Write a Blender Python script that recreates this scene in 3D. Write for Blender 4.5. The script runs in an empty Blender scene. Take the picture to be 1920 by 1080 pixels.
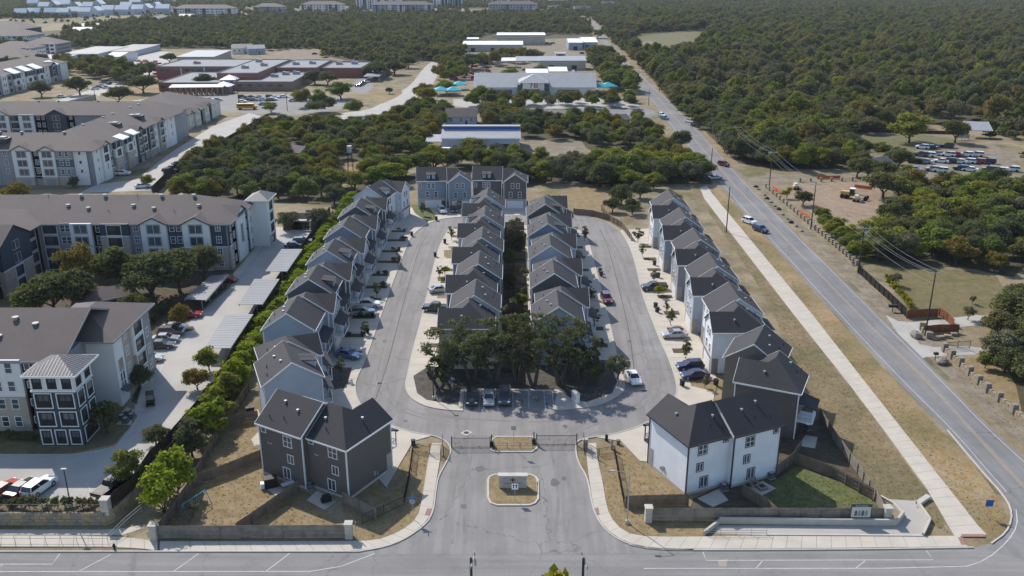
import bpy, math, random
import numpy as np
from mathutils import Vector, Matrix, Euler
from mathutils.geometry import tessellate_polygon

S = bpy.context.scene
COL = S.collection
rad = math.radians
rnd = random.Random(7)

# ------------------------------------------------------------------ camera, sky, sun, exposure
CAM_H, FPX, TILT = 68.0, 1671.0, rad(19.75)
cam_data = bpy.data.cameras.new('camera')
cam_data.sensor_width = 36.0
cam_data.lens = 36.0 * FPX / 1920.0
cam_data.clip_start = 1.0
cam_data.clip_end = 12000.0
cam = bpy.data.objects.new('camera', cam_data)
cam.location = (0, 0, CAM_H)
cam.rotation_euler = (math.pi / 2 - TILT, 0, 0)
COL.objects.link(cam)
S.camera = cam

SUN_EL = rad(41)
SUN_DIR = Vector((0.588 * math.cos(SUN_EL), -0.809 * math.cos(SUN_EL), -math.sin(SUN_EL)))   # the way the light travels
world = bpy.data.worlds.new('World')
S.world = world
world.use_nodes = True
wn = world.node_tree.nodes
sky = wn.new('ShaderNodeTexSky')
sky.sky_type = 'NISHITA'
sky.sun_disc = False
sky.sun_elevation = SUN_EL
sky.sun_rotation = math.atan2(-0.588, 0.809)
sky.air_density = 1.0
sky.dust_density = 0.6
wn['Background'].inputs['Strength'].default_value = 0.135
world.node_tree.links.new(sky.outputs['Color'], wn['Background'].inputs['Color'])
sun_data = bpy.data.lights.new('sun', 'SUN')
sun_data.energy = 3.55
sun_data.angle = rad(0.5)
sun_data.color = (1.0, 0.935, 0.85)
sun = bpy.data.objects.new('sun', sun_data)
sun.rotation_euler = SUN_DIR.to_track_quat('-Z', 'Y').to_euler()
sun.location = (0, 0, 200)
COL.objects.link(sun)
S.view_settings.view_transform = 'Standard'
S.view_settings.look = 'None'
S.view_settings.gamma = 1.0
S.view_settings.use_curve_mapping = False
S.view_settings.exposure = 0.60
S.render.engine = 'CYCLES'
cy = S.cycles
cy.max_bounces = 5
cy.diffuse_bounces = 2
cy.glossy_bounces = 2
cy.transmission_bounces = 2
cy.transparent_max_bounces = 6
cy.volume_bounces = 0
cy.use_denoising = True
cy.caustics_reflective = False
cy.caustics_refractive = False

# ------------------------------------------------------------------ where a sight line of the survey meets a level z
_ct, _st = math.cos(TILT), math.sin(TILT)
def P(px, py, z=0.0):
    u = (px - 960) / FPX
    v = (540 - py) / FPX
    d = Vector((u, _ct + v * _st, -_st + v * _ct))
    t = (z - CAM_H) / d.z
    return Vector((d.x * t, d.y * t, z))
def PX(p):
    z = p[2] - CAM_H
    Z = p[1] * _ct - z * _st
    return (960 + FPX * p[0] / Z, 540 - FPX * (p[1] * _st + z * _ct) / Z)
def chaikin(pts, n=2):
    pts = [tuple(p) for p in pts]
    for _ in range(n):
        out = [pts[0]]
        for a, b in zip(pts, pts[1:]):
            out.append((a[0] * .75 + b[0] * .25, a[1] * .75 + b[1] * .25))
            out.append((a[0] * .25 + b[0] * .75, a[1] * .25 + b[1] * .75))
        out.append(pts[-1])
        pts = out
    return pts
def G(pts, z=0.0, smooth=0):
    if smooth:
        pts = chaikin(pts, smooth)
    return [P(x, y, z).to_2d() for x, y in pts]
def inside(p, poly):
    x, y = p[0], p[1]
    c = False
    j = len(poly) - 1
    for i in range(len(poly)):
        a, b = poly[i], poly[j]
        if (a[1] > y) != (b[1] > y) and x < (b[0] - a[0]) * (y - a[1]) / (b[1] - a[1]) + a[0]:
            c = not c
        j = i
    return c

# ------------------------------------------------------------------ materials
def base_mat(name):
    m = bpy.data.materials.new(name)
    m.use_nodes = True
    nt = m.node_tree
    return m, nt, nt.nodes['Principled BSDF']
def new(nt, kind, **kw):
    n = nt.nodes.new('ShaderNode' + kind)
    for k, v in kw.items():
        if k in n.inputs:
            n.inputs[k].default_value = v
        else:
            setattr(n, k, v)
    return n
def rgb(c, k=1.0):
    return (min(1, c[0] * k), min(1, c[1] * k), min(1, c[2] * k), 1)
def noise_fac(nt, scale, detail=3.0, rough=.55, vec=None, lo=.3, hi=.7):
    geo = new(nt, 'NewGeometry') if vec is None else None
    n = new(nt, 'TexNoise')
    n.inputs['Scale'].default_value = scale
    n.inputs['Detail'].default_value = detail
    n.inputs['Roughness'].default_value = rough
    nt.links.new(geo.outputs['Position'] if vec is None else vec, n.inputs['Vector'])
    r = new(nt, 'MapRange')
    r.inputs['From Min'].default_value = lo
    r.inputs['From Max'].default_value = hi
    nt.links.new(n.outputs['Fac'], r.inputs['Value'])
    return r.outputs['Result']
def mix(nt, fac, a, b, blend='MIX'):
    m = new(nt, 'Mix', data_type='RGBA', blend_type=blend)
    for sock, v in ((m.inputs[0], fac), (m.inputs[6], a), (m.inputs[7], b)):
        if isinstance(v, (int, float)):
            sock.default_value = v
        elif isinstance(v, tuple):
            sock.default_value = v if len(v) == 4 else (*v, 1)
        else:
            nt.links.new(v, sock)
    return m.outputs[2]
def bump_from(nt, bsdf, height, strength=.4, dist=.02):
    b = new(nt, 'Bump')
    b.inputs['Strength'].default_value = strength
    b.inputs['Distance'].default_value = dist
    nt.links.new(height, b.inputs['Height'])
    nt.links.new(b.outputs['Normal'], bsdf.inputs['Normal'])
def M(name, c, rough=.75, var=.14, scale=1.2, fine=9.0, metal=0.0, spec=.3, bump=0.0, coat=0.0):
    """Plain worn surface: two sizes of noise lighten and darken the colour."""
    m, nt, b = base_mat(name)
    col = mix(nt, noise_fac(nt, scale), rgb(c, 1 - var), rgb(c, 1 + var))
    f = noise_fac(nt, fine, 2.0)
    col = mix(nt, f, mix(nt, .5, col, rgb(c, 1 - var)), col)
    nt.links.new(col, b.inputs['Base Color'])
    b.inputs['Roughness'].default_value = rough
    b.inputs['Metallic'].default_value = metal
    b.inputs['Specular IOR Level'].default_value = spec
    b.inputs['Coat Weight'].default_value = coat
    if bump:
        bump_from(nt, b, f, bump, .03)
    return m
def patchy(name, cols, scales, rough=.9, bump=.3, lohi=(.38, .62)):
    """Ground: a first colour, then each further colour laid over it in patches of its own size."""
    m, nt, b = base_mat(name)
    col = rgb(cols[0])
    for c, s in zip(cols[1:], scales):
        col = mix(nt, noise_fac(nt, s, 6.0, .65, lo=lohi[0], hi=lohi[1]), col, rgb(c))
    g = noise_fac(nt, .75, 6.0, .75, lo=.34, hi=.66)
    col = mix(nt, g, mix(nt, .30, col, (0.045, .036, .022, 1)), mix(nt, .14, col, (.42, .36, .25, 1)))
    f = noise_fac(nt, 3.2, 4.0, .7)
    col = mix(nt, f, mix(nt, .42, col, (0.03, .026, .02, 1)), col)
    nt.links.new(col, b.inputs['Base Color'])
    b.inputs['Roughness'].default_value = rough
    b.inputs['Specular IOR Level'].default_value = .15
    if bump:
        bump_from(nt, b, f, bump, .08)
    return m
def siding(name, c, pitch=.2):
    """Lapped boards: a saw-tooth of relief up the wall."""
    m, nt, b = base_mat(name)
    geo = new(nt, 'NewGeometry')
    sx = new(nt, 'SeparateXYZ')
    nt.links.new(geo.outputs['Position'], sx.inputs[0])
    d = new(nt, 'Math', operation='DIVIDE')
    d.inputs[1].default_value = pitch
    nt.links.new(sx.outputs['Z'], d.inputs[0])
    fr = new(nt, 'Math', operation='FRACT')
    nt.links.new(d.outputs[0], fr.inputs[0])
    inv = new(nt, 'Math', operation='SUBTRACT')
    inv.inputs[0].default_value = 1.0
    nt.links.new(fr.outputs[0], inv.inputs[1])
    bump_from(nt, b, inv.outputs[0], .7, .03)
    col = mix(nt, noise_fac(nt, .5), rgb(c, .93), rgb(c, 1.05))
    nt.links.new(col, b.inputs['Base Color'])
    b.inputs['Roughness'].default_value = .65
    b.inputs['Specular IOR Level'].default_value = .25
    return m
def shingle(name, c, c2):
    """Asphalt shingles: courses up the slope plus a fine mottle and broad weathering."""
    m, nt, b = base_mat(name)
    geo = new(nt, 'NewGeometry')
    mp = new(nt, 'Mapping')
    mp.inputs['Scale'].default_value = (1.6, 1.6, 6.0)
    nt.links.new(geo.outputs['Position'], mp.inputs['Vector'])
    f = noise_fac(nt, 2.6, 3.0, .8, vec=mp.outputs[0], lo=.28, hi=.72)
    col = mix(nt, f, rgb(c), rgb(c2))
    col = mix(nt, noise_fac(nt, .22, 4.0), mix(nt, .3, col, rgb(c, .6)), col)
    nt.links.new(col, b.inputs['Base Color'])
    b.inputs['Roughness'].default_value = .8
    b.inputs['Specular IOR Level'].default_value = .35
    bump_from(nt, b, f, .5, .03)
    return m
def road_mat(name, c, c2, crack=.35, along=(.9, .05, 1)):
    m, nt, b = base_mat(name)
    col = mix(nt, noise_fac(nt, .09, 5.0, .6, lo=.35, hi=.65), rgb(c), rgb(c2))
    col = mix(nt, noise_fac(nt, 6.0, 2.0), mix(nt, .18, col, (.02, .02, .02, 1)), col)
    geo = new(nt, 'NewGeometry')
    mp = new(nt, 'Mapping')
    mp.inputs['Scale'].default_value = along
    nt.links.new(geo.outputs['Position'], mp.inputs['Vector'])
    st = noise_fac(nt, 1.0, 2.0, .5, vec=mp.outputs[0], lo=.42, hi=.6)
    col = mix(nt, st, mix(nt, .16, col, (.03, .03, .03, 1)), col)
    sp = noise_fac(nt, .34, 5.0, .7, lo=.5, hi=.75)                       # stains and worn pale patches
    col = mix(nt, sp, col, mix(nt, .20, col, (.05, .048, .046, 1)))
    wp = noise_fac(nt, .05, 3.0, .5, lo=.5, hi=.68)
    col = mix(nt, wp, col, mix(nt, .15, col, (.42, .39, .36, 1)))
    v = new(nt, 'TexVoronoi', feature='DISTANCE_TO_EDGE')
    v.inputs['Scale'].default_value = .07
    nz = new(nt, 'TexNoise')
    nz.inputs['Scale'].default_value = .8
    nt.links.new(geo.outputs['Position'], nz.inputs['Vector'])
    wob = new(nt, 'VectorMath', operation='MULTIPLY_ADD')
    wob.inputs[1].default_value = (2.2, 2.2, 0)
    nt.links.new(nz.outputs['Color'], wob.inputs[0])
    nt.links.new(geo.outputs['Position'], wob.inputs[2])
    nt.links.new(wob.outputs[0], v.inputs['Vector'])
    cr = new(nt, 'MapRange')
    cr.inputs['From Min'].default_value = .002
    cr.inputs['From Max'].default_value = .007
    nt.links.new(v.outputs['Distance'], cr.inputs['Value'])
    col = mix(nt, cr.outputs[0], mix(nt, crack, col, (.03, .03, .032, 1)), col)
    nt.links.new(col, b.inputs['Base Color'])
    b.inputs['Roughness'].default_value = .85
    b.inputs['Specular IOR Level'].default_value = .25
    return m
def leaf_mat(name, cols, trans=.38):
    """Foliage: hue by plant, brightness by leaf clump, light passing through."""
    m = bpy.data.materials.new(name)
    m.use_nodes = True
    nt = m.node_tree
    nt.nodes.remove(nt.nodes['Principled BSDF'])
    out = nt.nodes['Material Output']
    oi = new(nt, 'ObjectInfo')
    ramp = new(nt, 'ValToRGB')
    ramp.color_ramp.interpolation = 'LINEAR'
    el = ramp.color_ramp.elements
    while len(el) < len(cols):
        el.new(.5)
    for i, c in enumerate(cols):
        el[i].position = i / max(1, len(cols) - 1)
        el[i].color = rgb(c)
    nt.links.new(oi.outputs['Random'], ramp.inputs[0])
    geo = new(nt, 'NewGeometry')
    mr = new(nt, 'MapRange')
    mr.inputs['To Min'].default_value = .62
    mr.inputs['To Max'].default_value = 1.38
    nt.links.new(geo.outputs['Random Per Island'], mr.inputs['Value'])
    hsv = new(nt, 'HueSaturation')
    pn = new(nt, 'TexNoise')
    pn.inputs['Scale'].default_value = .018
    pn.inputs['Detail'].default_value = 3.0
    nt.links.new(geo.outputs['Position'], pn.inputs['Vector'])
    pr = new(nt, 'MapRange')
    pr.inputs['From Min'].default_value = .35
    pr.inputs['From Max'].default_value = .65
    nt.links.new(pn.outputs['Fac'], pr.inputs['Value'])
    tint = mix(nt, pr.outputs[0], mix(nt, 1.0, ramp.outputs[0], (.66, .74, .76, 1), 'MULTIPLY'), mix(nt, 1.0, ramp.outputs[0], (1.0, .97, .80, 1), 'MULTIPLY'))
    nt.links.new(tint, hsv.inputs['Color'])
    nt.links.new(mr.outputs[0], hsv.inputs['Value'])
    d = new(nt, 'BsdfDiffuse')
    t = new(nt, 'BsdfTranslucent')
    nt.links.new(hsv.outputs[0], d.inputs['Color'])
    nt.links.new(mix(nt, .5, hsv.outputs[0], (.12, .15, .02, 1)), t.inputs['Color'])
    mx = new(nt, 'MixShader')
    mx.inputs[0].default_value = trans
    nt.links.new(d.outputs[0], mx.inputs[1])
    nt.links.new(t.outputs[0], mx.inputs[2])
    nt.links.new(mx.outputs[0], out.inputs['Surface'])
    return m
def glass_mat(name, c=(.025, .032, .04), rough=.06):
    m, nt, b = base_mat(name)
    oi = new(nt, 'ObjectInfo')
    col = mix(nt, oi.outputs['Random'], rgb(c), rgb(c, 2.4))
    nt.links.new(col, b.inputs['Base Color'])
    b.inputs['Roughness'].default_value = rough
    b.inputs['Specular IOR Level'].default_value = .55
    return m
def paint(name, c, rough=.28, metal=.0):
    m, nt, b = base_mat(name)
    b.inputs['Base Color'].default_value = rgb(c)
    b.inputs['Roughness'].default_value = rough
    b.inputs['Metallic'].default_value = metal
    b.inputs['Coat Weight'].default_value = .6
    b.inputs['Coat Roughness'].default_value = .06
    return m
def masonry(name, c, c2, mortar, w, h):
    m, nt, b = base_mat(name)
    geo = new(nt, 'NewGeometry')
    sx = new(nt, 'SeparateXYZ')
    nt.links.new(geo.outputs['Position'], sx.inputs[0])
    ad = new(nt, 'Math', operation='ADD')
    nt.links.new(sx.outputs['X'], ad.inputs[0])
    nt.links.new(sx.outputs['Y'], ad.inputs[1])
    cb = new(nt, 'CombineXYZ')
    nt.links.new(ad.outputs[0], cb.inputs['X'])
    nt.links.new(sx.outputs['Z'], cb.inputs['Y'])
    br = new(nt, 'TexBrick')
    br.inputs['Color1'].default_value = rgb(c)
    br.inputs['Color2'].default_value = rgb(c2)
    br.inputs['Mortar'].default_value = rgb(mortar)
    br.inputs['Scale'].default_value = 1.0
    br.inputs['Brick Width'].default_value = w
    br.inputs['Row Height'].default_value = h
    br.inputs['Mortar Size'].default_value = .02
    nt.links.new(cb.outputs[0], br.inputs['Vector'])
    col = mix(nt, noise_fac(nt, .8), mix(nt, .25, br.outputs['Color'], rgb(c, .6)), br.outputs['Color'])
    nt.links.new(col, b.inputs['Base Color'])
    b.inputs['Roughness'].default_value = .85
    b.inputs['Specular IOR Level'].default_value = .2
    bump_from(nt, b, br.outputs['Fac'], -.4, .03)
    return m

MT = {}
MT['ground'] = patchy('dry_grass_soil', [(.32, .24, .135), (.25, .17, .075), (.13, .12, .052), (.37, .30, .2)], [.06, .021, .11])
MT['verge'] = patchy('golden_verge', [(.40, .265, .115), (.34, .205, .07), (.44, .335, .21), (.21, .17, .07)], [.14, .4, .05])
MT['bank'] = patchy('brown_bank', [(.30, .21, .115), (.235, .155, .08), (.34, .255, .15), (.17, .145, .065)], [.2, .5, .07])
MT['lawn'] = patchy('mown_lawn', [(.17, .15, .062), (.10, .125, .035), (.23, .17, .08)], [.1, .3])
MT['dry_lawn'] = patchy('dry_lawn', [(.31, .215, .10), (.225, .17, .07), (.35, .26, .145)], [.2, .5])
MT['green_lawn'] = patchy('green_lawn', [(.115, .15, .04), (.18, .175, .06), (.09, .125, .03)], [.3, .8])
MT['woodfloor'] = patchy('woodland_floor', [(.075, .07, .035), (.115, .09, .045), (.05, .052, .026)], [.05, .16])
MT['meadow'] = patchy('rough_meadow', [(.20, .185, .075), (.25, .205, .11), (.12, .13, .05)], [.05, .2])
MT['mulch'] = patchy('dark_mulch', [(.058, .056, .053), (.095, .092, .088)], [.8])
MT['bed'] = patchy('bed_soil', [(.055, .045, .035), (.11, .085, .055)], [1.0])
MT['gravel'] = patchy('tan_gravel', [(.33, .25, .16), (.24, .18, .11)], [1.5])
MT['dirt'] = patchy('graded_dirt', [(.36, .25, .17), (.30, .205, .135), (.40, .295, .21)], [.05, .3])
MT['yarddirt'] = patchy('pale_dirt', [(.36, .31, .25), (.30, .25, .19), (.22, .18, .12)], [.06, .2])
MT['asphalt'] = road_mat('aged_asphalt', (.232, .219, .208), (.268, .254, .242))
MT['asphalt2'] = road_mat('street_asphalt', (.222, .212, .204), (.25, .24, .232), .22, (.05, .9, 1))
MT['mainroad'] = road_mat('main_road_asphalt', (.196, .192, .19), (.226, .221, .218), .3)
MT['concrete'] = M('concrete_paving', (.46, .415, .35), .85, .1, .35, 5.0)
MT['concrete2'] = M('lot_concrete', (.37, .35, .32), .85, .12, .15, 4.0)
MT['kerb'] = M('kerb_concrete', (.45, .42, .37), .85, .1, .8, 6.0)
MT['paintline'] = M('worn_road_paint', (.50, .49, .47), .7, .2, .9, 5.0)
MT['yellowline'] = M('worn_yellow_paint', (.36, .27, .16), .7, .2, .9, 5.0)
MT['redpad'] = M('red_ramp_pad', (.27, .15, .13), .8, .1)
MT['roof'] = shingle('charcoal_shingle', (.023, .022, .026), (.049, .047, .053))
MT['aptroof'] = shingle('brown_grey_shingle', (.088, .070, .066), (.128, .105, .099))
MT['white_trim'] = M('white_trim', (.68, .69, .70), .55, .05)
MT['dark_trim'] = M('dark_trim', (.05, .05, .055), .55, .05)
MT['stone_base'] = masonry('pale_stone_base', (.42, .39, .35), (.34, .31, .27), (.40, .38, .34), .5, .22)
MT['brick_base'] = masonry('brown_brick_base', (.20, .15, .125), (.26, .20, .17), (.33, .30, .27), .3, .12)
MT['limestone'] = masonry('white_limestone', (.52, .49, .44), (.44, .41, .36), (.48, .46, .42), .55, .25)
MT['glass'] = glass_mat('window_glass', (.04, .048, .056), .05)
MT['carglass'] = glass_mat('car_glass', (.012, .014, .017), .04)
for k, c in dict(paleblue=(.40, .445, .50), greyblue=(.20, .245, .30), white=(.66, .68, .71), charcoal=(.118, .104, .097), olive=(.17, .155, .125),
                 slate=(.105, .115, .13), cream=(.55, .53, .47), midgrey=(.27, .275, .285), bluegrey=(.285, .335, .39)).items():
    MT[k] = siding(k + '_siding', c)
MT['aptwhite'] = M('white_stucco', (.66, .66, .645), .8, .06, .4)
MT['aptgrey'] = M('grey_siding_board', (.245, .25, .27), .75, .06, .4)
MT['aptnavy'] = M('dark_blue_siding', (.042, .056, .075), .7, .06, .4)
MT['aptteal'] = M('teal_panel', (.07, .12, .125), .7, .06, .4)
MT['aptbeige'] = masonry('beige_stone', (.42, .37, .31), (.36, .31, .26), (.4, .36, .31), .6, .25)
MT['dark_panel'] = M('flat_dark', (.035, .035, .038), .9, .1)  # near-black; on balconies and patios it paints in the shade of a hollow
MT['metalroof'] = M('standing_seam_metal', (.105, .100, .102), .5, .08, .6, 5, metal=.1)
MT['greymetal'] = M('pale_metal_roof', (.31, .315, .325), .55, .08, .3, 4)
MT['carport'] = M('grey_carport_sheet', (.19, .195, .205), .5, .08, .4, 4)
MT['whitemetal'] = M('white_roof_sheet', (.78, .78, .77), .5, .05, .3)
MT['steel'] = M('galvanised_steel', (.42, .43, .45), .4, .1, metal=.6)
MT['black_iron'] = M('black_iron', (.02, .02, .022), .5, .1)
MT['black_plastic'] = M('black_plastic', (.018, .018, .02), .5, .15)
MT['fencewood'] = M('weathered_cedar', (.19, .148, .112), .85, .3, .9, 7.0)
MT['fencewood2'] = M('grey_weathered_cedar', (.235, .205, .172), .85, .3, .9, 7.0)
MT['redfence'] = M('red_stained_fence', (.20, .075, .035), .8, .25, .9, 7.0)
MT['polewood'] = M('creosoted_pole', (.055, .040, .032), .9, .2, 2.0)
MT['rubber'] = M('tyre_rubber', (.015, .015, .016), .85, .1)
MT['rim'] = M('alloy_rim', (.45, .46, .48), .35, .05, metal=.7)
MT['brick'] = masonry('red_school_brick', (.30, .095, .07), (.26, .08, .06), (.27, .15, .12), .5, .2)
MT['brick2'] = masonry('tan_school_brick', (.26, .17, .135), (.22, .14, .11), (.3, .22, .18), .5, .2)
MT['flatroof'] = M('grey_membrane_roof', (.21, .215, .225), .8, .08, .1)
MT['tan_sheet'] = M('tan_sheet_wall', (.40, .36, .30), .7, .08, .2)
MT['teal_cloth'] = M('turquoise_shade_cloth', (.02, .34, .42), .6, .08)
MT['bark'] = M('oak_bark', (.085, .07, .058), .95, .25, 2.0)
MT['stone'] = M('rough_limestone', (.25, .225, .185), .9, .25, 1.5, 6.0)
MT['stone2'] = M('tan_retaining_stone', (.34, .265, .17), .9, .25, 1.2, 6.0)
MT['signblue'] = M('blue_sign', (.02, .10, .35), .5, .05)
MT['signwhite'] = M('white_sign', (.75, .75, .74), .5, .04)
MT['red'] = M('red_paint', (.42, .03, .03), .5, .08)
MT['orange'] = M('orange_mesh', (.55, .13, .04), .7, .12)
MT['machineyellow'] = M('machine_yellow', (.50, .33, .12), .5, .1)
MT['schoolbus'] = M('bus_yellow', (.55, .26, .03), .45, .06)
MT['headlamp'] = glass_mat('lamp_glass', (.5, .5, .5), .1)
MT['taillamp'] = glass_mat('tail_glass', (.25, .01, .01), .1)
MT['oakleaf'] = leaf_mat('oak_leaves', [(0.1297, 0.1323, 0.0700), (0.1608, 0.1643, 0.0793), (0.1245, 0.1370, 0.0840), (0.1868, 0.1689, 0.0933)])
MT['liveoak'] = leaf_mat('live_oak_leaves', [(0.1495, 0.1550, 0.0874), (0.1755, 0.1761, 0.1008)], .42)
MT['brightleaf'] = leaf_mat('bright_leaves', [(0.2499, 0.2722, 0.0562), (0.3152, 0.3024, 0.0648), (0.1848, 0.2419, 0.0605), (0.2608, 0.2621, 0.0864)], .38)
MT['hedgeleaf'] = leaf_mat('hedge_leaves', [(0.2688, 0.2322, 0.0700), (0.2728, 0.3475, 0.0383), (0.3313, 0.3758, 0.0434), (0.2435, 0.3195, 0.0522)], .38)
MT['rustleaf'] = leaf_mat('autumn_leaves', [(0.2415, 0.1836, 0.0569), (0.2897, 0.2028, 0.0569), (0.2028, 0.1836, 0.0664)], .35)
MT['greyleaf'] = leaf_mat('grey_leaves', [(0.1945, 0.1855, 0.1222), (0.2288, 0.2008, 0.1478), (0.1647, 0.1703, 0.0986)], .25)
MT['yellowleaf'] = leaf_mat('yellow_leaves', [(0.3120, 0.3120, 0.0180), (0.3600, 0.3240, 0.0240)], .4)
MT['forest'] = leaf_mat('forest_leaves', [(0.1137, 0.1276, 0.0679), (0.1453, 0.1530, 0.0735), (0.1897, 0.1735, 0.0848), (0.1327, 0.1428, 0.0904), (0.2466, 0.2041, 0.0904), (0.1581, 0.1581, 0.0962), (0.2275, 0.1786, 0.1469), (0.1739, 0.1735, 0.0848)])
MT['forest_light'] = leaf_mat('forest_light_leaves', [(0.2473, 0.2370, 0.0662), (0.2102, 0.1855, 0.1214), (0.2720, 0.1855, 0.0883), (0.1855, 0.1958, 0.0773), (0.2226, 0.2061, 0.1325)])

# ------------------------------------------------------------------ mesh and object helpers
class MB:
    def __init__(s):
        s.v = []; s.f = []; s.m = []
    def add(s, vs, fs, mi=0):
        o = len(s.v)
        s.v += [tuple(p) for p in vs]
        s.f += [tuple(i + o for i in f) for f in fs]
        s.m += [mi] * len(fs)
        return s
    def box(s, x0, y0, z0, x1, y1, z1, mi=0):
        vs = [(x0, y0, z0), (x1, y0, z0), (x1, y1, z0), (x0, y1, z0), (x0, y0, z1), (x1, y0, z1), (x1, y1, z1), (x0, y1, z1)]
        return s.add(vs, [(3, 2, 1, 0), (4, 5, 6, 7), (0, 1, 5, 4), (1, 2, 6, 5), (2, 3, 7, 6), (3, 0, 4, 7)], mi)
    def obox(s, a, b, w, z0, z1, mi=0):
        """A box of width w along the line a-b."""
        a = Vector(a[:2]); b = Vector(b[:2])
        n = (b - a).normalized().orthogonal() * (w / 2)
        q = [a - n, b - n, b + n, a + n]
        return s.prism(q, z0, z1, mi)
    def prism(s, poly, z0, z1, mi=0, mi_side=None):
        n = len(poly)
        zz0 = z0 if isinstance(z0, (list, tuple)) else [z0] * n
        zz1 = z1 if isinstance(z1, (list, tuple)) else [z1] * n
        o = len(s.v)
        s.v += [(p[0], p[1], z) for p, z in zip(poly, zz0)] + [(p[0], p[1], z) for p, z in zip(poly, zz1)]
        tri = tessellate_polygon([[Vector((p[0], p[1], 0)) for p in poly]])
        for t in tri:
            s.f.append(tuple(o + n + i for i in t)); s.m.append(mi)
            s.f.append(tuple(o + i for i in reversed(t))); s.m.append(mi)
        for i in range(n):
            j = (i + 1) % n
            s.f.append((o + i, o + j, o + n + j, o + n + i)); s.m.append(mi if mi_side is None else mi_side)
        return s
    def sheet(s, poly, z, mi=0):
        o = len(s.v)
        s.v += [(p[0], p[1], z) for p in poly]
        for t in tessellate_polygon([[Vector((p[0], p[1], 0)) for p in poly]]):
            s.f.append(tuple(o + i for i in t)); s.m.append(mi)
        return s
    def tube(s, a, b, r, n=6, r2=None, mi=0, cap=True):
        a = Vector(a); b = Vector(b)
        r2 = r if r2 is None else r2
        d = (b - a).normalized()
        u = d.orthogonal().normalized(); w = d.cross(u)
        vs = []
        for c, q in ((a, r), (b, r2)):
            for k in range(n):
                t = 2 * math.pi * k / n
                vs.append(c + (u * math.cos(t) + w * math.sin(t)) * q)
        fs = [(k, (k + 1) % n, n + (k + 1) % n, n + k) for k in range(n)]
        if cap:
            fs += [tuple(range(n))[::-1], tuple(range(n, 2 * n))]
        return s.add(vs, fs, mi)
    def path(s, pts, r, n=5, mi=0):
        for a, b in zip(pts, pts[1:]):
            s.tube(a, b, r, n, mi=mi)
        return s
    def wheel(s, c, r, w, n=14, mi=0):
        return s.tube((c[0], c[1] - w / 2, c[2]), (c[0], c[1] + w / 2, c[2]), r, n, mi=mi)
    def mesh(s, name, mats):
        me = bpy.data.meshes.new(name)
        me.from_pydata(s.v, [], s.f)
        for m in (mats if isinstance(mats, (list, tuple)) else [mats]):
            me.materials.append(MT[m] if isinstance(m, str) else m)
        if any(s.m):
            me.polygons.foreach_set('material_index', s.m)
        me.update()
        return me
    def build(s, name, mats, parent=None, loc=None, rz=0.0):
        return put(s.mesh(name, mats), name, parent, loc, rz)
def put(me, name, parent=None, loc=None, rz=0.0, scale=None):
    o = bpy.data.objects.new(name, me)
    COL.objects.link(o)
    if parent is not None:
        o.parent = parent
    if loc is not None:
        o.location = loc
    if rz:
        o.rotation_euler = (0, 0, rz)
    if scale is not None:
        o.scale = scale if isinstance(scale, (tuple, list, Vector)) else (scale,) * 3
    return o
def tag(o, label=None, cat=None, group=None, kind=None):
    if label: o['label'] = label
    if cat: o['category'] = cat
    if group: o['group'] = group
    if kind: o['kind'] = kind
    return o
def thing(name, label, cat, loc=(0, 0, 0), rz=0.0, group=None):
    o = bpy.data.objects.new(name, None)
    o.empty_display_size = .3
    COL.objects.link(o)
    o.location = loc
    o.rotation_euler = (0, 0, rz)
    return tag(o, label, cat, group)
def struct(o):
    o['kind'] = 'structure'
    return o
def dup(root, loc=None, rz=None, label=None, group=None, scale=None):
    """A copy of a thing with its parts and sub-parts; mesh data is shared."""
    def one(src, par):
        c = src.copy()
        COL.objects.link(c)
        c.parent = par
        for ch in KIDS.get(src.name) or src.children:
            one(ch, c)
        return c
    r = one(root, None)
    if loc is not None: r.location = loc
    if rz is not None: r.rotation_euler = (0, 0, rz)
    if scale is not None: r.scale = (scale,) * 3
    if label: r['label'] = label
    if group: r['group'] = group
    return r
KIDS = {}
def remember(root):
    """Children lists are slow to look up in a large scene: keep them for the things that get copied."""
    KIDS[root.name] = list(root.children)
    for c in KIDS[root.name]:
        KIDS[c.name] = list(c.children)
    return root
# ------------------------------------------------------------------ the ground and everything laid on it
def sheet(name, poly, z, mat):
    return struct(MB().sheet(poly, z).build(name, mat))
def slab(name, poly, z0, z1, mat, side='kerb'):
    b = MB().prism(poly, z0, z1, 0, 1)
    return struct(b.build(name, [mat, side]))
def strip(name, pts, w, z, mat, parent=None):
    """A painted line: a flat ribbon of width w along points."""
    pts = [Vector(p[:2]) for p in pts]
    L = []; R = []
    for i, p in enumerate(pts):
        a = pts[max(0, i - 1)]; b = pts[min(len(pts) - 1, i + 1)]
        n = (b - a).normalized().orthogonal() * (w / 2)
        L.append(p + n); R.append(p - n)
    m = MB()
    for i in range(len(pts) - 1):
        m.add([(*L[i], z), (*L[i + 1], z), (*R[i + 1], z), (*R[i], z)], [(0, 1, 2, 3)])
    o = m.build(name, mat, parent)
    return struct(o) if parent is None else o
def kerbline(name, pts, w=.18, h=.14, z=0.0, mat='kerb'):
    m = MB()
    pts = [Vector(p[:2]) for p in pts]
    L = []; R = []
    for i, p in enumerate(pts):
        a = pts[max(0, i - 1)]; b = pts[min(len(pts) - 1, i + 1)]
        n = (b - a).normalized().orthogonal() * (w / 2)
        L.append(p + n); R.append(p - n)
    for i in range(len(pts) - 1):
        m.prism([L[i], L[i + 1], R[i + 1], R[i]], z, z + h)
    return struct(m.build(name, mat))
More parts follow.
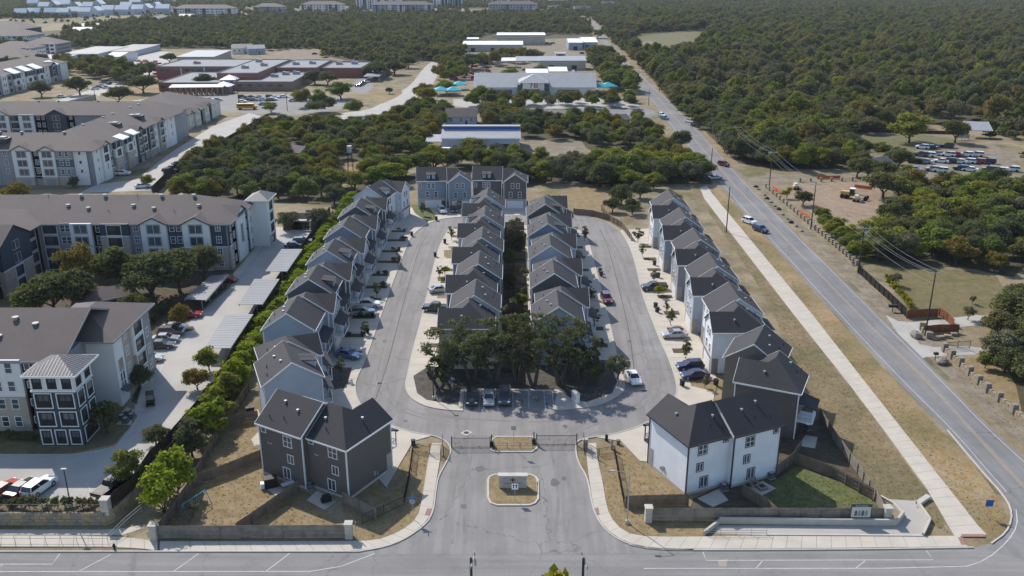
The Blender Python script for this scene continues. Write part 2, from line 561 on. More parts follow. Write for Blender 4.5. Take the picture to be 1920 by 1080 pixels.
def panels(name, left, right, step, z0, z1, mat, gap=.035):
    """A walk cast in panels: every panel a slab of its own with an open joint."""
    root = struct(thing(name, None, None))
    ln = [0.0]
    for a, b in zip(left, left[1:]):
        ln.append(ln[-1] + (b - a).length)
    rn = [0.0]
    for a, b in zip(right, right[1:]):
        rn.append(rn[-1] + (b - a).length)
    def at(pts, acc, t):
        d = t * acc[-1]
        for i in range(len(pts) - 1):
            if acc[i + 1] >= d or i == len(pts) - 2:
                k = (d - acc[i]) / max(1e-6, acc[i + 1] - acc[i])
                return pts[i].lerp(pts[i + 1], min(1, max(0, k)))
    total = max(ln[-1], rn[-1])
    n = max(1, int(round(total / step)))
    g = gap / total
    for i in range(n):
        t0, t1 = i / n, (i + 1) / n - g
        q = [at(left, ln, t0), at(left, ln, t1), at(right, rn, t1), at(right, rn, t0)]
        j = rnd.uniform(-.004, .004)
        MB().prism(q, z0, z1 + j).build('panel', mat, root)
    return root

sheet('ground', [(-3000, -60), (3000, -60), (3000, 3000), (-3000, 3000)], 0.0, 'ground')

# front road, main road, loop street with its entrance
front_kerb = G([(-400, 1035), (673, 1035)], 0)
front_road = [P(-700, 1036).to_2d(), P(673, 1035.5).to_2d(), P(1300, 1032.5).to_2d(), P(1820, 1028).to_2d(),
              P(1858, 1019).to_2d(), Vector((75, 89)), Vector((75, 40)), Vector((-90, 40))]
sheet('front_road', front_road, .016, 'asphalt2')
main_left = [(1858, 1020), (1886, 1000), (1897, 975), (1895, 952), (1880, 928), (1843, 887), (1776, 807), (1693, 725), (1566, 590), (1360, 360), (1322, 310), (1269, 253), (1243, 218), (1222, 189), (1190, 157), (1168, 133), (1150, 101), (1136, 88), (1127, 79), (1119, 68), (1113, 55), (1109, 41)]
main_right = [(1990, 920), (1920, 858), (1849, 793), (1779, 720), (1650, 592), (1415, 360), (1375, 317), (1318, 253), (1283, 218), (1255, 189), (1219, 157), (1191, 129), (1170, 108), (1142, 81), (1134, 72), (1128, 58), (1121, 48), (1115, 41)]
ML = [P(*p).to_2d() for p in chaikin(main_left, 2)]
MR = [P(*p).to_2d() for p in chaikin(main_right, 2)]
sheet('main_road', ML + MR[::-1] + [Vector((120, 84)), Vector((75, 84)), P(1850, 1030).to_2d()], .020, 'mainroad')
outer = [(673, 1035), (740, 1023), (797, 987), (813, 960), (817, 920), (822, 893), (840, 863), (847, 843), (837, 828), (813, 817), (773, 812), (723, 795),
         (683, 770), (668, 747), (665, 720), (673, 700), (683, 680), (707, 613), (737, 527), (757, 477), (770, 443), (797, 422), (820, 413), (847, 408), (900, 406), (985, 404),
         (1073, 403), (1107, 407), (1140, 417), (1163, 432), (1180, 460), (1193, 500), (1203, 547), (1213, 577), (1237, 637), (1257, 680), (1268, 716),
         (1270, 736), (1262, 752), (1240, 775), (1203, 800), (1150, 815), (1113, 820), (1085, 826), (1078, 835), (1083, 867), (1102, 897), (1108, 937), (1117, 970), (1140, 1000), (1173, 1020), (1223, 1030), (1300, 1032)]
OUT = G(outer, 0, 2)
sheet('loop_street', OUT + [P(1300, 1038).to_2d(), P(673, 1040).to_2d()], .024, 'asphalt')
inner = [(1038, 770), (1053, 769), (1100, 765), (1133, 757), (1160, 742), (1170, 733), (1172, 715), (1160, 690), (1153, 650), (1140, 593), (1123, 527), (1110, 477), (1103, 450), (1077, 423),
         (960, 423), (845, 425), (837, 437), (825, 460), (817, 483), (807, 527), (790, 600), (773, 660), (763, 710), (760, 720), (763, 737), (777, 752), (800, 763), (833, 769), (868, 771)]
INN = G(inner, 0, 2)
notch = G([(870, 731), (1045, 734)])
slab('inner_island', INN + notch, -.05, .12, 'concrete')
kerbline('inner_kerb', INN, .2, .15)
kerbline('west_kerb', [p for p in G(outer[:25], 0, 2)], .2, .15)
kerbline('east_kerb', [p for p in G(outer[26:], 0, 2)], .2, .15)
# sealed seam and darker patches in the loop street
for seam in ([(700, 760), (725, 690), (748, 600), (770, 520), (785, 470), (800, 440)], [(1190, 700), (1180, 620), (1160, 540), (1143, 470), (1125, 430)]):
    strip('street_seam', G(seam, 0, 2), .12, .030, M('seam_tar', (.05, .05, .052), .8))
MT['newpatch'] = road_mat('resurfaced_patch', (.25, .245, .24), (.29, .285, .28), .05)
sheet('resurfaced_patch', G([(1196, 590), (1216, 590), (1233, 632), (1208, 636)]), .032, 'newpatch')
sheet('resurfaced_patch', G([(1206, 650), (1240, 648), (1250, 670), (1215, 675)]), .032, 'newpatch')
sheet('gate_crossing_pad', G([(863, 812), (875, 806), (886, 811), (874, 817)]), .032, 'concrete')
def manhole(px, py, r=.42, z=.034, mat='black_iron'):
    p = P(px, py)
    m = MB().tube((p.x, p.y, z - .02), (p.x, p.y, z), r, 14)
    o = m.build('manhole_cover', mat)
    return o
tag(manhole(1208, 733), 'round iron manhole cover in the street beside the white parked car', 'manhole cover')
tag(manhole(874.5, 811.5), 'round iron manhole cover in the pale square pad inside the gate', 'manhole cover')
g_ = P(712, 719)
gr = thing('drain_grate', 'square iron drain grate in the west side of the loop street', 'drain grate', (g_.x, g_.y, .03))
MB().box(-.55, -.55, 0, .55, .55, .02).build('frame', 'steel', gr)
for k in range(6):
    MB().box(-.48, -.45 + k * .16, .02, .48, -.36 + k * .16, .04).build('bar', 'black_iron', gr)

MT['oil'] = M('oil_stain', (.11, .105, .10), .6)
for i, (px, py, r_) in enumerate(((977, 752, .55), (1007, 749, .6), (1025, 757, .4), (886, 768, .5), (918, 770, .45), (900, 880, .7), (1040, 905, .8), (1057, 897, .5), (870, 950, .6), (760, 790, .5), (1180, 640, .5), (720, 640, .6), (1060, 800, .5))):
    p = P(px, py); g_r = random.Random(i)
    sheet('oil_stain', [(p.x + r_ * g_r.uniform(.5, 1.1) * math.cos(a_), p.y + r_ * g_r.uniform(.7, 1.7) * math.sin(a_)) for a_ in [k_ * .628 for k_ in range(10)]], .0282 + i * .0001, 'oil')
tz_ = .0252
MT['tyre'] = M('tyre_worn_asphalt', (.195, .185, .176), .8, .2, .3, 3.0)
for ln_ in ([(860, 1020), (858, 950), (868, 880), (880, 830), (860, 795), (800, 785), (735, 760), (712, 720), (724, 660), (752, 570), (776, 490), (800, 435)], [(1050, 1020), (1060, 950), (1052, 880), (1040, 830), (1090, 800), (1170, 780), (1225, 745), (1232, 705), (1215, 650), (1178, 540), (1160, 480), (1130, 432)], [(965, 790), (860, 786), (800, 775)], [(1000, 792), (1100, 786), (1180, 765)]):
    q_ = G(ln_, 0, 3)
    for o_ in (-.8, .8):
        strip('tyre_track', [p + Vector((o_, 0)) for p in q_], .42, tz_, 'tyre')
        tz_ += .0003
# parking bays in front of the oaks
for x in (871, 899, 932.7, 961.7, 991.7, 1022, 1038):
    a, b = P(x - (x - 955) * -.01, 767), P(955 + (x - 955) * .965, 733)
    strip('bay_line', [a.to_2d(), b.to_2d()], .12, .030, 'paintline')

# aprons in front of the houses (one broad sheet of concrete each, beds laid on top)
k_w = [p for p in OUT if -36 < p.x < -8 and p.y > 112 and p.x < 0]
k_w = [p for p in G([(813, 817), (773, 812), (723, 795), (683, 770), (668, 747), (665, 720), (673, 700), (683, 680), (707, 613), (737, 527), (757, 477), (770, 443), (797, 422), (820, 413), (847, 408), (900, 406), (985, 404)], 0, 2)]
slab('west_apron', k_w + [Vector((5, 262)), Vector((-30, 262)), Vector((-37, 245)), Vector((-37, 142)), Vector((-31, 128)), Vector((-24, 118)), Vector((-17.5, 107.2)), P(775, 828).to_2d()], -.05, .10, 'concrete')
k_e = [p for p in G([(1163, 432), (1180, 460), (1193, 500), (1203, 547), (1213, 577), (1237, 637), (1257, 680), (1268, 716), (1270, 736), (1262, 752), (1240, 775), (1203, 800), (1150, 815), (1113, 820)], 0, 2)]
slab('east_apron', k_e + [P(1165, 828).to_2d(), P(1200, 865).to_2d(), Vector((24, 113)), Vector((32, 128)), Vector((36, 142)), Vector((37.6, 190)), Vector((38.4, 238))], -.05, .10, 'concrete')
MT['joint'] = M('dark_joint', (.20, .18, .155), .9)
for y in np.arange(139, 240, 3.0):          # saw cuts across the footways and drives
    kx = min((p for p in k_w), key=lambda p: abs(p.y - y)).x
    strip('saw_cut', [Vector((kx - .25, y)), Vector((-33.2, y))], .07, .1045, 'joint')
    kx = min((p for p in k_e), key=lambda p: abs(p.y - y)).x
    strip('saw_cut', [Vector((kx + .25, y)), Vector((kx + 6.5, y))], .07, .1045, 'joint')
    kx = min((p for p in INN if p.x < -6), key=lambda p: abs(p.y - y)).x
    strip('saw_cut', [Vector((kx + .25, y)), Vector((-12.2, y))], .07, .1245, 'joint')
    kx = min((p for p in INN if p.x > 6), key=lambda p: abs(p.y - y)).x
    strip('saw_cut', [Vector((kx - .25, y)), Vector((13.8, y))], .07, .1245, 'joint')

# entrance walks and front walks, in panels
wl_out = G([(300, 1016), (640, 1016), (703, 1015), (740, 1003), (770, 985), (785, 968), (792, 933), (797, 903), (803, 863), (810, 832)], 0, 1)
wl_in = G([(300, 1034), (640, 1034), (675, 1033.5), (740, 1022), (795, 986), (811, 960), (815, 920), (820, 893), (825, 863), (828, 832)], 0, 1)
panels('entrance_walk_west', wl_out, wl_in, 1.9, -.05, .125, 'concrete')
wr_in = G([(1098, 832), (1101, 870), (1106, 907), (1110, 937), (1119, 970), (1142, 999), (1174, 1018.5), (1223, 1028.5), (1300, 1030.5), (1500, 1029.5), (1815, 1026)], 0, 1)
wr_out = G([(1118, 832), (1120, 863), (1130, 903), (1137, 950), (1147, 977), (1173, 1000), (1200, 1007), (1280, 1008), (1437, 1006), (1600, 1007), (1800, 1006)], 0, 1)
panels('entrance_walk_east', wr_in, wr_out, 1.9, -.05, .125, 'concrete')
panels('west_front_walk', G([(-160, 1004), (100, 1005), (230, 1008), (296, 1016)]), G([(-160, 1026), (200, 1027), (262, 1029), (296, 1034)]), 1.9, -.05, .125, 'concrete')
sheet('gravel_strip', G([(-160, 1027.5), (200, 1028), (262, 1030), (285, 1034), (-160, 1034)]), .03, 'gravel')
for pts in ([(-400, 1035), (673, 1035)], [(1180, 1022), (1223, 1030.5), (1300, 1032.5), (1600, 1031), (1825, 1027.5)], main_left[:7]):
    kerbline('road_kerb', G(pts, 0, 1), .2, .15)
for c in ([(801, 955), (811, 955), (808, 968), (796, 968)], [(1113, 955), (1122, 953), (1124, 966), (1116, 968)], [(1802, 1003), (1845, 1003), (1848, 1008), (1804, 1008)], [(1796, 1009), (1804, 1009), (1812, 1023), (1802, 1023)]):
    sheet('tactile_ramp_pad', G(c), .136, 'redpad')

# broad shared path along the main road: near part in panels, far part one slab
sw_l = [(1790, 1006), (1738, 917), (1661, 812), (1590, 718), (1500, 605), (1411, 490), (1320, 372), (1313, 352)]
sw_r = [(1850, 1003), (1833, 985), (1770, 905), (1705, 822), (1623, 718), (1523, 590), (1428, 475), (1336, 364), (1325, 348)]
panels('shared_path', G(sw_l), G(sw_r), 2.2, -.05, .06, 'concrete')

# markings
ym = [(1985, 985), (1920, 913), (1813, 797), (1743, 720), (1610, 590), (1388, 360), (1347, 313), (1294, 253), (1264, 218), (1239, 189), (1205, 157), (1182, 131), (1161, 105), (1139, 85), (1124, 66)]
yw = [p for p in G(ym, 0, 2)]
for off in (-.17, .17):
    strip('centre_line', [p + Vector((off, 0)) for p in yw], .13, .028, 'yellowline')
strip('edge_line', [p + Vector((.95, 0)) for p in ML[18:]], .10, .028, 'paintline')
strip('edge_line', [p - Vector((.75, 0)) for p in MR], .10, .028, 'paintline')
FR = [[(-60, 1058), (98, 1058), (112, 1039)], [(208, 1040), (147, 1072)], [(373, 1038), (325, 1072)], [(543, 1038), (498, 1072)], [(-60, 1072), (580, 1072), (640, 1062), (703, 1038)],
      [(1318, 1035), (1324, 1051), (1750, 1050), (1737, 1033)], [(1430, 1052), (1418, 1065)], [(1622, 1052), (1605, 1065)], [(1207, 1066), (1800, 1066), (1850, 1050), (1890, 1015), (1908, 985), (1905, 955)], [(0, 1062), (8, 1058)]]
for f in FR:
    strip('bay_marking', G(f, 0, 1 if len(f) > 4 else 0), .12, .029, 'paintline')
sheet('sand_stain', G([(1345, 1052), (1365, 1048), (1362, 1063), (1348, 1062)]), .0275, M('sand_dusting', (.30, .26, .22), .9))

# islands in the entrance
def rr(px0, py0, px1, py1, k=.3):
    pts = []
    cx = (px1 - px0) * k / 2; cyy = (py1 - py0) * k
    for (x, y, dx, dy) in ((px0, py1, 0, -1), (px0, py0, 1, 0), (px1, py0, 0, 1), (px1, py1, -1, 0)):
        if dx == 0:
            pts += [(x - (cx * 0), y + dy * cyy)] if False else []
        pts.append((x, y))
    return pts
isl = [(915, 934), (915, 901), (918, 895), (927, 891), (995, 891), (1004, 895), (1008, 901), (1009, 936), (1003, 944), (993, 948), (932, 948), (920, 944)]
ISL = G(isl)
slab('entrance_island', ISL, -.05, .13, 'dry_lawn')
kerbline('entrance_island_kerb', ISL + [ISL[0]], .3, .17)
gi = G([(921, 845), (922, 826), (930, 820), (998, 820), (1006, 827), (1006, 842), (998, 848), (928, 848)])
slab('gate_island', gi, -.05, .13, 'dry_lawn')
kerbline('gate_island_kerb', gi + [gi[0]], .28, .17)

# lawns, beds, floors
layer_n = 0
for name, pts, mat in (
    ('yard_lawn', [(303, 1004), (345, 935), (395, 845), (470, 780), (500, 800), (560, 905), (655, 1000)], 'dry_lawn'),
    ('entrance_lawn', [(660, 1008), (705, 1012), (740, 1000), (782, 966), (790, 930), (802, 862), (808, 832), (778, 830), (728, 876), (640, 945)], 'dry_lawn'),
    ('entrance_lawn', [(1122, 834), (1165, 830), (1200, 868), (1300, 930), (1290, 1000), (1200, 1004), (1150, 975), (1140, 950), (1133, 903)], 'dry_lawn'),
    ('front_verge', [(1290, 1003), (1300, 975), (1660, 978), (1790, 1003)], 'dry_lawn'),
    ('east_verge', [(1620, 740), (1560, 640), (1420, 480), (1345, 385), (1338, 350), (1362, 365), (1566, 592), (1690, 728), (1840, 888), (1893, 965), (1880, 1003), (1852, 1010), (1836, 985)], 'verge'),
    ('bank', [(1500, 720), (1440, 560), (1330, 400), (1290, 345), (1312, 352), (1318, 372), (1410, 490), (1588, 718), (1736, 917), (1786, 1003), (1700, 960), (1655, 938), (1600, 860)], 'bank'),
    ('rear_yards', [(1440, 870), (1500, 740), (1540, 770), (1610, 870), (1648, 940), (1655, 965), (1290, 965), (1300, 935)], 'bed'),
    ('fenced_lawn', [(1433, 915), (1497, 872), (1640, 932), (1645, 950), (1420, 950)], 'green_lawn'),
    ('roadside_soil', [(1425, 360), (1660, 592), (1795, 722), (1925, 850), (1960, 800), (1900, 760), (1840, 690), (1715, 620), (1600, 500), (1480, 400), (1432, 352)], 'yarddirt'),
    ('field_lawn', [(1650, 505), (1863, 505), (1890, 560), (1850, 590), (1797, 603), (1713, 580)], 'lawn'),
    ('graded_site', [(1495, 344), (1634, 339), (1650, 352), (1655, 394), (1640, 420), (1610, 445), (1572, 440), (1533, 409), (1478, 366)], 'dirt'),
    ('park_meadow', [(1590, 258), (1700, 248), (1800, 262), (1790, 276), (1700, 292), (1610, 285)], 'meadow'),
    ('park_lot', [(1690, 322), (1715, 274), (1788, 268), (1850, 280), (1900, 302), (1925, 330), (1920, 345), (1690, 345)], 'yarddirt'),
    ('park_path', [(1845, 272), (1858, 268), (1890, 285), (1935, 297), (1935, 312), (1890, 300)], 'yarddirt'),
    ('far_clearing', [(1180, 70), (1240, 62), (1325, 58), (1318, 80), (1290, 96), (1210, 102)], 'meadow'),
    ('pale_clearing', [(1195, 80), (1230, 76), (1240, 92), (1215, 98)], 'yarddirt'),
    ('works_yard', [(862, 98), (935, 78), (1128, 76), (1160, 108), (1196, 150), (1120, 165), (1040, 150), (870, 152), (830, 160)], 'yarddirt'),
    ('shop_forecourt', [(850, 186), (1185, 184), (1205, 206), (1090, 210), (950, 212), (850, 198)], 'concrete2'),
    ('shop_road', [(930, 206), (1200, 200), (1236, 210), (1210, 226), (1060, 216), (930, 216)], 'asphalt2'),
    ('corner_grass', [(1180, 228), (1210, 222), (1235, 230), (1255, 262), (1240, 270), (1200, 262)], 'verge'),
    ('school_lot', [(296, 178), (600, 176), (640, 182), (660, 202), (560, 214), (470, 214), (395, 205), (300, 200)], 'asphalt2'),
    ('school_road', [(135, 206), (200, 192), (298, 184), (300, 196), (240, 203), (180, 208), (100, 230), (80, 225)], 'concrete2'),
    ('school_side_lot', [(655, 165), (690, 130), (700, 125), (702, 160), (690, 175), (668, 176)], 'asphalt2'),
    ('winding_drive', [(640, 212), (690, 206), (716, 194), (742, 178), (772, 158), (786, 138), (798, 124), (812, 114), (828, 116), (822, 140), (806, 166), (775, 186), (735, 206), (690, 222), (640, 224)], 'concrete2'),
    ('drive_island', [(668, 178), (700, 172), (756, 170), (752, 178), (728, 190), (712, 196), (690, 184)], 'verge'),
    ('school_lawn', [(278, 150), (300, 138), (310, 150), (330, 172), (296, 178), (225, 195), (200, 190)], 'verge'),
    ('school_back_yard', [(500, 112), (540, 95), (600, 95), (596, 110), (560, 114)], 'yarddirt'),
    ('depot_yard', [(225, 118), (290, 96), (330, 98), (300, 140), (240, 140)], 'concrete2'),
    ('west_flats_lot', [(100, 190), (170, 168), (225, 150), (235, 158), (180, 182), (130, 200)], 'concrete2'),
    ('barn_yard', [(760, 300), (850, 260), (1010, 268), (1080, 262), (1110, 285), (1020, 300), (850, 302)], 'yarddirt'),
    ('house_yard', [(810, 218), (840, 214), (870, 240), (860, 248), (815, 246)], 'verge'),
    ('back_plot', [(1060, 345), (1165, 345), (1170, 400), (1080, 400), (1040, 385)], 'dry_lawn'),
    ('glade', [(640, 302), (668, 300), (690, 320), (672, 348), (640, 345)], 'verge'),
    ('drive_to_barn', [(690, 304), (830, 296), (835, 301), (690, 309)], 'yarddirt'),
    ('cottage_drive', [(1660, 590), (1692, 606), (1770, 598), (1850, 588), (1862, 606), (1770, 617), (1712, 626), (1728, 652), (1835, 648), (1852, 664), (1742, 668), (1722, 674), (1700, 650)], 'concrete2'),
    ('cottage_yard', [(1740, 672), (1850, 668), (1900, 700), (1920, 790), (1880, 745), (1800, 690)], 'dry_lawn'),
    ('site_road', [(1372, 312), (1440, 330), (1500, 330), (1620, 322), (1700, 325), (1700, 332), (1600, 334), (1500, 340), (1430, 350), (1402, 345)], 'yarddirt'),
    ('roadside_triangle', [(1380, 318), (1430, 318), (1440, 330), (1400, 332)], 'meadow'),
    ('far_lot', [(640, 22), (690, 18), (700, 28), (650, 30)], 'yarddirt'),
    ('far_grass', [(872, 6), (918, 8), (905, 26), (878, 22)], 'meadow'),
    ('far_grass', [(230, 34), (330, 30), (330, 36), (40, 46), (0, 50), (0, 40), (40, 36)], 'meadow'),
):
    layer_n += 1
    sheet(name, G(pts, 0, 1 if name not in ('yard_lawn', 'entrance_lawn', 'fenced_lawn', 'shop_forecourt', 'school_lot') else 0), .0048 + .00018 * layer_n, mat)

# the inner island: mulch under the oaks and the narrow back yards between the two rows
sheet('mulch_bed', G([(775, 706), (782, 738), (800, 751), (860, 761), (864, 730), (1046, 731), (1072, 749), (1100, 755), (1148, 738), (1157, 716), (1140, 676), (960, 676), (800, 690)]), .126, 'mulch')
sheet('back_yards', [(-2.0, 142), (3.4, 142), (3.4, 240), (-2.0, 240)], .128, 'bed')

# the apartment terrace, 1.7 m up, and its paving
TZ = 1.7
t_edge = [(209, 953), (249, 920), (285, 867), (322, 830), (402, 737), (485, 587), (535, 517), (622, 397)]
TE = [P(x, y, TZ).to_2d() for x, y in t_edge]
terr = [Vector((-330, TE[0].y - 1.2)), Vector((TE[0].x - .6, TE[0].y - 1.2))] + TE + [Vector((-54, 258)), Vector((-92, 262)), P(285, 360, TZ).to_2d(), P(336, 312, TZ).to_2d(), P(432, 262, TZ).to_2d(), P(505, 219, TZ).to_2d(), P(420, 212, TZ).to_2d(), Vector((-330, 430))]
slab('terrace', terr, -.4, TZ, 'ground', 'bed')
for name, pts, mat, dz in (
    ('apartment_drive', [(-300, 938), (200, 938), (246, 912), (280, 863), (314, 826), (398, 735), (481, 585), (531, 515), (608, 402), (590, 428), (482, 424), (474, 480), (430, 540), (345, 612), (300, 640), (262, 690), (256, 735), (248, 792), (215, 838), (130, 853), (-300, 851)], 'concrete2', .01),
    ('upper_drive', [(150, 362), (281, 357), (333, 311), (430, 261), (500, 220), (468, 212), (400, 236), (322, 285), (255, 337), (180, 346)], 'concrete2', .01),
    ('courtyard_beds', [(20, 610), (300, 640), (345, 608), (425, 540), (440, 505), (380, 470), (100, 500)], 'bed', .014),
    ('tower_bed', [(-100, 848), (60, 850), (130, 850), (212, 834), (240, 806), (258, 780), (232, 762), (150, 800), (60, 815), (-100, 800)], 'lawn', .014),
    ('side_bed', [(246, 752), (262, 720), (272, 722), (262, 762)], 'bed', .018),
    ('kerb_island', [(330, 612), (362, 612), (366, 618), (350, 622), (328, 619)], 'bed', .02),
):
    sheet(name, [P(x, y, TZ).to_2d() for x, y in pts], TZ + dz, mat)
def walkt(name, pts, w, z, mat='concrete'):
    return strip(name, [P(x, y, TZ).to_2d() for x, y in pts], w, z, mat)
walkt('apartment_walk', [(432, 528), (455, 500), (480, 470), (492, 455)], 1.6, TZ + .03)
walkt('apartment_walk', [(233, 768), (262, 770), (272, 735), (285, 700)], 1.6, TZ + .03)
walkt('lot_kerb', [(-200, 851), (60, 853), (130, 853), (190, 845), (222, 833), (246, 808), (262, 775)], .3, TZ + .034, 'kerb')
for a, b in (((297, 705), (305, 683)), ((302, 660), (322, 640)), ((162, 905), (178, 935)), ((215, 905), (205, 935))):
    walkt('bay_line', [a, b], .1, TZ + .03, 'paintline')
# ------------------------------------------------------------------ the three-storey twin houses
CACHE = {}
def window_mesh(w, h, style, frame):
    """Frame standing proud of the wall with its mullions (front at -y) and the pane set back in it."""
    k = (w, h, style, frame)
    if k not in CACHE:
        t = .11
        f = MB()
        f.box(-w / 2 - t, -.07, -t, w / 2 + t, .02, 0).box(-w / 2 - t, -.07, h, w / 2 + t, .02, h + t)
        f.box(-w / 2 - t, -.07, 0, -w / 2, .02, h).box(w / 2, -.07, 0, w / 2 + t, .02, h)
        if 'v' in style: f.box(-.045, -.06, 0, .045, .02, h, 1 if frame == 'dark_trim' else 0)
        if 'h' in style: f.box(-w / 2, -.055, h / 2 - .04, w / 2, .02, h / 2 + .04, 1 if frame == 'dark_trim' else 0)
        if frame == 'dark_trim':                     # dark casing round a white sash
            s = .07
            f.box(-w / 2, -.05, 0, w / 2, .02, s, 1).box(-w / 2, -.05, h - s, w / 2, .02, h, 1).box(-w / 2, -.05, s, -w / 2 + s, .02, h - s, 1).box(w / 2 - s, -.05, s, w / 2, .02, h - s, 1)
        g = MB().box(-w / 2, -.03, 0, w / 2, .0, h)
        CACHE[k] = (f.mesh('window', [frame, 'white_trim']), g.mesh('pane', 'glass'))
    return CACHE[k]
def window(parent, x, y, z, w, h, style='h', frame='white_trim', rz=0.0):
    f, g = window_mesh(w, h, style, frame)
    o = put(f, 'window', parent, (x, y, z), rz)
    put(g, 'pane', o)
    return o
def shared(key, fn, name, mats):
    if key not in CACHE:
        CACHE[key] = fn().mesh(name, mats)
    return CACHE[key]

E_, PT = 8.2, .68           # wall height and roof pitch
LA, LT, WD = 8.6, 16.0, 8.8
def roof_piece(m, polys, drop=.16):
    """Roof planes with thickness: tops, undersides and a closed rim."""
    edge = {}
    for p in polys:
        n = len(p)
        top = [tuple(q) for q in p]
        m.add(top + [(q[0], q[1], q[2] - drop) for q in top], [tuple(range(n)), tuple(range(2 * n - 1, n - 1, -1))])
        for i in range(n):
            a, b = top[i], top[(i + 1) % n]
            ka = (round(a[0], 3), round(a[1], 3)); kb = (round(b[0], 3), round(b[1], 3))
            edge.setdefault(frozenset((ka, kb)), []).append((a, b))
    return [v[0] for v in edge.values() if len(v) == 1]
def fascia(m, edges, h=.22, out=.02):
    for a, b in edges:
        d = (Vector(b[:2]) - Vector(a[:2]))
        if d.length < .01: continue
        n = Vector((d.y, -d.x)).normalized() * .03
        m.add([(a[0] + n.x, a[1] + n.y, a[2] + .02), (b[0] + n.x, b[1] + n.y, b[2] + .02), (b[0] + n.x, b[1] + n.y, b[2] - h), (a[0] + n.x, a[1] + n.y, a[2] - h),
               (a[0] - n.x, a[1] - n.y, a[2] + .02), (b[0] - n.x, b[1] - n.y, b[2] + .02), (b[0] - n.x, b[1] - n.y, b[2] - h), (a[0] - n.x, a[1] - n.y, a[2] - h)],
              [(0, 1, 2, 3), (7, 6, 5, 4), (0, 4, 5, 1), (3, 2, 6, 7)])
def twin_house(label, loc, rz, wall='slate', mirror=False, dormer=True, balcony=True, deck=False, trim='white_trim', base='stone_base',
               rear=False, front=True, vents=True, group=None, wallB=None, bo=-.9):
    t = thing('twin_house', label, 'house', loc, rz, group)
    mx = -1 if mirror else 1
    X = lambda x: x * mx
    def build(m, name, mats):
        m.v = [(p[0] * mx, p[1], p[2]) for p in m.v]
        return m.build(name, mats, t)
    h = WD / 2
    o = .45
    # walls
    rA = E_ + .32                           # the second unit stands forward of the first (bo)
    yb0, yb1 = -h + bo, h + bo
    Gw = 6.7
    g0, gm = LT - Gw, LT - Gw / 2
    wa = MB()
    wa.add([(0, -h, 0), (0, h, 0), (0, h, rA - .12), (0, 0, rA + PT * h - .12), (0, -h, rA - .12), (LA, -h, 0), (LA, h, 0), (LA, h, rA - .12), (LA, 0, rA + PT * h - .12), (LA, -h, rA - .12)],
           [(0, 4, 3, 2, 1), (5, 6, 7, 8, 9), (0, 5, 9, 4), (1, 2, 7, 6), (4, 9, 8, 3), (2, 3, 8, 7)])
    build(wa, 'wall', wall)
    wb = MB().box(LA + .004, yb0, 0, LT, yb1, E_ - .08)
    wb.box(g0, yb0 - .7, 0, LT - .004, yb0 + .01, E_ - .06)
    zr = E_ + PT * Gw / 2 - .14
    wb.add([(g0, yb0 - .7, E_ - .06), (LT, yb0 - .7, E_ - .06), (gm, yb0 - .7, zr), (g0, yb0 + 2, E_ - .06), (LT, yb0 + 2, E_ - .06), (gm, yb0 + 2, zr)],
           [(0, 1, 2), (5, 4, 3), (0, 2, 5, 3), (1, 4, 5, 2)])
    build(wb, 'wall', wallB or wall)
    # roofs
    ra = MB()
    eA = rA - PT * o
    R = rA + PT * h
    e1 = roof_piece(ra, [[(-.35, -h - o, eA), (LA + .25, -h - o, eA), (LA + .25, 0, R), (-.35, 0, R)], [(LA + .25, h + o, eA), (-.35, h + o, eA), (-.35, 0, R), (LA + .25, 0, R)]])
    roofA = build(ra, 'roof', 'roof')
    rb = MB()
    y0, y1 = yb0 - o, yb1 + o
    x1 = LT + o
    eB = E_ - PT * o
    W = y1 - y0
    yc = (y0 + y1) / 2
    RB = eB + PT * W / 2
    xr = x1 - W / 2
    GG = Gw + 2 * o
    G0, GM = x1 - GG, x1 - GG / 2
    Rg = eB + PT * GG / 2
    yv = y0 + GG / 2
    yf = yb0 - .7 - .35
    xs = LA + .26
    e2 = roof_piece(rb, [[(xs, y1, eB), (xs, yc, RB), (xr, yc, RB), (x1, y1, eB)],
                         [(x1, y1, eB), (xr, yc, RB), (GM, yv, Rg), (GM, yf, Rg), (x1, yf, eB)],
                         [(xs, y0, eB), (G0, y0, eB), (GM, yv, Rg), (xr, yc, RB), (xs, yc, RB)],
                         [(G0, y0, eB), (G0, yf, eB), (GM, yf, Rg), (GM, yv, Rg)]])
    roofB = build(rb, 'roof', 'roof')
    fa = MB(); fascia(fa, e1); build(fa, 'fascia', trim)
    fb = MB(); fascia(fb, e2); build(fb, 'fascia', trim)
    # corner boards
    corners = [(0, h), (0, -h), (LA, h), (LT, yb1), (LT, yb0 - .7), (g0, yb0 - .7), (LA, yb0)]
    for x, y in corners:
        me = shared(('cornerboard', trim), lambda: MB().box(-.09, -.09, .1, .09, .09, E_ - .2), 'corner_board', trim)
        put(me, 'corner_board', t, (X(x), y, 0))
    # plinth of stone or brick along the front, garage doors and front doors in it
    if front:
        build(MB().box(.1, -h - .06, 0, LA - .1, -h + .02, 2.85), 'stone_base', base)
        build(MB().box(g0 - .05, yb0 - .77, 0, LT + .05, yb0 - .68, 2.85).box(LT - .01, yb0 - .7, 0, LT + .06, yb0 + .5, 2.85), 'stone_base', base)
        gar = shared('garage', garage_mb, 'garage_door', 'white_trim')
        put(gar, 'garage_door', t, (X(4.6), -h - .08, 0))
        put(gar, 'garage_door', t, (X(gm), yb0 - .79, 0))
        dr = shared('fdoor', lambda: MB().box(-.5, -.05, 0, .5, 0, 2.1), 'front_door', 'dark_trim')
        put(dr, 'front_door', t, (X(LA - 1.0), -h - .07, 0))
        put(dr, 'front_door', t, (X(LA + .5), yb0 - .03, 0))
        for x in (3.4, 4.7):
            window(t, X(x), -h, 6.0, .8, 1.45, 'h', trim)
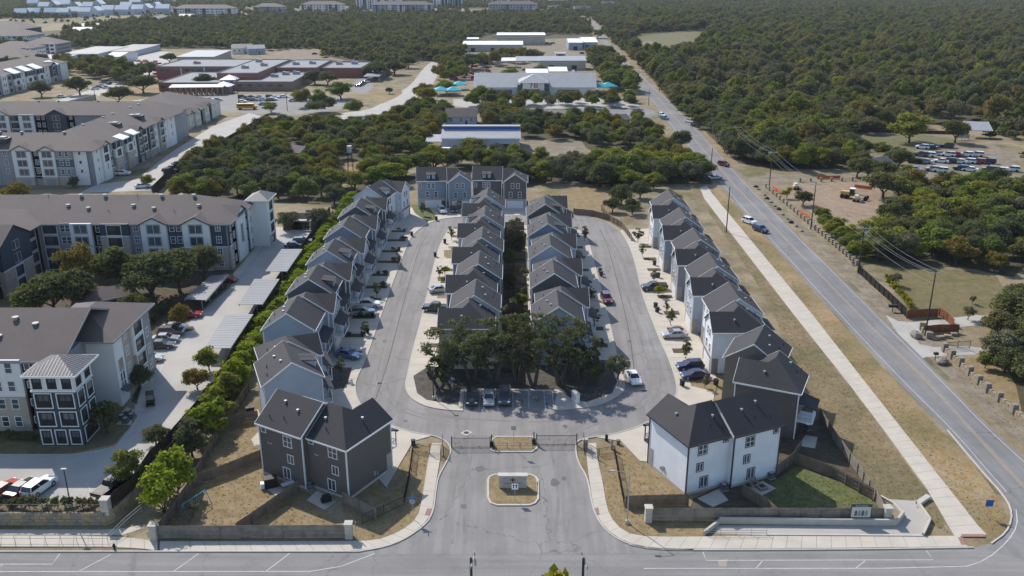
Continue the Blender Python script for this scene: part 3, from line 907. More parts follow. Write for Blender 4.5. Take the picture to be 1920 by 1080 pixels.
        for x in (gm - .8, gm + .8):
            window(t, X(x), yb0 - .7, 6.1, .8, 1.45, 'h', trim)
        window(t, X(.8), -h, 6.1, .55, 1.2, 'h', trim)
        window(t, X(LA + .42), yb0, 6.1, .5, 1.2, 'h', trim)
        for x in (2.9, 5.4):
            window(t, X(x), -h, 3.3, .85, 1.6, 'h', trim)
        for x in (gm - 1.35, gm + 1.35):
            window(t, X(x), yb0 - .7, 3.3, .85, 1.6, 'h', trim)
    if balcony:
        balcony_part(t, X, 1.4, 7.4, -h, -1, trim)
        balcony_part(t, X, g0 + .3, LT - .3, yb0 - .7, -1, trim)
    if deck:
        balcony_part(t, X, 3.6, LA - .3, h, 1, trim, depth=2.4)
        balcony_part(t, X, LA + 3.2, LT - .6, yb1, 1, trim, depth=2.4)
    if dormer:
        for x in (3.35, 4.85):
            yd = -h + .35
            zd = rA + PT * .35
            d = MB()
            d.box(-.5, yd, zd - .1, .5, yd + 1.9, zd + 1.25)
            do = d.build('dormer', wall, t, (X(x), 0, 0))
            MB().add([(-.7, yd - .22, zd + 1.22), (.7, yd - .22, zd + 1.22), (.7, yd + 2.6, zd + 1.62), (-.7, yd + 2.6, zd + 1.62),
                      (-.7, yd - .22, zd + 1.10), (.7, yd - .22, zd + 1.10), (.7, yd + 2.6, zd + 1.50), (-.7, yd + 2.6, zd + 1.50)],
                     [(0, 1, 2, 3), (7, 6, 5, 4), (0, 4, 5, 1), (1, 5, 6, 2), (2, 6, 7, 3), (3, 7, 4, 0)]).build('dormer_roof', 'roof', do)
            window(do, 0, yd, zd + .28, .5, .75, 'h', trim)
    if rear:
        for (u0, yy, sgn) in ((0.0, h, 1), (LA, yb1, 1)):
            w_ = LA if u0 == 0 else LT - LA
            L_ = lambda u: (u0 + u * w_) if not False else 0
            q = 1.0
            for (u, z, w, hh, st) in ((.11, 7.0, .8, .75, ''), (.66, 5.9, 1.5, 1.5, 'vh'), (.70, 3.4, 1.05, 1.2, 'v'), (.58, .75, 1.3, 1.55, 'v')):
                window(t, X(u0 + u * w_), yy, z, w, hh, st, trim, math.pi)
            put(shared(('hoodvent', trim), lambda: MB().box(-.1, 0, 0, .1, .06, .12), 'wall_vent', 'white_trim'), 'wall_vent', t, (X(u0 + .2 * w_), yy, 5.4))
            put(CACHE[('hoodvent', trim)], 'wall_vent', t, (X(u0 + .26 * w_), yy, 5.4))
        # meter boxes on the end wall of the second unit
        m = MB().box(LT, -2.2, 1.0, LT + .14, -1.75, 1.7).box(LT, -2.75, .8, LT + .1, -2.5, 1.3)
        build(m, 'meter_box', 'steel')
        m = MB().box(-.02, -h - .02, 0, LA, h + .03, .35)
        build(MB().box(LA, yb0 - .72, 0, LT + .035, yb1 + .035, .38), 'foundation', 'kerb')
        build(MB().box(-.035, -h + .1, 0, LA, h + .035, .38), 'foundation', 'kerb')
    if vents:
        vm = shared('rvent', lambda: MB().tube((0, 0, -.1), (0, 0, .22), .13, 8).tube((0, 0, .22), (0, 0, .30), .22, 8), 'roof_vent', 'steel')
        pm = shared('rpipe', lambda: MB().tube((0, 0, -.1), (0, 0, .55), .06, 6), 'vent_pipe', 'black_plastic')
        for (x, s, me, nm) in ((2.6, 1.3, vm, 'roof_vent'), (5.6, 1.9, vm, 'roof_vent'), (4.2, 3.3, pm, 'vent_pipe'), (1.6, 3.6, pm, 'vent_pipe'),
                               (10.2, 2.0, vm, 'roof_vent'), (11.4, 3.2, pm, 'vent_pipe'), (9.6, 3.7, pm, 'vent_pipe')):
            yo, r0 = (0, R) if x < LA else (yc, RB)
            put(me, nm, t, (X(x), yo + s, r0 - PT * s))
        put(vm, 'roof_vent', t, (X(x1 - 2.2), yc - 1.2, eB + PT * 2.2))
    return t
def garage_mb():
    m = MB().box(-2.45, 0, 0, 2.45, .05, 2.25)
    for r in range(4):
        for c in range(4):
            m.box(-2.35 + c * 1.19, -.025, .05 + r * .55, -1.25 + c * 1.19, 0, .52 + r * .55)
    return m
def balcony_part(t, X, xa, xb, y, s, trim, depth=1.7):
    """Upper deck with posts, railing and a shed roof; s is the side it stands out on (-1 front, 1 rear)."""
    a, b = sorted((X(xa), X(xb)))
    ys = sorted((y, y + s * depth))
    MB().box(a, ys[0], 2.75, b, ys[1], 2.95).build('balcony_floor', trim, t)
    y_o, y_i = y + s * (depth + .3), y
    z_o, z_i = 5.35, 6.15
    m = MB()
    m.add([(a - .2, y_o, z_o), (b + .2, y_o, z_o), (b + .2, y_i, z_i), (a - .2, y_i, z_i), (a - .2, y_o, z_o - .18), (b + .2, y_o, z_o - .18), (b + .2, y_i, z_i - .18), (a - .2, y_i, z_i - .18)],
          [(0, 1, 2, 3), (7, 6, 5, 4), (0, 4, 5, 1), (1, 5, 6, 2), (2, 6, 7, 3), (3, 7, 4, 0)])
    m.build('balcony_roof', 'roof', t)
    yo = y + s * (depth - .1)
    MB().box(a - .16, min(yo, yo + s * .36), z_o - .22, b + .16, max(yo, yo + s * .36), z_o - .06).build('balcony_beam', trim, t)
    pm = shared(('bpost', trim), lambda: MB().box(-.07, -.07, 2.95, .07, .07, 5.3), 'post', trim)
    for x in (a + .08, (a + b) / 2, b - .08):
        put(pm, 'post', t, (x, yo, 0))
    m = MB().box(a, yo - .03, 3.85, b, yo + .03, 3.92).box(a, yo - .03, 3.02, b, yo + .03, 3.07)
    for xx in (a + .03, b - .03):
        m.box(xx - .03, ys[0] + .05, 3.85, xx + .03, ys[1] - .14, 3.92)
    n = int((b - a) / .3)
    for i in range(1, n):
        x = a + (b - a) * i / n
        m.box(x - .015, yo - .015, 3.07, x + .015, yo + .015, 3.85)
    tag(m.build('railing', 'dark_trim' if s < 0 else trim, t), kind='stuff')

HP = math.pi / 2
G_IE, G_IW, G_W, G_E = 'twin houses of the inner east row', 'twin houses of the inner west row', 'twin houses along the west side of the loop', 'twin houses along the main road'
# inner row facing the east arm of the loop
for i, (y, wall, lab) in enumerate((
        (147.6, 'bluegrey', 'pale blue-grey house behind the big oaks, near end of the inner east row'),
        (166.0, 'charcoal', 'twin house with a near black gable, second from the oaks in the inner east row'),
        (184.4, 'paleblue', 'twin house with a bright blue gable in the middle of the inner east row'),
        (202.3, 'greyblue', 'dormered house with a slate blue gable, second from the back, inner east row'),
        (220.6, 'charcoal', 'dark gabled twin house at the back end of the inner east row by the bend'))):
    twin_house(lab, (8.3 + i * .05, y, .1), HP, wall, dormer=i >= 3, balcony=True, group=G_IE)
# inner row facing the west arm: the gable end is the far one
for i, (y, wall, lab) in enumerate((
        (162.0, 'cream', 'cream twin house behind the big oaks at the near end of the inner west row'),
        (180.4, 'slate', 'slate twin house second from the oaks in the inner west row'),
        (199.2, 'greyblue', 'blue-grey twin house in the middle of the inner west row'),
        (218.4, 'paleblue', 'dormered pale blue twin house second from the back of the inner west row'),
        (237.8, 'white', 'dormered house at the back end of the inner west row before the dark house'))):
    twin_house(lab, (-6.9 + i * .08, y, .1), -HP, wall, dormer=i >= 3, balcony=False, group=G_IW)
# west side of the loop
for i, (y, wall, lab) in enumerate((
        (144.4, 'bluegrey', 'grey-green twin house with a plain broad end gable, first of the straight west row'),
        (162.6, 'slate', 'dormered twin house with a dark end gable, second in the straight west row'),
        (181.0, 'paleblue', 'dormered twin house with a light blue end gable in the middle of the west row'),
        (200.2, 'greyblue', 'blue gabled twin house without dormers, fourth in the west row'),
        (218.6, 'slate', 'dormered slate twin house, last of the straight west row before the white one'))):
    twin_house(lab, (-39.2 - i * .05, y, .1), HP, wall, dormer=i in (1, 2, 4), balcony=True, group=G_W)
twin_house('light blue dormered twin house set askew right behind the charcoal house', (-33.6, 123.9, .1), rad(112), 'paleblue', dormer=True, balcony=True, group=G_W)
twin_house('white twin house with a brick ground floor turned towards the bend of the loop', (-39.4, 239.4, .1), rad(77), 'white', dormer=True, balcony=False, base='brick_base', group=G_W)
# along the main road, the gable end is the far one
for i, (y, x, wall, lab) in enumerate((
        (160.2, 41.3, 'white', 'white twin house with a limewashed end wall beside the parked dark cars'),
        (178.9, 41.4, 'paleblue', 'pale blue twin house facing the silver parked sedan'),
        (197.8, 41.7, 'midgrey', 'grey twin house facing the dark pickup truck'),
        (216.6, 41.9, 'bluegrey', 'light grey-blue twin house, second from the back along the main road'),
        (235.6, 42.2, 'white', 'white twin house at the back end of the row along the main road'))):
    twin_house(lab, (x, y, .1), -HP, wall, dormer=False, balcony=False, deck=True, base='brick_base' if i == 0 else 'stone_base', group=G_E)
twin_house('askew twin house with an olive end gable and a charcoal second half', (42.4, 138.6, .1), rad(-115.5), 'olive', wallB='charcoal', dormer=False, balcony=False, deck=True, base='brick_base', group=G_E, bo=4.0)
# by the entrance
def place(px_a, px_b, z=0.0):
    """Heading from one ground point to another."""
    a, b = P(*px_a, z), P(*px_b, z)
    return math.atan2(b.y - a.y, b.x - a.x)
A0 = P(494.7, 887.8); A1 = P(642.7, 942.9)
rz = math.atan2(A1.y - A0.y, A1.x - A0.x)                  # along the rear wall, dark house
ux = Vector((math.cos(rz), math.sin(rz), 0)); uy = Vector((-ux.y, ux.x, 0))
k = 15.0 / LT
t = twin_house('charcoal twin house with white window frames beside the entrance, its back to the yards', A0 + uy * (WD / 2) + Vector((0, 0, 0)), rz + math.pi, 'charcoal', mirror=True, dormer=False, balcony=True, rear=True)
t.scale = (k, 1, 1.0)
B0 = P(1205.8 + 86, 935.6); B1 = P(1454.4, 891)
B0 = P(1292, 936)
rz = math.atan2(B1.y - B0.y, B1.x - B0.x)
ux = Vector((math.cos(rz), math.sin(rz), 0)); uy = Vector((-ux.y, ux.x, 0))
k = (B1 - B0).length / LT
t = twin_house('white twin house with dark corner trim beside the entrance, its back to the patios', B1 + uy * (WD / 2), rz + math.pi, 'white', mirror=False, dormer=False, balcony=True, rear=True, trim='dark_trim')
t.scale = (k, 1, 1.0)
# at the head of the loop, facing the camera
twin_house('blue-grey twin house facing down the loop with a white SUV on its drive', (-28.6, 264.8, .1), rad(5), 'greyblue', dormer=True, balcony=False, group='twin houses at the head of the loop')
twin_house('charcoal twin house facing down the loop with pale dormers', (-11.6, 266.3, .1), rad(-1), 'charcoal', dormer=True, balcony=False, group='twin houses at the head of the loop')
# ------------------------------------------------------------------ apartment blocks
def hip_planes(x0, y0, x1, y1, ze, pitch, ov=.6, gx0=False, gx1=False, gy0=False, gy1=False):
    """Hipped roof planes over a rectangle; a g-flag turns that end into a gable. The ridge follows the longer side."""
    x0 -= ov; y0 -= ov; x1 += ov; y1 += ov
    ze = ze - pitch * ov
    if x1 - x0 >= y1 - y0:
        hh = (y1 - y0) / 2; yc = (y0 + y1) / 2; zr = ze + pitch * hh
        a = x0 if gx0 else x0 + hh; b = x1 if gx1 else x1 - hh
        pl = [[(x0, y0, ze), (x1, y0, ze), (b, yc, zr), (a, yc, zr)], [(x1, y1, ze), (x0, y1, ze), (a, yc, zr), (b, yc, zr)]]
        if not gx0: pl.append([(x0, y1, ze), (x0, y0, ze), (a, yc, zr)])
        if not gx1: pl.append([(x1, y0, ze), (x1, y1, ze), (b, yc, zr)])
    else:
        hh = (x1 - x0) / 2; xc = (x0 + x1) / 2; zr = ze + pitch * hh
        a = y0 if gy0 else y0 + hh; b = y1 if gy1 else y1 - hh
        pl = [[(x1, y0, ze), (x1, y1, ze), (xc, b, zr), (xc, a, zr)], [(x0, y1, ze), (x0, y0, ze), (xc, a, zr), (xc, b, zr)]]
        if not gy0: pl.append([(x0, y0, ze), (x1, y0, ze), (xc, a, zr)])
        if not gy1: pl.append([(x1, y1, ze), (x0, y1, ze), (xc, b, zr)])
    return pl
def roof_obj(t, planes, mat, trim='white_trim', name='roof', drop=.2):
    if mat == 'aptroof' and trim == 'white_trim': trim = 'aptgrey'
    m = MB()
    e = roof_piece(m, planes, drop)
    o = m.build(name, mat, t)
    f = MB(); fascia(f, e, .28); f.build('fascia', trim, o)
    return o
def facade(t, org, rz, bays, nf, fh, depth=1.0, roofmat='aptroof', ztop=None):
    """A run of bays along local x seen from -y: (width, projection, storey materials, window style, gabled)."""
    f = bpy.data.objects.new('facade', None); COL.objects.link(f); f.parent = t
    f.location = org; f.rotation_euler = (0, 0, rz)
    x = 0.0
    H = nf * fh if ztop is None else ztop
    for (w, pr, mats, style, gab) in bays:
        if w <= 0:
            x += -w
            continue
        mats = [mats] * nf if isinstance(mats, str) else mats
        k = 0
        while k < nf:
            j = k
            while j < nf and mats[j] == mats[k]: j += 1
            z1 = H if j == nf else j * fh
            MB().box(x + .02, -pr, k * fh + .02, x + w - .02, depth, z1 - .06 if j == nf else z1 - .0).build('bay', mats[k], f)
            if j < nf: MB().box(x - .04, -pr - .07, z1 - .09, x + w + .04, -pr + .02, z1 + .09).build('belt_course', 'white_trim', f)
            k = j
        if gab:
            zt = H
            rise = w * .26
            MB().add([(x + .02, -pr, zt - .06), (x + w - .02, -pr, zt - .06), (x + w / 2, -pr, zt + rise - .1), (x + .02, depth + 3, zt - .06), (x + w - .02, depth + 3, zt - .06), (x + w / 2, depth + 3, zt + rise - .1)],
                     [(0, 1, 2), (5, 4, 3), (0, 2, 5, 3), (1, 4, 5, 2)]).build('gable', mats[-1], f)
            yy = -pr - .35
            yb = depth + max(5.0, rise / .33 + 1)
            roof_obj(f, [[(x - .3, yy, zt - .12), (x + w / 2, yy, zt + rise), (x + w / 2, yb, zt + rise), (x - .3, yb, zt - .12)], [(x + w / 2, yy, zt + rise), (x + w + .3, yy, zt - .12), (x + w + .3, yb, zt - .12), (x + w / 2, yb, zt + rise)]], roofmat, 'dark_trim', 'gable_roof')
        for k in range(nf):
            st = style[k] if len(style) > 1 else style
            z = k * fh
            xc = x + w / 2
            if st == 'w': window(f, xc, -pr, z + .95, 1.0, 1.5, 'vh')
            elif st == 'W':
                for s in (-1, 1): window(f, xc + s * min(1.0, w * .22), -pr, z + .85, .95, 1.55, 'h')
            elif st == 't': window(f, xc, -pr, z + .6, .7, 1.9, 'h')
            elif st == 's': window(f, xc, -pr, z + 1.2, .7, 1.0, '')
            elif st == 'B': window(f, xc, -pr, z + .5, min(2.9, w * .6), 2.0, 'v', 'dark_trim')
            elif st == 'g':
                gm_ = shared('aptgarage', lambda: MB().box(-1.3, -.08, 0, 1.3, 0, 2.2).box(-1.25, -.11, .1, 1.25, -.08, .55).box(-1.25, -.11, .63, 1.25, -.08, 1.08).box(-1.25, -.11, 1.16, 1.25, -.08, 1.6).box(-1.25, -.11, 1.68, 1.25, -.08, 2.13), 'garage_door', 'midgrey')
                n = max(1, int(w / 3.2))
                for q in range(n): put(gm_, 'garage_door', f, (x + w * (q + .5) / n, -pr, z))
            elif st == 'b':
                bw = min(3.2, w - .8)
                key = ('balc', round(bw, 1))
                def mk():
                    m = MB()
                    m.box(-bw / 2 - .12, -.1, -.12, bw / 2 + .12, .02, .1).box(-bw / 2 - .12, -.1, 2.35, bw / 2 + .12, .02, 2.5)
                    m.box(-bw / 2 - .12, -.1, .1, -bw / 2, .02, 2.35).box(bw / 2, -.1, .1, bw / 2 + .12, .02, 2.35)
                    return m
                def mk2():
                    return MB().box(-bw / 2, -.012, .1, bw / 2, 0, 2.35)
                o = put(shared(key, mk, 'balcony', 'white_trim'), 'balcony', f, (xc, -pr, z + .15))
                put(shared(key + ('v',), mk2, 'painted_recess', 'dark_panel'), 'painted_recess', o)  # flat dark sheet: balcony shade put into the colour, no hollow behind
                rl = put(shared(key + ('r',), lambda: rail_mb(bw), 'railing', 'black_iron'), 'railing', o)
                dm = shared(('bdoor',), lambda: MB().box(-.8, -.03, .12, .8, -.012, 2.1), 'glass_door', 'glass')
                put(dm, 'glass_door', o, (-bw * .12, 0, 0))
        x += w
    flat_children(f, t)
    return x
def flat_children(f, t):
    """Hand a facade's pieces to the building itself, so that they are its parts."""
    mw = Matrix.Translation(f.location) @ f.rotation_euler.to_matrix().to_4x4()
    for c in [o for o in bpy.data.objects if o.parent == f] if False else list(f.children):
        m = mw @ (Matrix.Translation(c.location) @ c.rotation_euler.to_matrix().to_4x4())
        c.parent = t
        c.location = m.to_translation()
        c.rotation_euler = m.to_euler()
    bpy.data.objects.remove(f)
def rail_mb(bw):
    m = MB().box(-bw / 2, -.09, 1.02, bw / 2, -.05, 1.08).box(-bw / 2, -.09, .14, bw / 2, -.05, .19)
    n = int(bw / .28)
    for i in range(1, n):
        xx = -bw / 2 + bw * i / n
        m.box(xx - .015, -.085, .19, xx + .015, -.055, 1.02)
    return m
def vents_on(t, pts):
    vm = shared('bigvent', lambda: MB().tube((0, 0, -.2), (0, 0, .3), .3, 10).tube((0, 0, .3), (0, 0, .45), .5, 10), 'roof_vent', 'greymetal')
    pm = CACHE['rpipe']
    for i, p in enumerate(pts):
        put(vm if i % 3 else pm, 'roof_vent' if i % 3 else 'vent_pipe', t, p)

W_, G_, N_, TL, BG = 'aptwhite', 'aptgrey', 'aptnavy', 'aptteal', 'aptbeige'
FH = 2.95
# front block with the corner tower
t = thing('apartment_building', 'four storey apartment building with a dark corner tower beside the front car park', 'apartment building', (0, 0, TZ))
H4 = FH * 4
MB().box(-150, 120.8, 0, -66.9, 141, H4 - .1).build('wall', G_, t)
MB().box(-73.5, 131.6, 0, -62.75, 143, H4 - .1).build('wall', BG, t)
MB().box(-67, 128.4, 0, -62.6, 131.7, H4 - .05).build('wall', W_, t)
facade(t, (-104.5, 120.8, 0), 0, [(6, .6, [BG, W_, W_, W_], 'B', 1), (3, 0, G_, 'w', 0), (6, .6, [BG, BG, W_, W_], 'b', 0), (2.4, 0, G_, 't', 0), (6, .5, [BG, BG, W_, W_], 'W', 0), (2.6, 0, G_, 's', 0), (5.6, .5, [BG, BG, W_, W_], 'W', 0), (1.5, 0, [G_, G_, G_, W_], 's', 0)], 4, FH)
facade(t, (-62.6, 128.4, 0), HP, [(3.2, .05, W_, '----', 0), (3.6, -.2, G_, '-www', 0), (4.2, .3, [BG, BG, W_, W_], 'bbbb', 0), (3.6, 0, G_, 'www-', 0)], 4, FH)
window(t, -62.55, 130.0, 5.6, 1.7, 2.1, '', 'aptwhite', HP)
for s in (-.45, .45):
    window(t, -62.55, 130.0 + s, 2.2, .6, 3.2, 'h', 'aptwhite', HP)
aw = MB().add([(0, -1.1, 2.5), (0, 1.1, 2.5), (1.2, 1.1, 1.9), (1.2, -1.1, 1.9), (0, -1.1, 2.44), (0, 1.1, 2.44), (1.2, 1.1, 1.84), (1.2, -1.1, 1.84)], [(0, 3, 2, 1), (4, 5, 6, 7), (2, 3, 7, 6), (0, 1, 5, 4), (0, 4, 7, 3), (1, 2, 6, 5)])
aw.build('awning', 'dark_trim', t, (-62.58, 129.6, .6))
roof_obj(t, hip_planes(-150, 120.8, -66.9, 141, H4, .42, gx1=True), 'aptroof')
roof_obj(t, hip_planes(-75, 127.8, -62.4, 144, H4 + .05, .42, ov=.5), 'aptroof')
vents_on(t, [(-84 - i * 2.2, 131.2 + (i % 2) * .3, H4 + 4.3) for i in range(6)] + [(-70.6, 139, H4 + 2.6), (-73.5, 127.5, H4 + 2.6), (-78, 125, H4 + 1.6), (-69, 135, H4 + 2.2), (-82, 126, H4 + 2.1), (-77, 128.5, H4 + 3.2)])
# its tower
tw = (-69.4, 115.9, -63.0, 121.5)
MB().box(tw[0], tw[1], 0, tw[2], tw[3], FH * 3).build('tower_wall', N_, t)
MB().box(tw[0] + .05, tw[1] + .05, FH * 3, tw[2] - .05, tw[3], H4).build('tower_wall', W_, t)
MB().box(tw[0] - .06, tw[1] - .08, FH * 3 - .12, tw[2] + .06, tw[3], FH * 3 + .1).build('belt_course', 'white_trim', t)
def painted_recess(x, y, z, w, h, rz, panes=True):
    o = put(shared(('rec', w, h), lambda: MB().box(-w / 2 - .12, -.1, -.12, w / 2 + .12, .02, .02).box(-w / 2 - .12, -.1, h, w / 2 + .12, .02, h + .12).box(-w / 2 - .12, -.1, .02, -w / 2, .02, h).box(w / 2, -.1, .02, w / 2 + .12, .02, h), 'patio_frame', 'white_trim'), 'patio_frame', t, (x, y, z), rz)
    put(shared(('recv', w, h), lambda: MB().box(-w / 2, -.015, .02, w / 2, 0, h), 'painted_recess', 'dark_panel'), 'painted_recess', o)  # dark sheet on the tower wall, painting the shade inside a patio
    put(shared(('recg', w, h), lambda: MB().box(-w * .3, -.03, h * .45, -w * .02, -.015, h * .9).box(w * .05, -.03, h * .45, w * .33, -.015, h * .9), 'window_pair', 'glass'), 'window_pair', o)
    put(shared(('recr', w, h), lambda: rail_mb(w), 'railing', 'black_iron'), 'railing', o)
for k in range(4):
    n = 3 if k in (0, 3) else 2
    for i in range(n):
        w = 1.45 if n == 3 else 2.35
        painted_recess(tw[0] + (tw[2] - tw[0]) * (i + .5) / n, tw[1] + (.05 if k == 3 else 0), k * FH + .3, w, 2.25, 0)
    for i in range(2 if k else 1):
        w = 1.8 if k else 4.0
        painted_recess(tw[2] - (.05 if k == 3 else 0), tw[1] + (tw[3] - tw[1]) * (i + .5) / (2 if k else 1), k * FH + .3, w, 2.25, HP)
pl = hip_planes(tw[0], tw[1], tw[2], tw[3] + .8, H4, .42, ov=.7)
ro = roof_obj(t, pl, 'metalroof', 'white_trim', 'tower_roof')
seam = MB()
xc, ycn = (tw[0] + tw[2]) / 2, (tw[1] + tw[3] + .8) / 2
zr_ = max(p[2] for q in pl for p in q)
def on_roof(x, y):
    d = min(x - (tw[0] - .7), tw[2] + .7 - x, y - (tw[1] - .7), tw[3] + 1.5 - y)
    return H4 - .42 * .7 + .42 * d
for i in range(1, 16):
    x = tw[0] - .7 + (tw[2] - tw[0] + 1.4) * i / 16
    d = min(x - tw[0] + .7, tw[2] + .7 - x)
    seam.tube((x, tw[1] - .7, on_roof(x, tw[1] - .7) + .03), (x, tw[1] - .7 + d, on_roof(x, tw[1] - .7 + d) + .03), .035, 4)
for i in range(1, 15):
    y = tw[1] - .7 + (tw[3] - tw[1] + 2.2) * i / 15
    d = min(y - tw[1] + .7, tw[3] + 1.5 - y)
    seam.tube((tw[2] + .7, y, on_roof(tw[2] + .7, y) + .03), (tw[2] + .7 - d, y, on_roof(tw[2] + .7 - d, y) + .03), .035, 4)
tag(seam.build('roof_seams', 'steel', ro), kind='stuff')

# middle block around the courtyard
t = thing('apartment_building', 'four storey apartment building wrapping the courtyard of oaks behind the carports', 'apartment building', (0, 0, TZ))
H4 = 11.4; FH2 = H4 / 4
MB().box(-150, 197.2, 0, -65.4, 217, H4 - .1).build('wall', G_, t)
MB().box(-140, 160, 0, -108.6, 200, H4 - .1).build('wall', G_, t)
facade(t, (-108.6, 197.2, 0), 0, [(4.9, .1, G_, 'bbbb', 0), (2.5, .4, G_, 'wwWW', 0), (4.9, .8, W_, 'BBBB', 0), (2.2, 0, [BG, G_, N_, N_], 't', 0), (6.4, 1.3, [BG, BG, BG, N_], 'bbbb', 0), (2.7, .1, [BG, G_, G_, G_], 'wwww', 0), (5.9, .9, [BG, W_, W_, W_], 'BBBB', 1), (3.6, .1, [BG, N_, N_, N_], 'WWWW', 0), (6.2, .9, [BG, BG, W_, W_], 'BBBB', 1), (3.6, .2, [BG, BG, N_, N_], 'wwww', 0)], 4, FH2)
facade(t, (-65.4, 197.2, 0), HP, [(2.6, .25, [BG, BG, N_, N_], 'tttt', 0), (3.4, 0, G_, 'wwww', 0), (7, .4, W_, '----', 1), (3, 0, G_, 'tttt', 0), (3.6, .2, W_, 'wwww', 0)], 4, FH2)
window(t, -64.95, 206.6, 4.0, 1.8, 4.6, 'v', 'white_trim', HP)
facade(t, (-108.6, 168, 0), HP, [(7, .6, [BG, BG, BG, N_], 'bbbb', 1), (3.5, 0, [BG, G_, G_, G_], 'tttt', 0), (12, 1.2, [BG, BG, N_, N_], 'bbBB', 1), (6, 0, G_, 'bbbb', 0)], 4, FH2)
roof_obj(t, hip_planes(-150, 197.2, -65.0, 217, H4, .42), 'aptroof')
roof_obj(t, hip_planes(-140, 158, -108.2, 207, H4 + .03, .36), 'aptroof')
MB().box(-65.6, 216, 0, -61.2, 222.5, H4 + .9).build('stair_tower', W_, t)
facade(t, (-61.2, 216.4, 0), HP, [(5.7, .1, [BG, W_, W_, W_], 'bbbb', 0)], 4, FH2)
roof_obj(t, hip_planes(-65.8, 215.8, -61.0, 222.7, H4 + .9, .5, ov=.6), 'metalroof', 'white_trim', 'tower_roof')
roof_obj(t, hip_planes(-88, 221, -82, 227, H4 - 1, .5, ov=.5), 'metalroof', 'white_trim', 'entry_roof')
vents_on(t, [(-110 + i * 6.7 + (i % 2), 206.4, H4 + 4.0) for i in range(7)] + [(-104 + i * 5.1, 203 - (i % 3), H4 + 2.4 - .42 * (i % 3)) for i in range(7)])
st_ = thing('courtyard_pavilion', 'shingled courtyard pavilion roof beside the oaks between the two apartment blocks', 'pavilion', P(205, 577, TZ), rad(38))
roof_obj(st_, hip_planes(-5, -2.6, 5, 2.6, 3.2, .45), 'aptroof')
for x in (-4.6, 4.6):
    for y in (-2.2, 2.2):
        MB().box(x - .15, y - .15, 0, x + .15, y + .15, 3.1).build('post', 'white_trim', st_)

# upper block with garages
t = thing('apartment_building', 'long four storey apartment building with garages along the shaded upper drive', 'apartment building', (0, 0, TZ))
H4 = 11.6; FH3 = H4 / 4
MB().box(-240, 283.5, 0, -136.5, 302, H4 - .1).build('wall', G_, t)
MB().box(-158, 284, 0, -134.8, 364, H4 - .1).build('wall', G_, t)
MB().box(-250, 356.5, 0, -136, 375, H4 - .1).build('wall', G_, t)
facade(t, (-178, 283.5, 0), 0, [(7, .8, [BG, BG, W_, N_], 'gbBB', 0), (6, .3, G_, 'gwww', 0), (5, .2, G_, 'gwww', 0), (6, .9, [BG, W_, W_, W_], 'gBBB', 1), (2.6, 0, [BG, G_, TL, TL], 'gwww', 0), (5, .9, [BG, W_, W_, W_], 'gBBB', 1), (5.5, .6, [BG, G_, TL, G_], '-WWW', 0), (4.4, .1, W_, '-sss', 0)], 4, FH3)
facade(t, (-134.8, 284, 0), HP, [(5.5, .2, W_, '-sss', 0), (5.5, .7, [W_, W_, W_, W_], '-tbb', 1), (4, .1, [BG, TL, TL, G_], '-www', 0), (5.5, .9, [BG, BG, W_, N_], 'gwbb', 0), (4, .1, [BG, G_, G_, G_], 'gwww', 0), (5.5, .9, [BG, BG, W_, N_], 'gwbb', 0), (4, .3, [BG, W_, W_, W_], 'gwww', 0), (5.5, .8, N_, 'gbbb', 1), (5, .3, [BG, G_, W_, W_], 'gbbb', 0), (5.5, .8, [BG, N_, N_, N_], 'gbbb', 0), (5, .2, W_, 'gwww', 0), (5, .9, [BG, BG, G_, G_], 'gbbb', 1), (5, .2, W_, '-sss', 0), (8, .3, W_, '-www', 0)], 4, FH3)
facade(t, (-206, 356.5, 0), 0, [(6, .6, W_, 'BBBB', 1), (4, 0, N_, 'bbbb', 0), (6, .6, W_, 'BBBB', 0), (5, 0, TL, 'WWWW', 0), (8, .9, N_, 'BBBB', 1), (3, 0, G_, 'wwww', 0)], 4, FH3)
roof_obj(t, hip_planes(-240, 283.5, -136.5, 302, H4, .42), 'aptroof')
roof_obj(t, hip_planes(-158, 283.2, -134.6, 366, H4 + .04, .40, ov=.7), 'aptroof')
roof_obj(t, hip_planes(-250, 356.5, -136, 375, H4 + .02, .42), 'aptroof')
for y in (303.5, 313):
    roof_obj(t, [[(-134.5 + 1.6, y - .3, H4 - .4), (-134.5 + 1.6, y + 5.8, H4 - .4), (-139, y + 5.8, H4 + 1.6), (-139, y - .3, H4 + 1.6)]], 'whitemetal', 'white_trim', 'bay_roof')
for (x, y) in ((-166, 288), (-142, 317), (-141, 335)):
    b = MB().box(x - 3, y - 1.8, H4 + 1.6, x + 3, y + 1.8, H4 + 2.9).build('plant_well', 'dark_trim', t)
    MB().box(x - 2.2, y - 1.1, H4 + 2.9, x - .2, y + 1.0, H4 + 3.3).box(x + .3, y - 1.1, H4 + 2.9, x + 2.2, y + 1.0, H4 + 3.4).build('condenser', 'greymetal', b)
vents_on(t, [(-196 + i * 7, 292.5, H4 + 3.8) for i in range(8)] + [(-146, 304 + i * 8, H4 + 4.4) for i in range(7)] + [(-200 + i * 8, 366, H4 + 3.8) for i in range(7)])

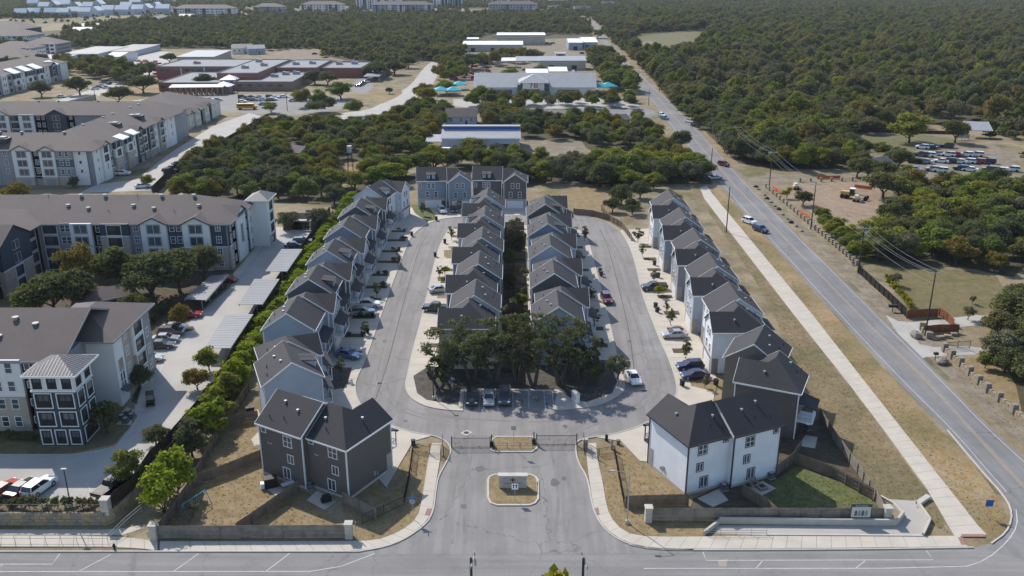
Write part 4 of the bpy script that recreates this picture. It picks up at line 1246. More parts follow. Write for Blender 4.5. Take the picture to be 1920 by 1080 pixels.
# small cream townhomes beyond
t = thing('townhome_block', 'cream two storey townhome block with brown roof behind the long apartment building', 'townhouses', (0, 0, 0))
MB().box(-176, 388, 0, -140, 432, 8.4).build('wall', 'cream', t)
facade(t, (-140, 388, 0), HP, [(6, .2, ['aptbeige', 'cream', 'cream'], 'gww', 1), (6, 1.2, ['aptbeige', 'cream', 'cream'], 'gWW', 1), (6, 0, ['aptbeige', 'midgrey', 'midgrey'], 'gww', 0), (6, 1.2, ['aptbeige', 'cream', 'cream'], 'gWW', 1), (6, 0, ['aptbeige', 'cream', 'cream'], 'gww', 1), (8, .5, 'cream', 'gww', 0)], 3, 2.8)
facade(t, (-164, 388, 0), 0, [(8, .2, 'cream', '-ww', 0), (8, .8, 'cream', '-WW', 1), (8, .2, 'cream', '-ww', 1)], 3, 2.8)
roof_obj(t, hip_planes(-176, 388, -140, 432, 8.5, .36), 'aptroof')

# other blocks of flats to the west
def flats(label, x0, y0, x1, y1, h, roofm='aptroof', wall=W_, seed=1, gable=False, winmat='dark_panel', pitch=.36, zb=0.0, group=None, detail=True):
    t = thing('apartment_building', label, 'apartment building', (x0, y0, zb), 0, group)
    w, d = x1 - x0, y1 - y0
    MB().box(0, 0, 0, w, d, h).build('wall', wall, t)
    r = random.Random(seed)
    nfl = max(2, int(h / 3.0))
    m = MB(); b2 = []
    fl = h / nfl
    x = 1.5
    while x < w - 3:
        bw = r.choice((3.2, 4.0, 5.0))
        mt = r.choice((G_, N_, W_, TL, G_))
        if r.random() < .7:
            MB().box(x, -.7, 0, min(w - .3, x + bw), .2, h - .05 - (fl if r.random() < .3 else 0)).build('bay', mt, t)
            yy = -.72
        else:
            yy = -.02
        for k in range(nfl):
            m.box(x + bw * .2, yy - .06, k * fl + .8, x + bw * .75, yy, k * fl + 2.3)
        x += bw + r.choice((0, .8, 1.6))
    tag(m.build('window_rows', winmat, t), kind='stuff')
    m = MB()
    y = 2
    sx = w if x0 < 0 else 0
    while y < d - 2:
        for k in range(nfl):
            m.box(sx - .05, y, k * fl + .8, sx + .05, y + 1.5, k * fl + 2.3)
        y += 3.2
    tag(m.build('window_rows', winmat, t), kind='stuff')
    roof_obj(t, hip_planes(0, 0, w, d, h, pitch, ov=.8), roofm)
    return t
t = thing('apartment_building', 'pale three storey apartment building with white awning roofs beside the west car park', 'apartment building', (0, 0, 0))
MB().box(-318, 500, 0, -290, 596, 10.6).build('wall', W_, t)
facade(t, (-290, 502, 0), HP, [(6, .8, [BG, N_, N_], 'www', 1), (7, .3, G_, 'bbb', 0), (6, .8, W_, 'WWW', 0), (7, .2, G_, 'bbb', 0), (8, .9, [BG, W_, N_], 'bbb', 0), (6, .2, W_, 'www', 0), (8, .9, [BG, W_, N_], 'bbb', 0), (6, .2, G_, 'bbb', 0), (8, .9, [BG, W_, N_], 'bbb', 0), (8, .1, W_, 'www', 0), (8, .9, [BG, N_, N_], 'bbb', 1), (6, .2, G_, 'www', 0)], 3, 3.5)
facade(t, (-318, 500, 0), 0, [(6, .2, W_, 'www', 0), (7, .9, [BG, N_, N_], 'WWW', 1), (6, .2, W_, 'www', 0), (9, .5, [BG, BG, N_], 'www', 0)], 3, 3.5)
roof_obj(t, hip_planes(-318, 500, -290, 596, 10.7, .34), 'aptroof')
for y in (528, 541, 554, 575):
    roof_obj(t, [[(-288.6, y - .2, 10.4), (-288.6, y + 7.8, 10.4), (-294.5, y + 7.8, 12.9), (-294.5, y - .2, 12.9)]], 'whitemetal', 'white_trim', 'bay_roof')
flats('brown roofed flats beside the storage sheds, half hidden by trees', -400, 636, -338, 668, 9.5, seed=3)
flats('low brown roofed flats at the west edge above the storage sheds', -470, 700, -405, 735, 9, seed=4)
flats('sprawling brown roofed flats below the white roofed houses', -640, 850, -470, 885, 11, seed=5)
flats('back wing of sprawling flats with a dark courtyard front below the hillside houses', -620, 910, -480, 945, 12, seed=6, wall=N_)
far_px = [  # far apartment blocks on the ridge: base-left px, base-right px, base y, height m
    (325, 437, 33, 13, 'long grey apartment block with teal bays beside the white roofed houses'), (475, 529, 26, 11, 'small pale apartment block alone on the ridge clearing'), (565, 642, 24, 13, 'blue-grey apartment block between the ridge clearings'),
    (668, 752, 17, 18, 'tall apartment block behind the widest ridge block'), (697, 811, 26, 14, 'widest pale apartment block on the ridge'), (812, 866, 15, 20, 'tall apartment block beside the mown ridge slope'),
    (905, 955, 9, 14, 'farthest pale block behind the mown ridge slope'), (916, 1008, 25, 14, 'grey apartment block east of the mown ridge slope'), (985, 1075, 7, 13, 'long farthest apartment block near the top of the road'), (262, 322, 9, 14, 'dark farthest apartment block above the white roofed houses')]
for i, (xa, xb, yb, h, lab) in enumerate(far_px):
    a, b = P(xa, yb), P(xb, yb)
    flats(lab, a.x, a.y, b.x, a.y + 26, h * (.8 + .2 * (a.y > 1300)), seed=20 + i, wall=(W_ if i % 3 != 1 else 'bluegrey'), group='apartment blocks on the ridge')
# houses on the far hillside
def cottage(name, label, cat, x, y, w, d, h, rz, wall, roofm, pitch=.6, group=None, wins=True, zb=0.0, ov=.4, porch=False):
    t = thing(name, label, cat, (x, y, zb), rz, group)
    MB().box(-w / 2, -d / 2, 0, w / 2, d / 2, h).build('wall', wall, t)
    zr = h + pitch * d / 2
    for s in (-1, 1):
        MB().add([(s * w / 2, -d / 2, h - .02), (s * w / 2, d / 2, h - .02), (s * w / 2, 0, zr - .05), (s * (w / 2 - .3), -d / 2, h - .02), (s * (w / 2 - .3), d / 2, h - .02), (s * (w / 2 - .3), 0, zr - .05)],
                 [(0, 1, 2), (5, 4, 3), (0, 2, 5, 3), (1, 4, 5, 2)]).build('gable', wall, t)
    roof_obj(t, hip_planes(-w / 2, -d / 2, w / 2, d / 2, h, pitch, ov, True, True), roofm)
    if wins:
        n = max(1, int(w / 4))
        for i in range(n):
            window(t, -w / 2 + w * (i + .5) / n, -d / 2, h * .38, 1.2, min(1.6, h * .4), 'vh')
        put(shared('cdoor', lambda: MB().box(-.5, -.06, 0, .5, 0, 2.1), 'door', 'dark_trim'), 'door', t, (w * .1 + .9, -d / 2, 0))
    return t
hr = random.Random(11)
hill = [(42, 34), (66, 33), (97, 33), (121, 33), (140, 31), (162, 32), (183, 30), (205, 28), (65, 16), (86, 22), (105, 19), (124, 18), (147, 22), (168, 22), (188, 18), (232, 28), (239, 22), (261, 27), (278, 25), (296, 22), (308, 26), (257, 14)]
for i, (px, py) in enumerate(hill):
    p = P(px, py)
    s = p.y / 1400
    cottage('hillside_house', 'pale house with a sunlit white metal roof on the far hillside', 'house', p.x, p.y, 17 * s + hr.uniform(-2, 3), 12 * s, 8.5 * s, rad(hr.choice((0, 0, 90, 90, 8))), hr.choice(('bluegrey', 'midgrey', 'paleblue')), 'whitemetal', .95, 'white roofed houses on the far hillside')

for i, (xa, xb, yb, dp, h, lab) in enumerate(((-40, 52, 88, 34, 10, 'brown roofed flats at the edge of the picture above the storage sheds'), (44, 108, 103, 26, 9, 'brown roofed flats among the trees above the storage sheds'), (-20, 60, 112, 24, 9, 'low flats peeping over the trees beside the storage sheds'), (1030, 1062, 10, 40, 9, 'pale flats at the far top of the main road'))):
    a, b = P(xa, yb), P(xb, yb)
    flats(lab, a.x, a.y, b.x, a.y + dp, h, seed=40 + i, wall=G_ if i % 2 else W_)
for i, (px, py, w, lab) in enumerate(((158, 66, 20, 'white roof glimpsed among the trees below the hillside houses'), (172, 57, 18, 'small pale roof in the woods under the middle of the hillside houses'), (305, 42, 22, 'low pale building at the foot of the long grey ridge block'), (352, 38, 20, 'low shed roof in front of the long grey ridge block'), (1090, 22, 26, 'pale hipped house near the top of the main road'), (1140, 12, 24, 'pale roof beyond the top of the main road'), (1040, 20, 22, 'pale roof between the ridge blocks and the main road'), (455, 100, 16, 'pale bungalow roof in the trees behind the school'), (480, 101, 14, 'blue-grey bungalow roof in the trees behind the school'), (640, 22, 24, 'low building in the clearing on the ridge'))):
    p = P(px, py)
    cottage('house', lab, 'house', p.x, p.y, w, w * .7, 5, rad(12 * (i % 3)), 'aptwhite' if i % 2 else 'bluegrey', 'greymetal' if i in (0, 1, 8) else 'metalroof', .5)
# ------------------------------------------------------------------ school, shop, sheds
def flat_block(t, x0, y0, x1, y1, h, wall, z0=0, par=.6):
    MB().box(x0, y0, z0, x1, y1, h).build('wall', wall, t)
    MB().box(x0 + .3, y0 + .3, h, x1 - .3, y1 - .3, h + .12).build('roof', 'flatroof', t)
    m = MB()
    for q in ((x0 - .05, y0 - .05, x1 + .05, y0 + .3), (x0 - .05, y1 - .3, x1 + .05, y1 + .05), (x0 - .05, y0 + .3, x0 + .3, y1 - .3), (x1 - .3, y0 + .3, x1 + .05, y1 - .3)):
        m.box(q[0], q[1], h, q[2], q[3], h + par)
    m.build('parapet', 'flatroof', t)
def rtu(t, x, y, z, s=1.0):
    me = shared('rtu', lambda: MB().box(-1.6, -1, 0, 1.6, 1, 1.3).box(-1.3, -.8, 1.3, -.1, .8, 1.6), 'rooftop_unit', 'greymetal')
    put(me, 'rooftop_unit', t, (x, y, z), 0, (s, s, s))
sc = thing('school', 'red brick school with flat grey roofs and a white roofed walkway', 'school')
flat_block(sc, -230, 590, -168, 640, 7.7, 'brick')
flat_block(sc, -206.5, 530, -166, 589.5, 4.6, 'brick')
flat_block(sc, -163.6, 533, -129, 585, 4.8, 'brick2')
flat_block(sc, -177, 546, -152.5, 631, 8.4, 'brick')
flat_block(sc, -151.5, 588, -126, 640, 7.2, 'brick')
flat_block(sc, -125, 600, -99, 640, 5.8, 'brick')
flat_block(sc, -98.5, 610, -85, 638, 4.6, 'brick')
flat_block(sc, -165.8, 535, -164, 569, 4.2, 'brick')
m = shared('schwin', lambda: MB().box(-1.3, -.1, 0, 1.3, 0, 1.3), 'window', 'glass')
for x in range(-226, -188, 8):
    put(m, 'window', sc, (x, 590, 5.2)); put(m, 'window', sc, (x + 3.2, 590, 5.2))
for x in range(-204, -170, 7):
    put(m, 'window', sc, (x, 530, 1.8))
for x in range(-160, -130, 6):
    put(m, 'window', sc, (x, 533, 2.4))
for (x0, x1, y, z) in ((-230, -178, 590, 6.9), (-163.6, -129, 533, 3.6), (-177, -152.5, 546, 6.6)):
    MB().box(x0, y - .06, z, x1, y, z + .35).build('brick_band', 'brick2', sc)
for x in (-214, -199):
    MB().box(x - .3, 589.8, 0, x + .3, 590, 7.5).build('downpipe', 'aptwhite', sc)
for (x, y, z) in ((-210, 610, 7.8), (-170, 615, 8.5), (-168, 575, 8.5), (-160, 590, 8.5), (-144, 610, 7.3), (-134, 615, 7.3), (-118, 625, 5.9), (-108, 628, 5.9), (-192, 565, 4.7), (-146, 560, 4.9), (-142, 572, 4.9), (-136, 575, 4.9), (-188, 545, 4.7)):
    rtu(sc, x, y, z, 1.3)
for (x, y, w, h) in ((-168, 541, 8, 6.4), (-166.5, 524, 8, 4.6)):
    MB().box(x - w / 2, y - w / 2, 0, x + w / 2, y + w / 2, h).build('entrance_pavilion', 'brick2', sc)
    roof_obj(sc, hip_planes(x - w / 2, y - w / 2, x + w / 2, y + w / 2, h, .5, ov=.9), 'whitemetal', 'white_trim', 'pavilion_roof')
MB().add([(-194, 512, 4.6), (-164, 514, 4.6), (-164, 520, 5.4), (-194, 518, 5.4), (-194, 512, 4.3), (-164, 514, 4.3), (-164, 520, 5.1), (-194, 518, 5.1)], [(0, 1, 2, 3), (7, 6, 5, 4), (0, 4, 5, 1), (2, 6, 7, 3), (1, 5, 6, 2), (3, 7, 4, 0)]).build('walkway_roof', 'whitemetal', sc)
cm = shared('brickcol', lambda: MB().box(-.45, -.45, 0, .45, .45, 4.4), 'column', 'brick2')
for i in range(11):
    put(cm, 'column', sc, (-193.4 + i * 2.9, 512.6 + i * .2, 0)); put(cm, 'column', sc, (-193.4 + i * 2.9, 517.4 + i * .2, 0))
MB().box(-94, 575, 3.2, -84, 612, 3.6).build('side_canopy', 'flatroof', sc)
for y in range(577, 612, 6):
    MB().box(-84.6, y - .15, 0, -84.3, y + .15, 3.2).build('canopy_post', 'steel', sc)

def metal_shed(name, label, cat, x0, y0, x1, y1, h, rise, wall, roofm, axis='x', doors=0, open_=False, rz=0.0, group=None, wins=0):
    t = thing(name, label, cat, ((x0 + x1) / 2, (y0 + y1) / 2, 0), rz, group)
    w, d = x1 - x0, y1 - y0
    if open_:
        for x in np.linspace(-w / 2 + .3, w / 2 - .3, max(2, int(w / 7))):
            for y in (-d / 2 + .2, d / 2 - .2):
                MB().box(x - .12, y - .12, 0, x + .12, y + .12, h).build('post', 'steel', t)
    else:
        MB().box(-w / 2, -d / 2, 0, w / 2, d / 2, h).build('wall', wall, t)
    o = .4
    if axis == 'x':
        zr = h + rise
        pl = [[(-w / 2 - o, -d / 2 - o, h), (w / 2 + o, -d / 2 - o, h), (w / 2 + o, 0, zr), (-w / 2 - o, 0, zr)], [(w / 2 + o, d / 2 + o, h), (-w / 2 - o, d / 2 + o, h), (-w / 2 - o, 0, zr), (w / 2 + o, 0, zr)]]
        if not open_:
            for s in (-1, 1):
                x = s * (w / 2 - .05)
                MB().add([(x, -d / 2, h), (x, d / 2, h), (x, 0, zr - .1), (x - s * .2, -d / 2, h), (x - s * .2, d / 2, h), (x - s * .2, 0, zr - .1)], [(0, 1, 2), (5, 4, 3), (0, 2, 5, 3), (1, 4, 5, 2)]).build('gable', wall, t)
    else:
        pl = [[(-w / 2 - o, -d / 2 - o, h), (w / 2 + o, -d / 2 - o, h), (w / 2 + o, d / 2 + o, h + rise), (-w / 2 - o, d / 2 + o, h + rise)]]
        if not open_ and rise > .5:
            MB().box(-w / 2, d / 2 - .2, h - .1, w / 2, d / 2, h + rise - .1).build('back_wall', wall, t)
    roof_obj(t, pl, roofm)
    if not open_:
        for i in range(doors):
            put(shared('rolldoor', lambda: MB().box(-1.8, -.1, 0, 1.8, 0, 3.2), 'roller_door', 'dark_panel'), 'roller_door', t, (-w / 2 + w * (i + .5) / doors, -d / 2, 0))
        for i in range(wins):
            window(t, -w / 2 + w * (i + .5) / wins, -d / 2, 1.2, 1.2, 1.2, 'v')
    return t
# the shop with the gabled portico
sh = thing('shop_building', 'long shop with a pale metal roof and a central portico carrying a red sign', 'shop')
MB().box(-21, 513, 0, 47, 540, 5).build('wall', 'aptwhite', sh)
MB().box(-14, 512.4, .4, 0, 513.05, 3.2).build('shopfront', 'glass', sh)
MB().box(26, 512.4, .4, 38, 513.05, 3.2).build('shopfront', 'glass', sh)
roof_obj(sh, hip_planes(-21, 513, 47, 540, 5, .45, .8, True, True), 'greymetal')
for x in (-20.9, 46.7):
    MB().add([(x, 513, 5), (x, 540, 5), (x, 526.5, 11), (x + .2, 513, 5), (x + .2, 540, 5), (x + .2, 526.5, 11)], [(0, 1, 2), (5, 4, 3), (0, 2, 5, 3), (1, 4, 5, 2)]).build('gable', 'aptwhite', sh)
MB().box(6, 506, 0, 8.4, 514, 8.4).build('portico_pier', 'aptwhite', sh)
MB().box(15.6, 506, 0, 18, 514, 8.4).build('portico_pier', 'aptwhite', sh)
MB().box(8.4, 505.5, 4.4, 15.6, 513, 8.4).build('portico_wall', 'aptwhite', sh)
for x in (4.4, 19.6):
    MB().box(x - 1.4, 509.4, .3, x + 1.4, 513, 6.2).build('corner_glazing', 'aptteal', sh)
roof_obj(sh, hip_planes(4.5, 505, 19.5, 522, 8.4, .45, .8), 'greymetal', 'white_trim', 'portico_roof')
sg = MB().box(9.6, 505.3, 7.2, 11.6, 505.45, 7.6).add([(11.6, 505.3, 7.6), (11.1, 505.3, 7.6), (10.1, 505.3, 5.2), (10.6, 505.3, 5.2)], [(0, 1, 2, 3)])
sg.build('sign_figure', 'red', sh)
MB().box(12.3, 505.3, 5.2, 12.8, 505.45, 7.6).box(12.8, 505.3, 7.2, 14, 505.45, 7.6).box(12.8, 505.3, 6.2, 14, 505.45, 6.6).box(12.8, 505.3, 5.2, 14, 505.45, 5.6).box(14, 505.3, 5.4, 14.4, 505.45, 6.4).box(14, 505.3, 6.5, 14.4, 505.45, 7.4).build('sign_letter', 'red', sh)
def shade(px, py, s, lab, grp):
    p = P(px, py)
    t = thing('shade_sail', lab, 'shade sail', p, rad(rnd.uniform(-15, 15)), grp)
    roof_obj(t, hip_planes(-s, -s, s, s, 3.4, .45, .3), 'teal_cloth', 'teal_cloth', 'cloth')
    for x in (-s, s):
        for y in (-s, s):
            MB().tube((x * .9, y * .9, 0), (x * .9, y * .9, 3.5), .1, 6).build('post', 'steel', t)
for i, (px, py) in enumerate(((827, 179), (842, 169), (850, 179), (862, 168))):
    shade(px, py, 4.0, 'turquoise pyramid shade sail at the west end of the shop', 'turquoise shade sails west of the shop')
for i, (px, py, s) in enumerate(((1124, 172, 4.5), (1140, 171, 4.5), (1150, 166, 4.0))):
    shade(px, py, s, 'turquoise pyramid shade sail between the shop and the main road', 'turquoise shade sails east of the shop')
def by_px(xa, xb, yb, depth):
    a, b = P(xa, yb), P(xb, yb)
    return a.x, a.y, b.x, a.y + depth
def shed_px(name, label, cat, xa, xb, yb, depth, h, rise, wall, roofm, **k):
    return metal_shed(name, label, cat, *by_px(xa, xb, yb, depth), h, rise, wall, roofm, **k)
shed_px('warehouse', 'tan warehouse with a long pale roof behind the shop', 'warehouse', 1012, 1098, 131, 16, 6.5, 1.6, 'tan_sheet', 'greymetal', axis='y', doors=2)
shed_px('open_shed', 'open pole shed with a pale roof joined to the tan warehouse', 'shed', 968, 1010, 131, 16, 6.3, 1.6, 'tan_sheet', 'greymetal', axis='y', open_=True)
shed_px('open_shed', 'small white roofed open shed left of the tan warehouse', 'shed', 941, 967, 127, 12, 5, 1.0, 'tan_sheet', 'whitemetal', axis='y', open_=True)
shed_px('canopy', 'bright white canopy directly behind the shop roof', 'canopy', 987, 1027, 148, 16, 4, .8, 'tan_sheet', 'whitemetal', axis='y', open_=True)
shed_px('canopy', 'large bright white canopy behind the shop portico', 'canopy', 1030, 1063, 147, 24, 4.6, 1.6, 'tan_sheet', 'whitemetal', axis='x', open_=True)
shed_px('open_shed', 'long tan roofed open shed of the builders yard', 'shed', 868, 980, 97, 24, 6, 1.2, 'tan_sheet', 'whitemetal', axis='y', doors=3, open_=False)
shed_px('office_building', 'tan flat office block at the edge of the woods with rooftop units', 'office', 932, 1022, 84, 26, 9, .4, 'tan_sheet', 'whitemetal', axis='y', wins=6, doors=1)
shed_px('shed', 'small white roofed shed beside the tan office block', 'shed', 876, 897, 83, 16, 5, .8, 'tan_sheet', 'whitemetal', doors=1)
shed_px('warehouse', 'pale grey metal warehouse by the main road', 'warehouse', 1066, 1092, 94, 40, 6.5, 2.0, 'bluegrey', 'whitemetal', doors=1)
shed_px('warehouse', 'white roofed warehouse nearest the bend of the main road', 'warehouse', 1094, 1120, 92, 60, 6.0, 2.0, 'bluegrey', 'whitemetal', doors=2)
shed_px('store_building', 'big pale roofed store behind the school', 'store', 333, 402, 119, 44, 5.0, 1.0, 'aptbeige', 'greymetal', axis='y', doors=3)
shed_px('store_building', 'small pale roofed store beside the depot yard', 'store', 197, 226, 119, 34, 5, 2.0, 'aptwhite', 'greymetal', doors=1)
for (xa, xb, yb, dp, lab) in ((898, 924, 121, 12, 'small open fronted shed in the west of the builders yard'), (1042, 1060, 110, 14, 'small shed between the tan warehouse and the long open shed'), (985, 1006, 106, 12, 'small pale hut in the middle of the builders yard'), (1128, 1146, 126, 14, 'small shed beside the main road in the builders yard')):
    shed_px('shed', lab, 'shed', xa, xb, yb, dp, 4, .8, 'tan_sheet', 'greymetal', doors=1)
for (xa, xb, yb, dp, lab) in ((56, 112, 122, 30, 'low blue-grey storage shed nearest the flats'), (118, 184, 111, 60, 'long storage shed with blue doors'), (196, 250, 106, 60, 'storage shed nearest the yellow trees')):
    shed_px('storage_shed', lab, 'storage shed', xa, xb, yb, dp, 4.2, .8, 'paleblue', 'metalroof', axis='y', doors=7)
# metal barn with its blue strip and lean-to
bn = shed_px('barn', 'long metal barn with a blue band below its ridge', 'barn', 829, 974, 285, 20, 5.6, 0.0, 'paleblue', 'metalroof', axis='y')
for c in list(bn.children):
    if c.name.startswith('roof'): bpy.data.objects.remove(c.children[0]) if c.children else None
    if c.name.startswith('roof'): bpy.data.objects.remove(c)
wB = bn.location
x0, y0, x1, y1 = by_px(829, 974, 285, 20)
hw = (x1 - x0) / 2
roof_obj(bn, [[(-hw - .4, -10.4, 5.4), (hw + .4, -10.4, 5.4), (hw + .4, -1.0, 7.6), (-hw - .4, -1.0, 7.6)], [(-hw - .4, -1.0, 7.62), (hw + .4, -1.0, 7.62), (hw + .4, 10.4, 5.4), (-hw - .4, 10.4, 5.4)]], 'greymetal')
MB().box(-hw, -1.6, 7.2, hw, 1.4, 8.6).build('clerestory', MT['signblue'], bn)
MB().box(-hw - .4, -1.9, 8.6, hw + .4, 1.7, 8.8).build('ridge_cap', 'greymetal', bn)
for i in range(4):
    window(bn, -hw + 5 + i * 8, -10, 1.3, 1.6, 1.4, 'v')
put(CACHE['rolldoor'], 'roller_door', bn, (hw - 6, -10, 0))
shed_px('lean_to', 'low open lean-to with a pale roof at the barn end', 'lean-to', 800, 829, 281, 12, 3.4, .6, 'tan_sheet', 'greymetal', axis='y', open_=True)
tr = thing('horse_trailer', 'rounded grey box trailer parked by the barn', 'trailer', P(840, 292), 0)
MB().prism([(-2.6, -1.2), (2.6, -1.2), (2.6, 1.2), (-2.6, 1.2)], .6, 2.9).build('body', 'greymetal', tr)
MB().prism([(-2.7, -1.0), (2.7, -1.0), (2.7, 1.0), (-2.7, 1.0)], 2.9, 3.15).build('roof', 'whitemetal', tr)
for x in (-.8, .3):
    for y in (-1.15, 1.15):
        MB().wheel((x, y, .4), .4, .25).build('wheel', 'rubber', tr)
cottage('garden_shed', 'small pale gabled garden shed in front of the barn', 'shed', *P(925, 290)[:2], 3.6, 3.6, 2.6, HP, 'bluegrey', 'metalroof', .6, wins=False)
cottage('house', 'old grey roofed bungalow in the trees behind the back plot', 'house', *P(1150, 312)[:2], 15, 9, 3.6, rad(2), 'tan_sheet', 'metalroof', .42)
cottage('house', 'small house with a brown roof and pale walls beyond the barn', 'house', *P(866, 231)[:2], 14, 10, 4.0, 0, 'paleblue', 'aptroof', .6)
cottage('cabin', 'dark cabin with a silver metal roof among the trees below the shop', 'cabin', *P(1036, 231)[:2], 14, 9, 4.0, rad(-25), 'charcoal', 'metalroof', .5)
cottage('shed', 'low metal roofed shed by the clearing left of the barn', 'shed', *P(816, 246)[:2], 8, 6, 3.0, 0, 'tan_sheet', 'greymetal', .2, wins=False)
cottage('cabin', 'brown roofed cabin hidden in the middle woods', 'cabin', *P(559, 301)[:2], 8, 6, 4.0, rad(-30), 'charcoal', 'aptroof', .6)
cottage('shed', 'dull metal roof shed poking out of the trees near the corner grass', 'shed', *P(1156, 237)[:2], 9, 8, 4.0, rad(20), 'tan_sheet', 'metalroof', .4, wins=False)
cottage('house', 'small house in the trees behind the graded site', 'house', *P(1640, 322)[:2], 10, 7, 3.4, rad(35), 'tan_sheet', 'metalroof', .5)
pv = thing('park_pavilion', 'open park pavilion with a pale slanted roof above the car park', 'pavilion', P(1830, 257), rad(-12))
roof_obj(pv, [[(-5, -4, 3.6), (5, -4, 3.6), (5, 4, 6.0), (-5, 4, 6.0)]], 'greymetal')
for x in (-4.5, 4.5):
    for y, h in ((-3.5, 3.6), (3.5, 5.7)):
        MB().box(x - .15, y - .15, 0, x + .15, y + .15, h).build('post', 'polewood', pv)
for (px, lab) in ((1799, 'larger grey information board below the park pavilion'), (1812, 'smaller grey information board below the park pavilion')):
    b = thing('notice_board', lab, 'notice board', P(px, 262), 0)
    MB().box(-1.8 if px < 1800 else -1, -.05, .8, 1.8 if px < 1800 else 1, .05, 2.4).build('panel', 'greymetal', b)
    for x in (-.9, .9):
        MB().box(x - .06, -.05, 0, x + .06, .05, .8).build('post', 'polewood', b)

# carports: separate roof sheets on posts
def carport(corners, lab, z=TZ):
    q = [P(x, y, z + 2.6) for x, y in corners]          # far-left, far-right, near-right, near-left of the roof
    c = sum(q, Vector()) / 4
    t = thing('carport', lab, 'carport', (c.x, c.y, z), 0, 'carports along the fence')
    n = 14
    me = None
    for i in range(n):
        a0, a1 = q[0].lerp(q[3], i / n), q[0].lerp(q[3], (i + .93) / n)
        b0, b1 = q[1].lerp(q[2], i / n), q[1].lerp(q[2], (i + .93) / n)
        m = MB().prism([(p.x - c.x, p.y - c.y) for p in (a0, b0, b1, a1)], [2.55] * 4, [2.62 + .0, 2.62, 2.62, 2.62])
        m.build('roof_sheet', 'carport', t)
    m = MB()
    for k in (0.02, .98):
        a, b = q[0].lerp(q[1], k) - c, q[3].lerp(q[2], k) - c
        MB().obox(a, b, .15, 2.3, 2.545).build('beam', 'steel', t)
    for k in (.08, .36, .64, .92):
        p = q[1].lerp(q[2], k) - c
        p2 = q[0].lerp(q[3], k) - c
        pp = p.lerp(p2, .3)
        MB().box(pp.x - .1, pp.y - .1, 0, pp.x + .1, pp.y + .1, 2.3).build('post', 'steel', t)
carport([(528, 467), (567, 467), (538, 509), (497, 509)], 'grey carport farthest along the fence, nearest the bin enclosure')
carport([(477, 523), (524, 523), (492, 571), (447, 571)], 'middle grey carport along the fence')
carport([(423, 590), (475, 589), (432, 653), (383, 653)], 'grey carport nearest the camera along the fence')
carport([(394, 517), (429, 514), (386, 563), (345, 561)], 'carport dappled with tree shade beside the courtyard oaks')
# ------------------------------------------------------------------ trees, hedges, woods
def crown(name, seed, mat, R=3.5, H=5.5, zb=1.6, lobes=14, n=2600, q=.42, flat=1.0, open_=.0, spread=1.0, tall=.62):
    """Leaf clumps (small folded quads) over the skins of many uneven lobes."""
    g = np.random.default_rng(seed)
    c = []
    while len(c) < lobes:
        p = g.uniform(-1, 1, 3)
        d = np.linalg.norm(p)
        if d < 1 and d > .25: c.append(p)
    c = np.array(c)
    rl = g.uniform(.2, .46, lobes) * R * (1 - open_ * .35)
    cen = np.empty((lobes, 3))
    cen[:, 0] = c[:, 0] * R * .68 * spread
    cen[:, 1] = c[:, 1] * R * .68 * spread
    hz = (H - zb) / 2
    cen[:, 2] = zb + hz + c[:, 2] * hz * tall - (c[:, 0] ** 2 + c[:, 1] ** 2) * hz * .25
    w = rl ** 2 / (rl ** 2).sum()
    li = g.choice(lobes, n, p=w)
    d = g.normal(size=(n, 3))
    d /= np.linalg.norm(d, axis=1)[:, None]
    d[:, 2] = np.where(d[:, 2] < -.35, -d[:, 2], d[:, 2])
    rr_ = rl[li] * np.where(g.random(n) < .3, g.uniform(.9, 1.32, n), g.uniform(.35, 1.05, n) ** .7)
    ctr = cen[li] + d * rr_[:, None] * np.array([1, 1, .82 * flat])
    ctr[:, 2] = np.maximum(ctr[:, 2], zb * .6)
    nrm = d * .8 + np.array([0, 0, .35]) + g.normal(scale=.6, size=(n, 3))
    nrm /= np.linalg.norm(nrm, axis=1)[:, None]
    up = g.normal(size=(n, 3))
    u = np.cross(nrm, up); u /= np.linalg.norm(u, axis=1)[:, None]
    v = np.cross(nrm, u)
    s = (q * g.uniform(.55, 1.25, n))[:, None]
    asp = g.uniform(.6, 1.0, n)[:, None]
    bend = nrm * s * g.uniform(.05, .35, n)[:, None]
    vs = np.stack([ctr - u * s * .5 - bend, ctr + v * s * .5 * asp, ctr + u * s * .5 - bend, ctr - v * s * .5 * asp], 1).reshape(-1, 3)
    me = bpy.data.meshes.new(name)
    me.vertices.add(n * 4); me.loops.add(n * 4); me.polygons.add(n)
    me.vertices.foreach_set('co', vs.astype(np.float32).ravel())
    me.loops.foreach_set('vertex_index', np.arange(n * 4, dtype=np.int32))
    me.polygons.foreach_set('loop_start', np.arange(0, n * 4, 4, dtype=np.int32))
    me.materials.append(MT[mat])
    me.update()
    return me, cen
def trunk_mesh(cen, r, zb, seed, n=7, top=None):
    g = random.Random(seed)
    m = MB()
    fork = Vector((g.uniform(-.25, .25), g.uniform(-.25, .25), zb * .9))
    m.tube((0, 0, -.15), fork * .5 + Vector((g.uniform(-.1, .1), g.uniform(-.1, .1), 0)), r * 1.25, 8, r)
    m.tube(fork * .5, fork, r, 8, r * .85)
    order = sorted(range(len(cen)), key=lambda i: -Vector(cen[i]).xy.length)[:n]
    for i in order:
        e = Vector(cen[i])
        mid = fork.lerp(e, .5) + Vector((g.uniform(-.4, .4), g.uniform(-.4, .4), g.uniform(0, .5)))
        m.tube(fork, mid, r * .55, 6, r * .36, cap=False)
        m.tube(mid, e, r * .36, 5, r * .12, cap=False)
        e2 = e + Vector((g.uniform(-1, 1), g.uniform(-1, 1), g.uniform(.2, 1.0)))
        m.tube(mid, e2, r * .22, 4, r * .07, cap=False)
    return m
SP = {}
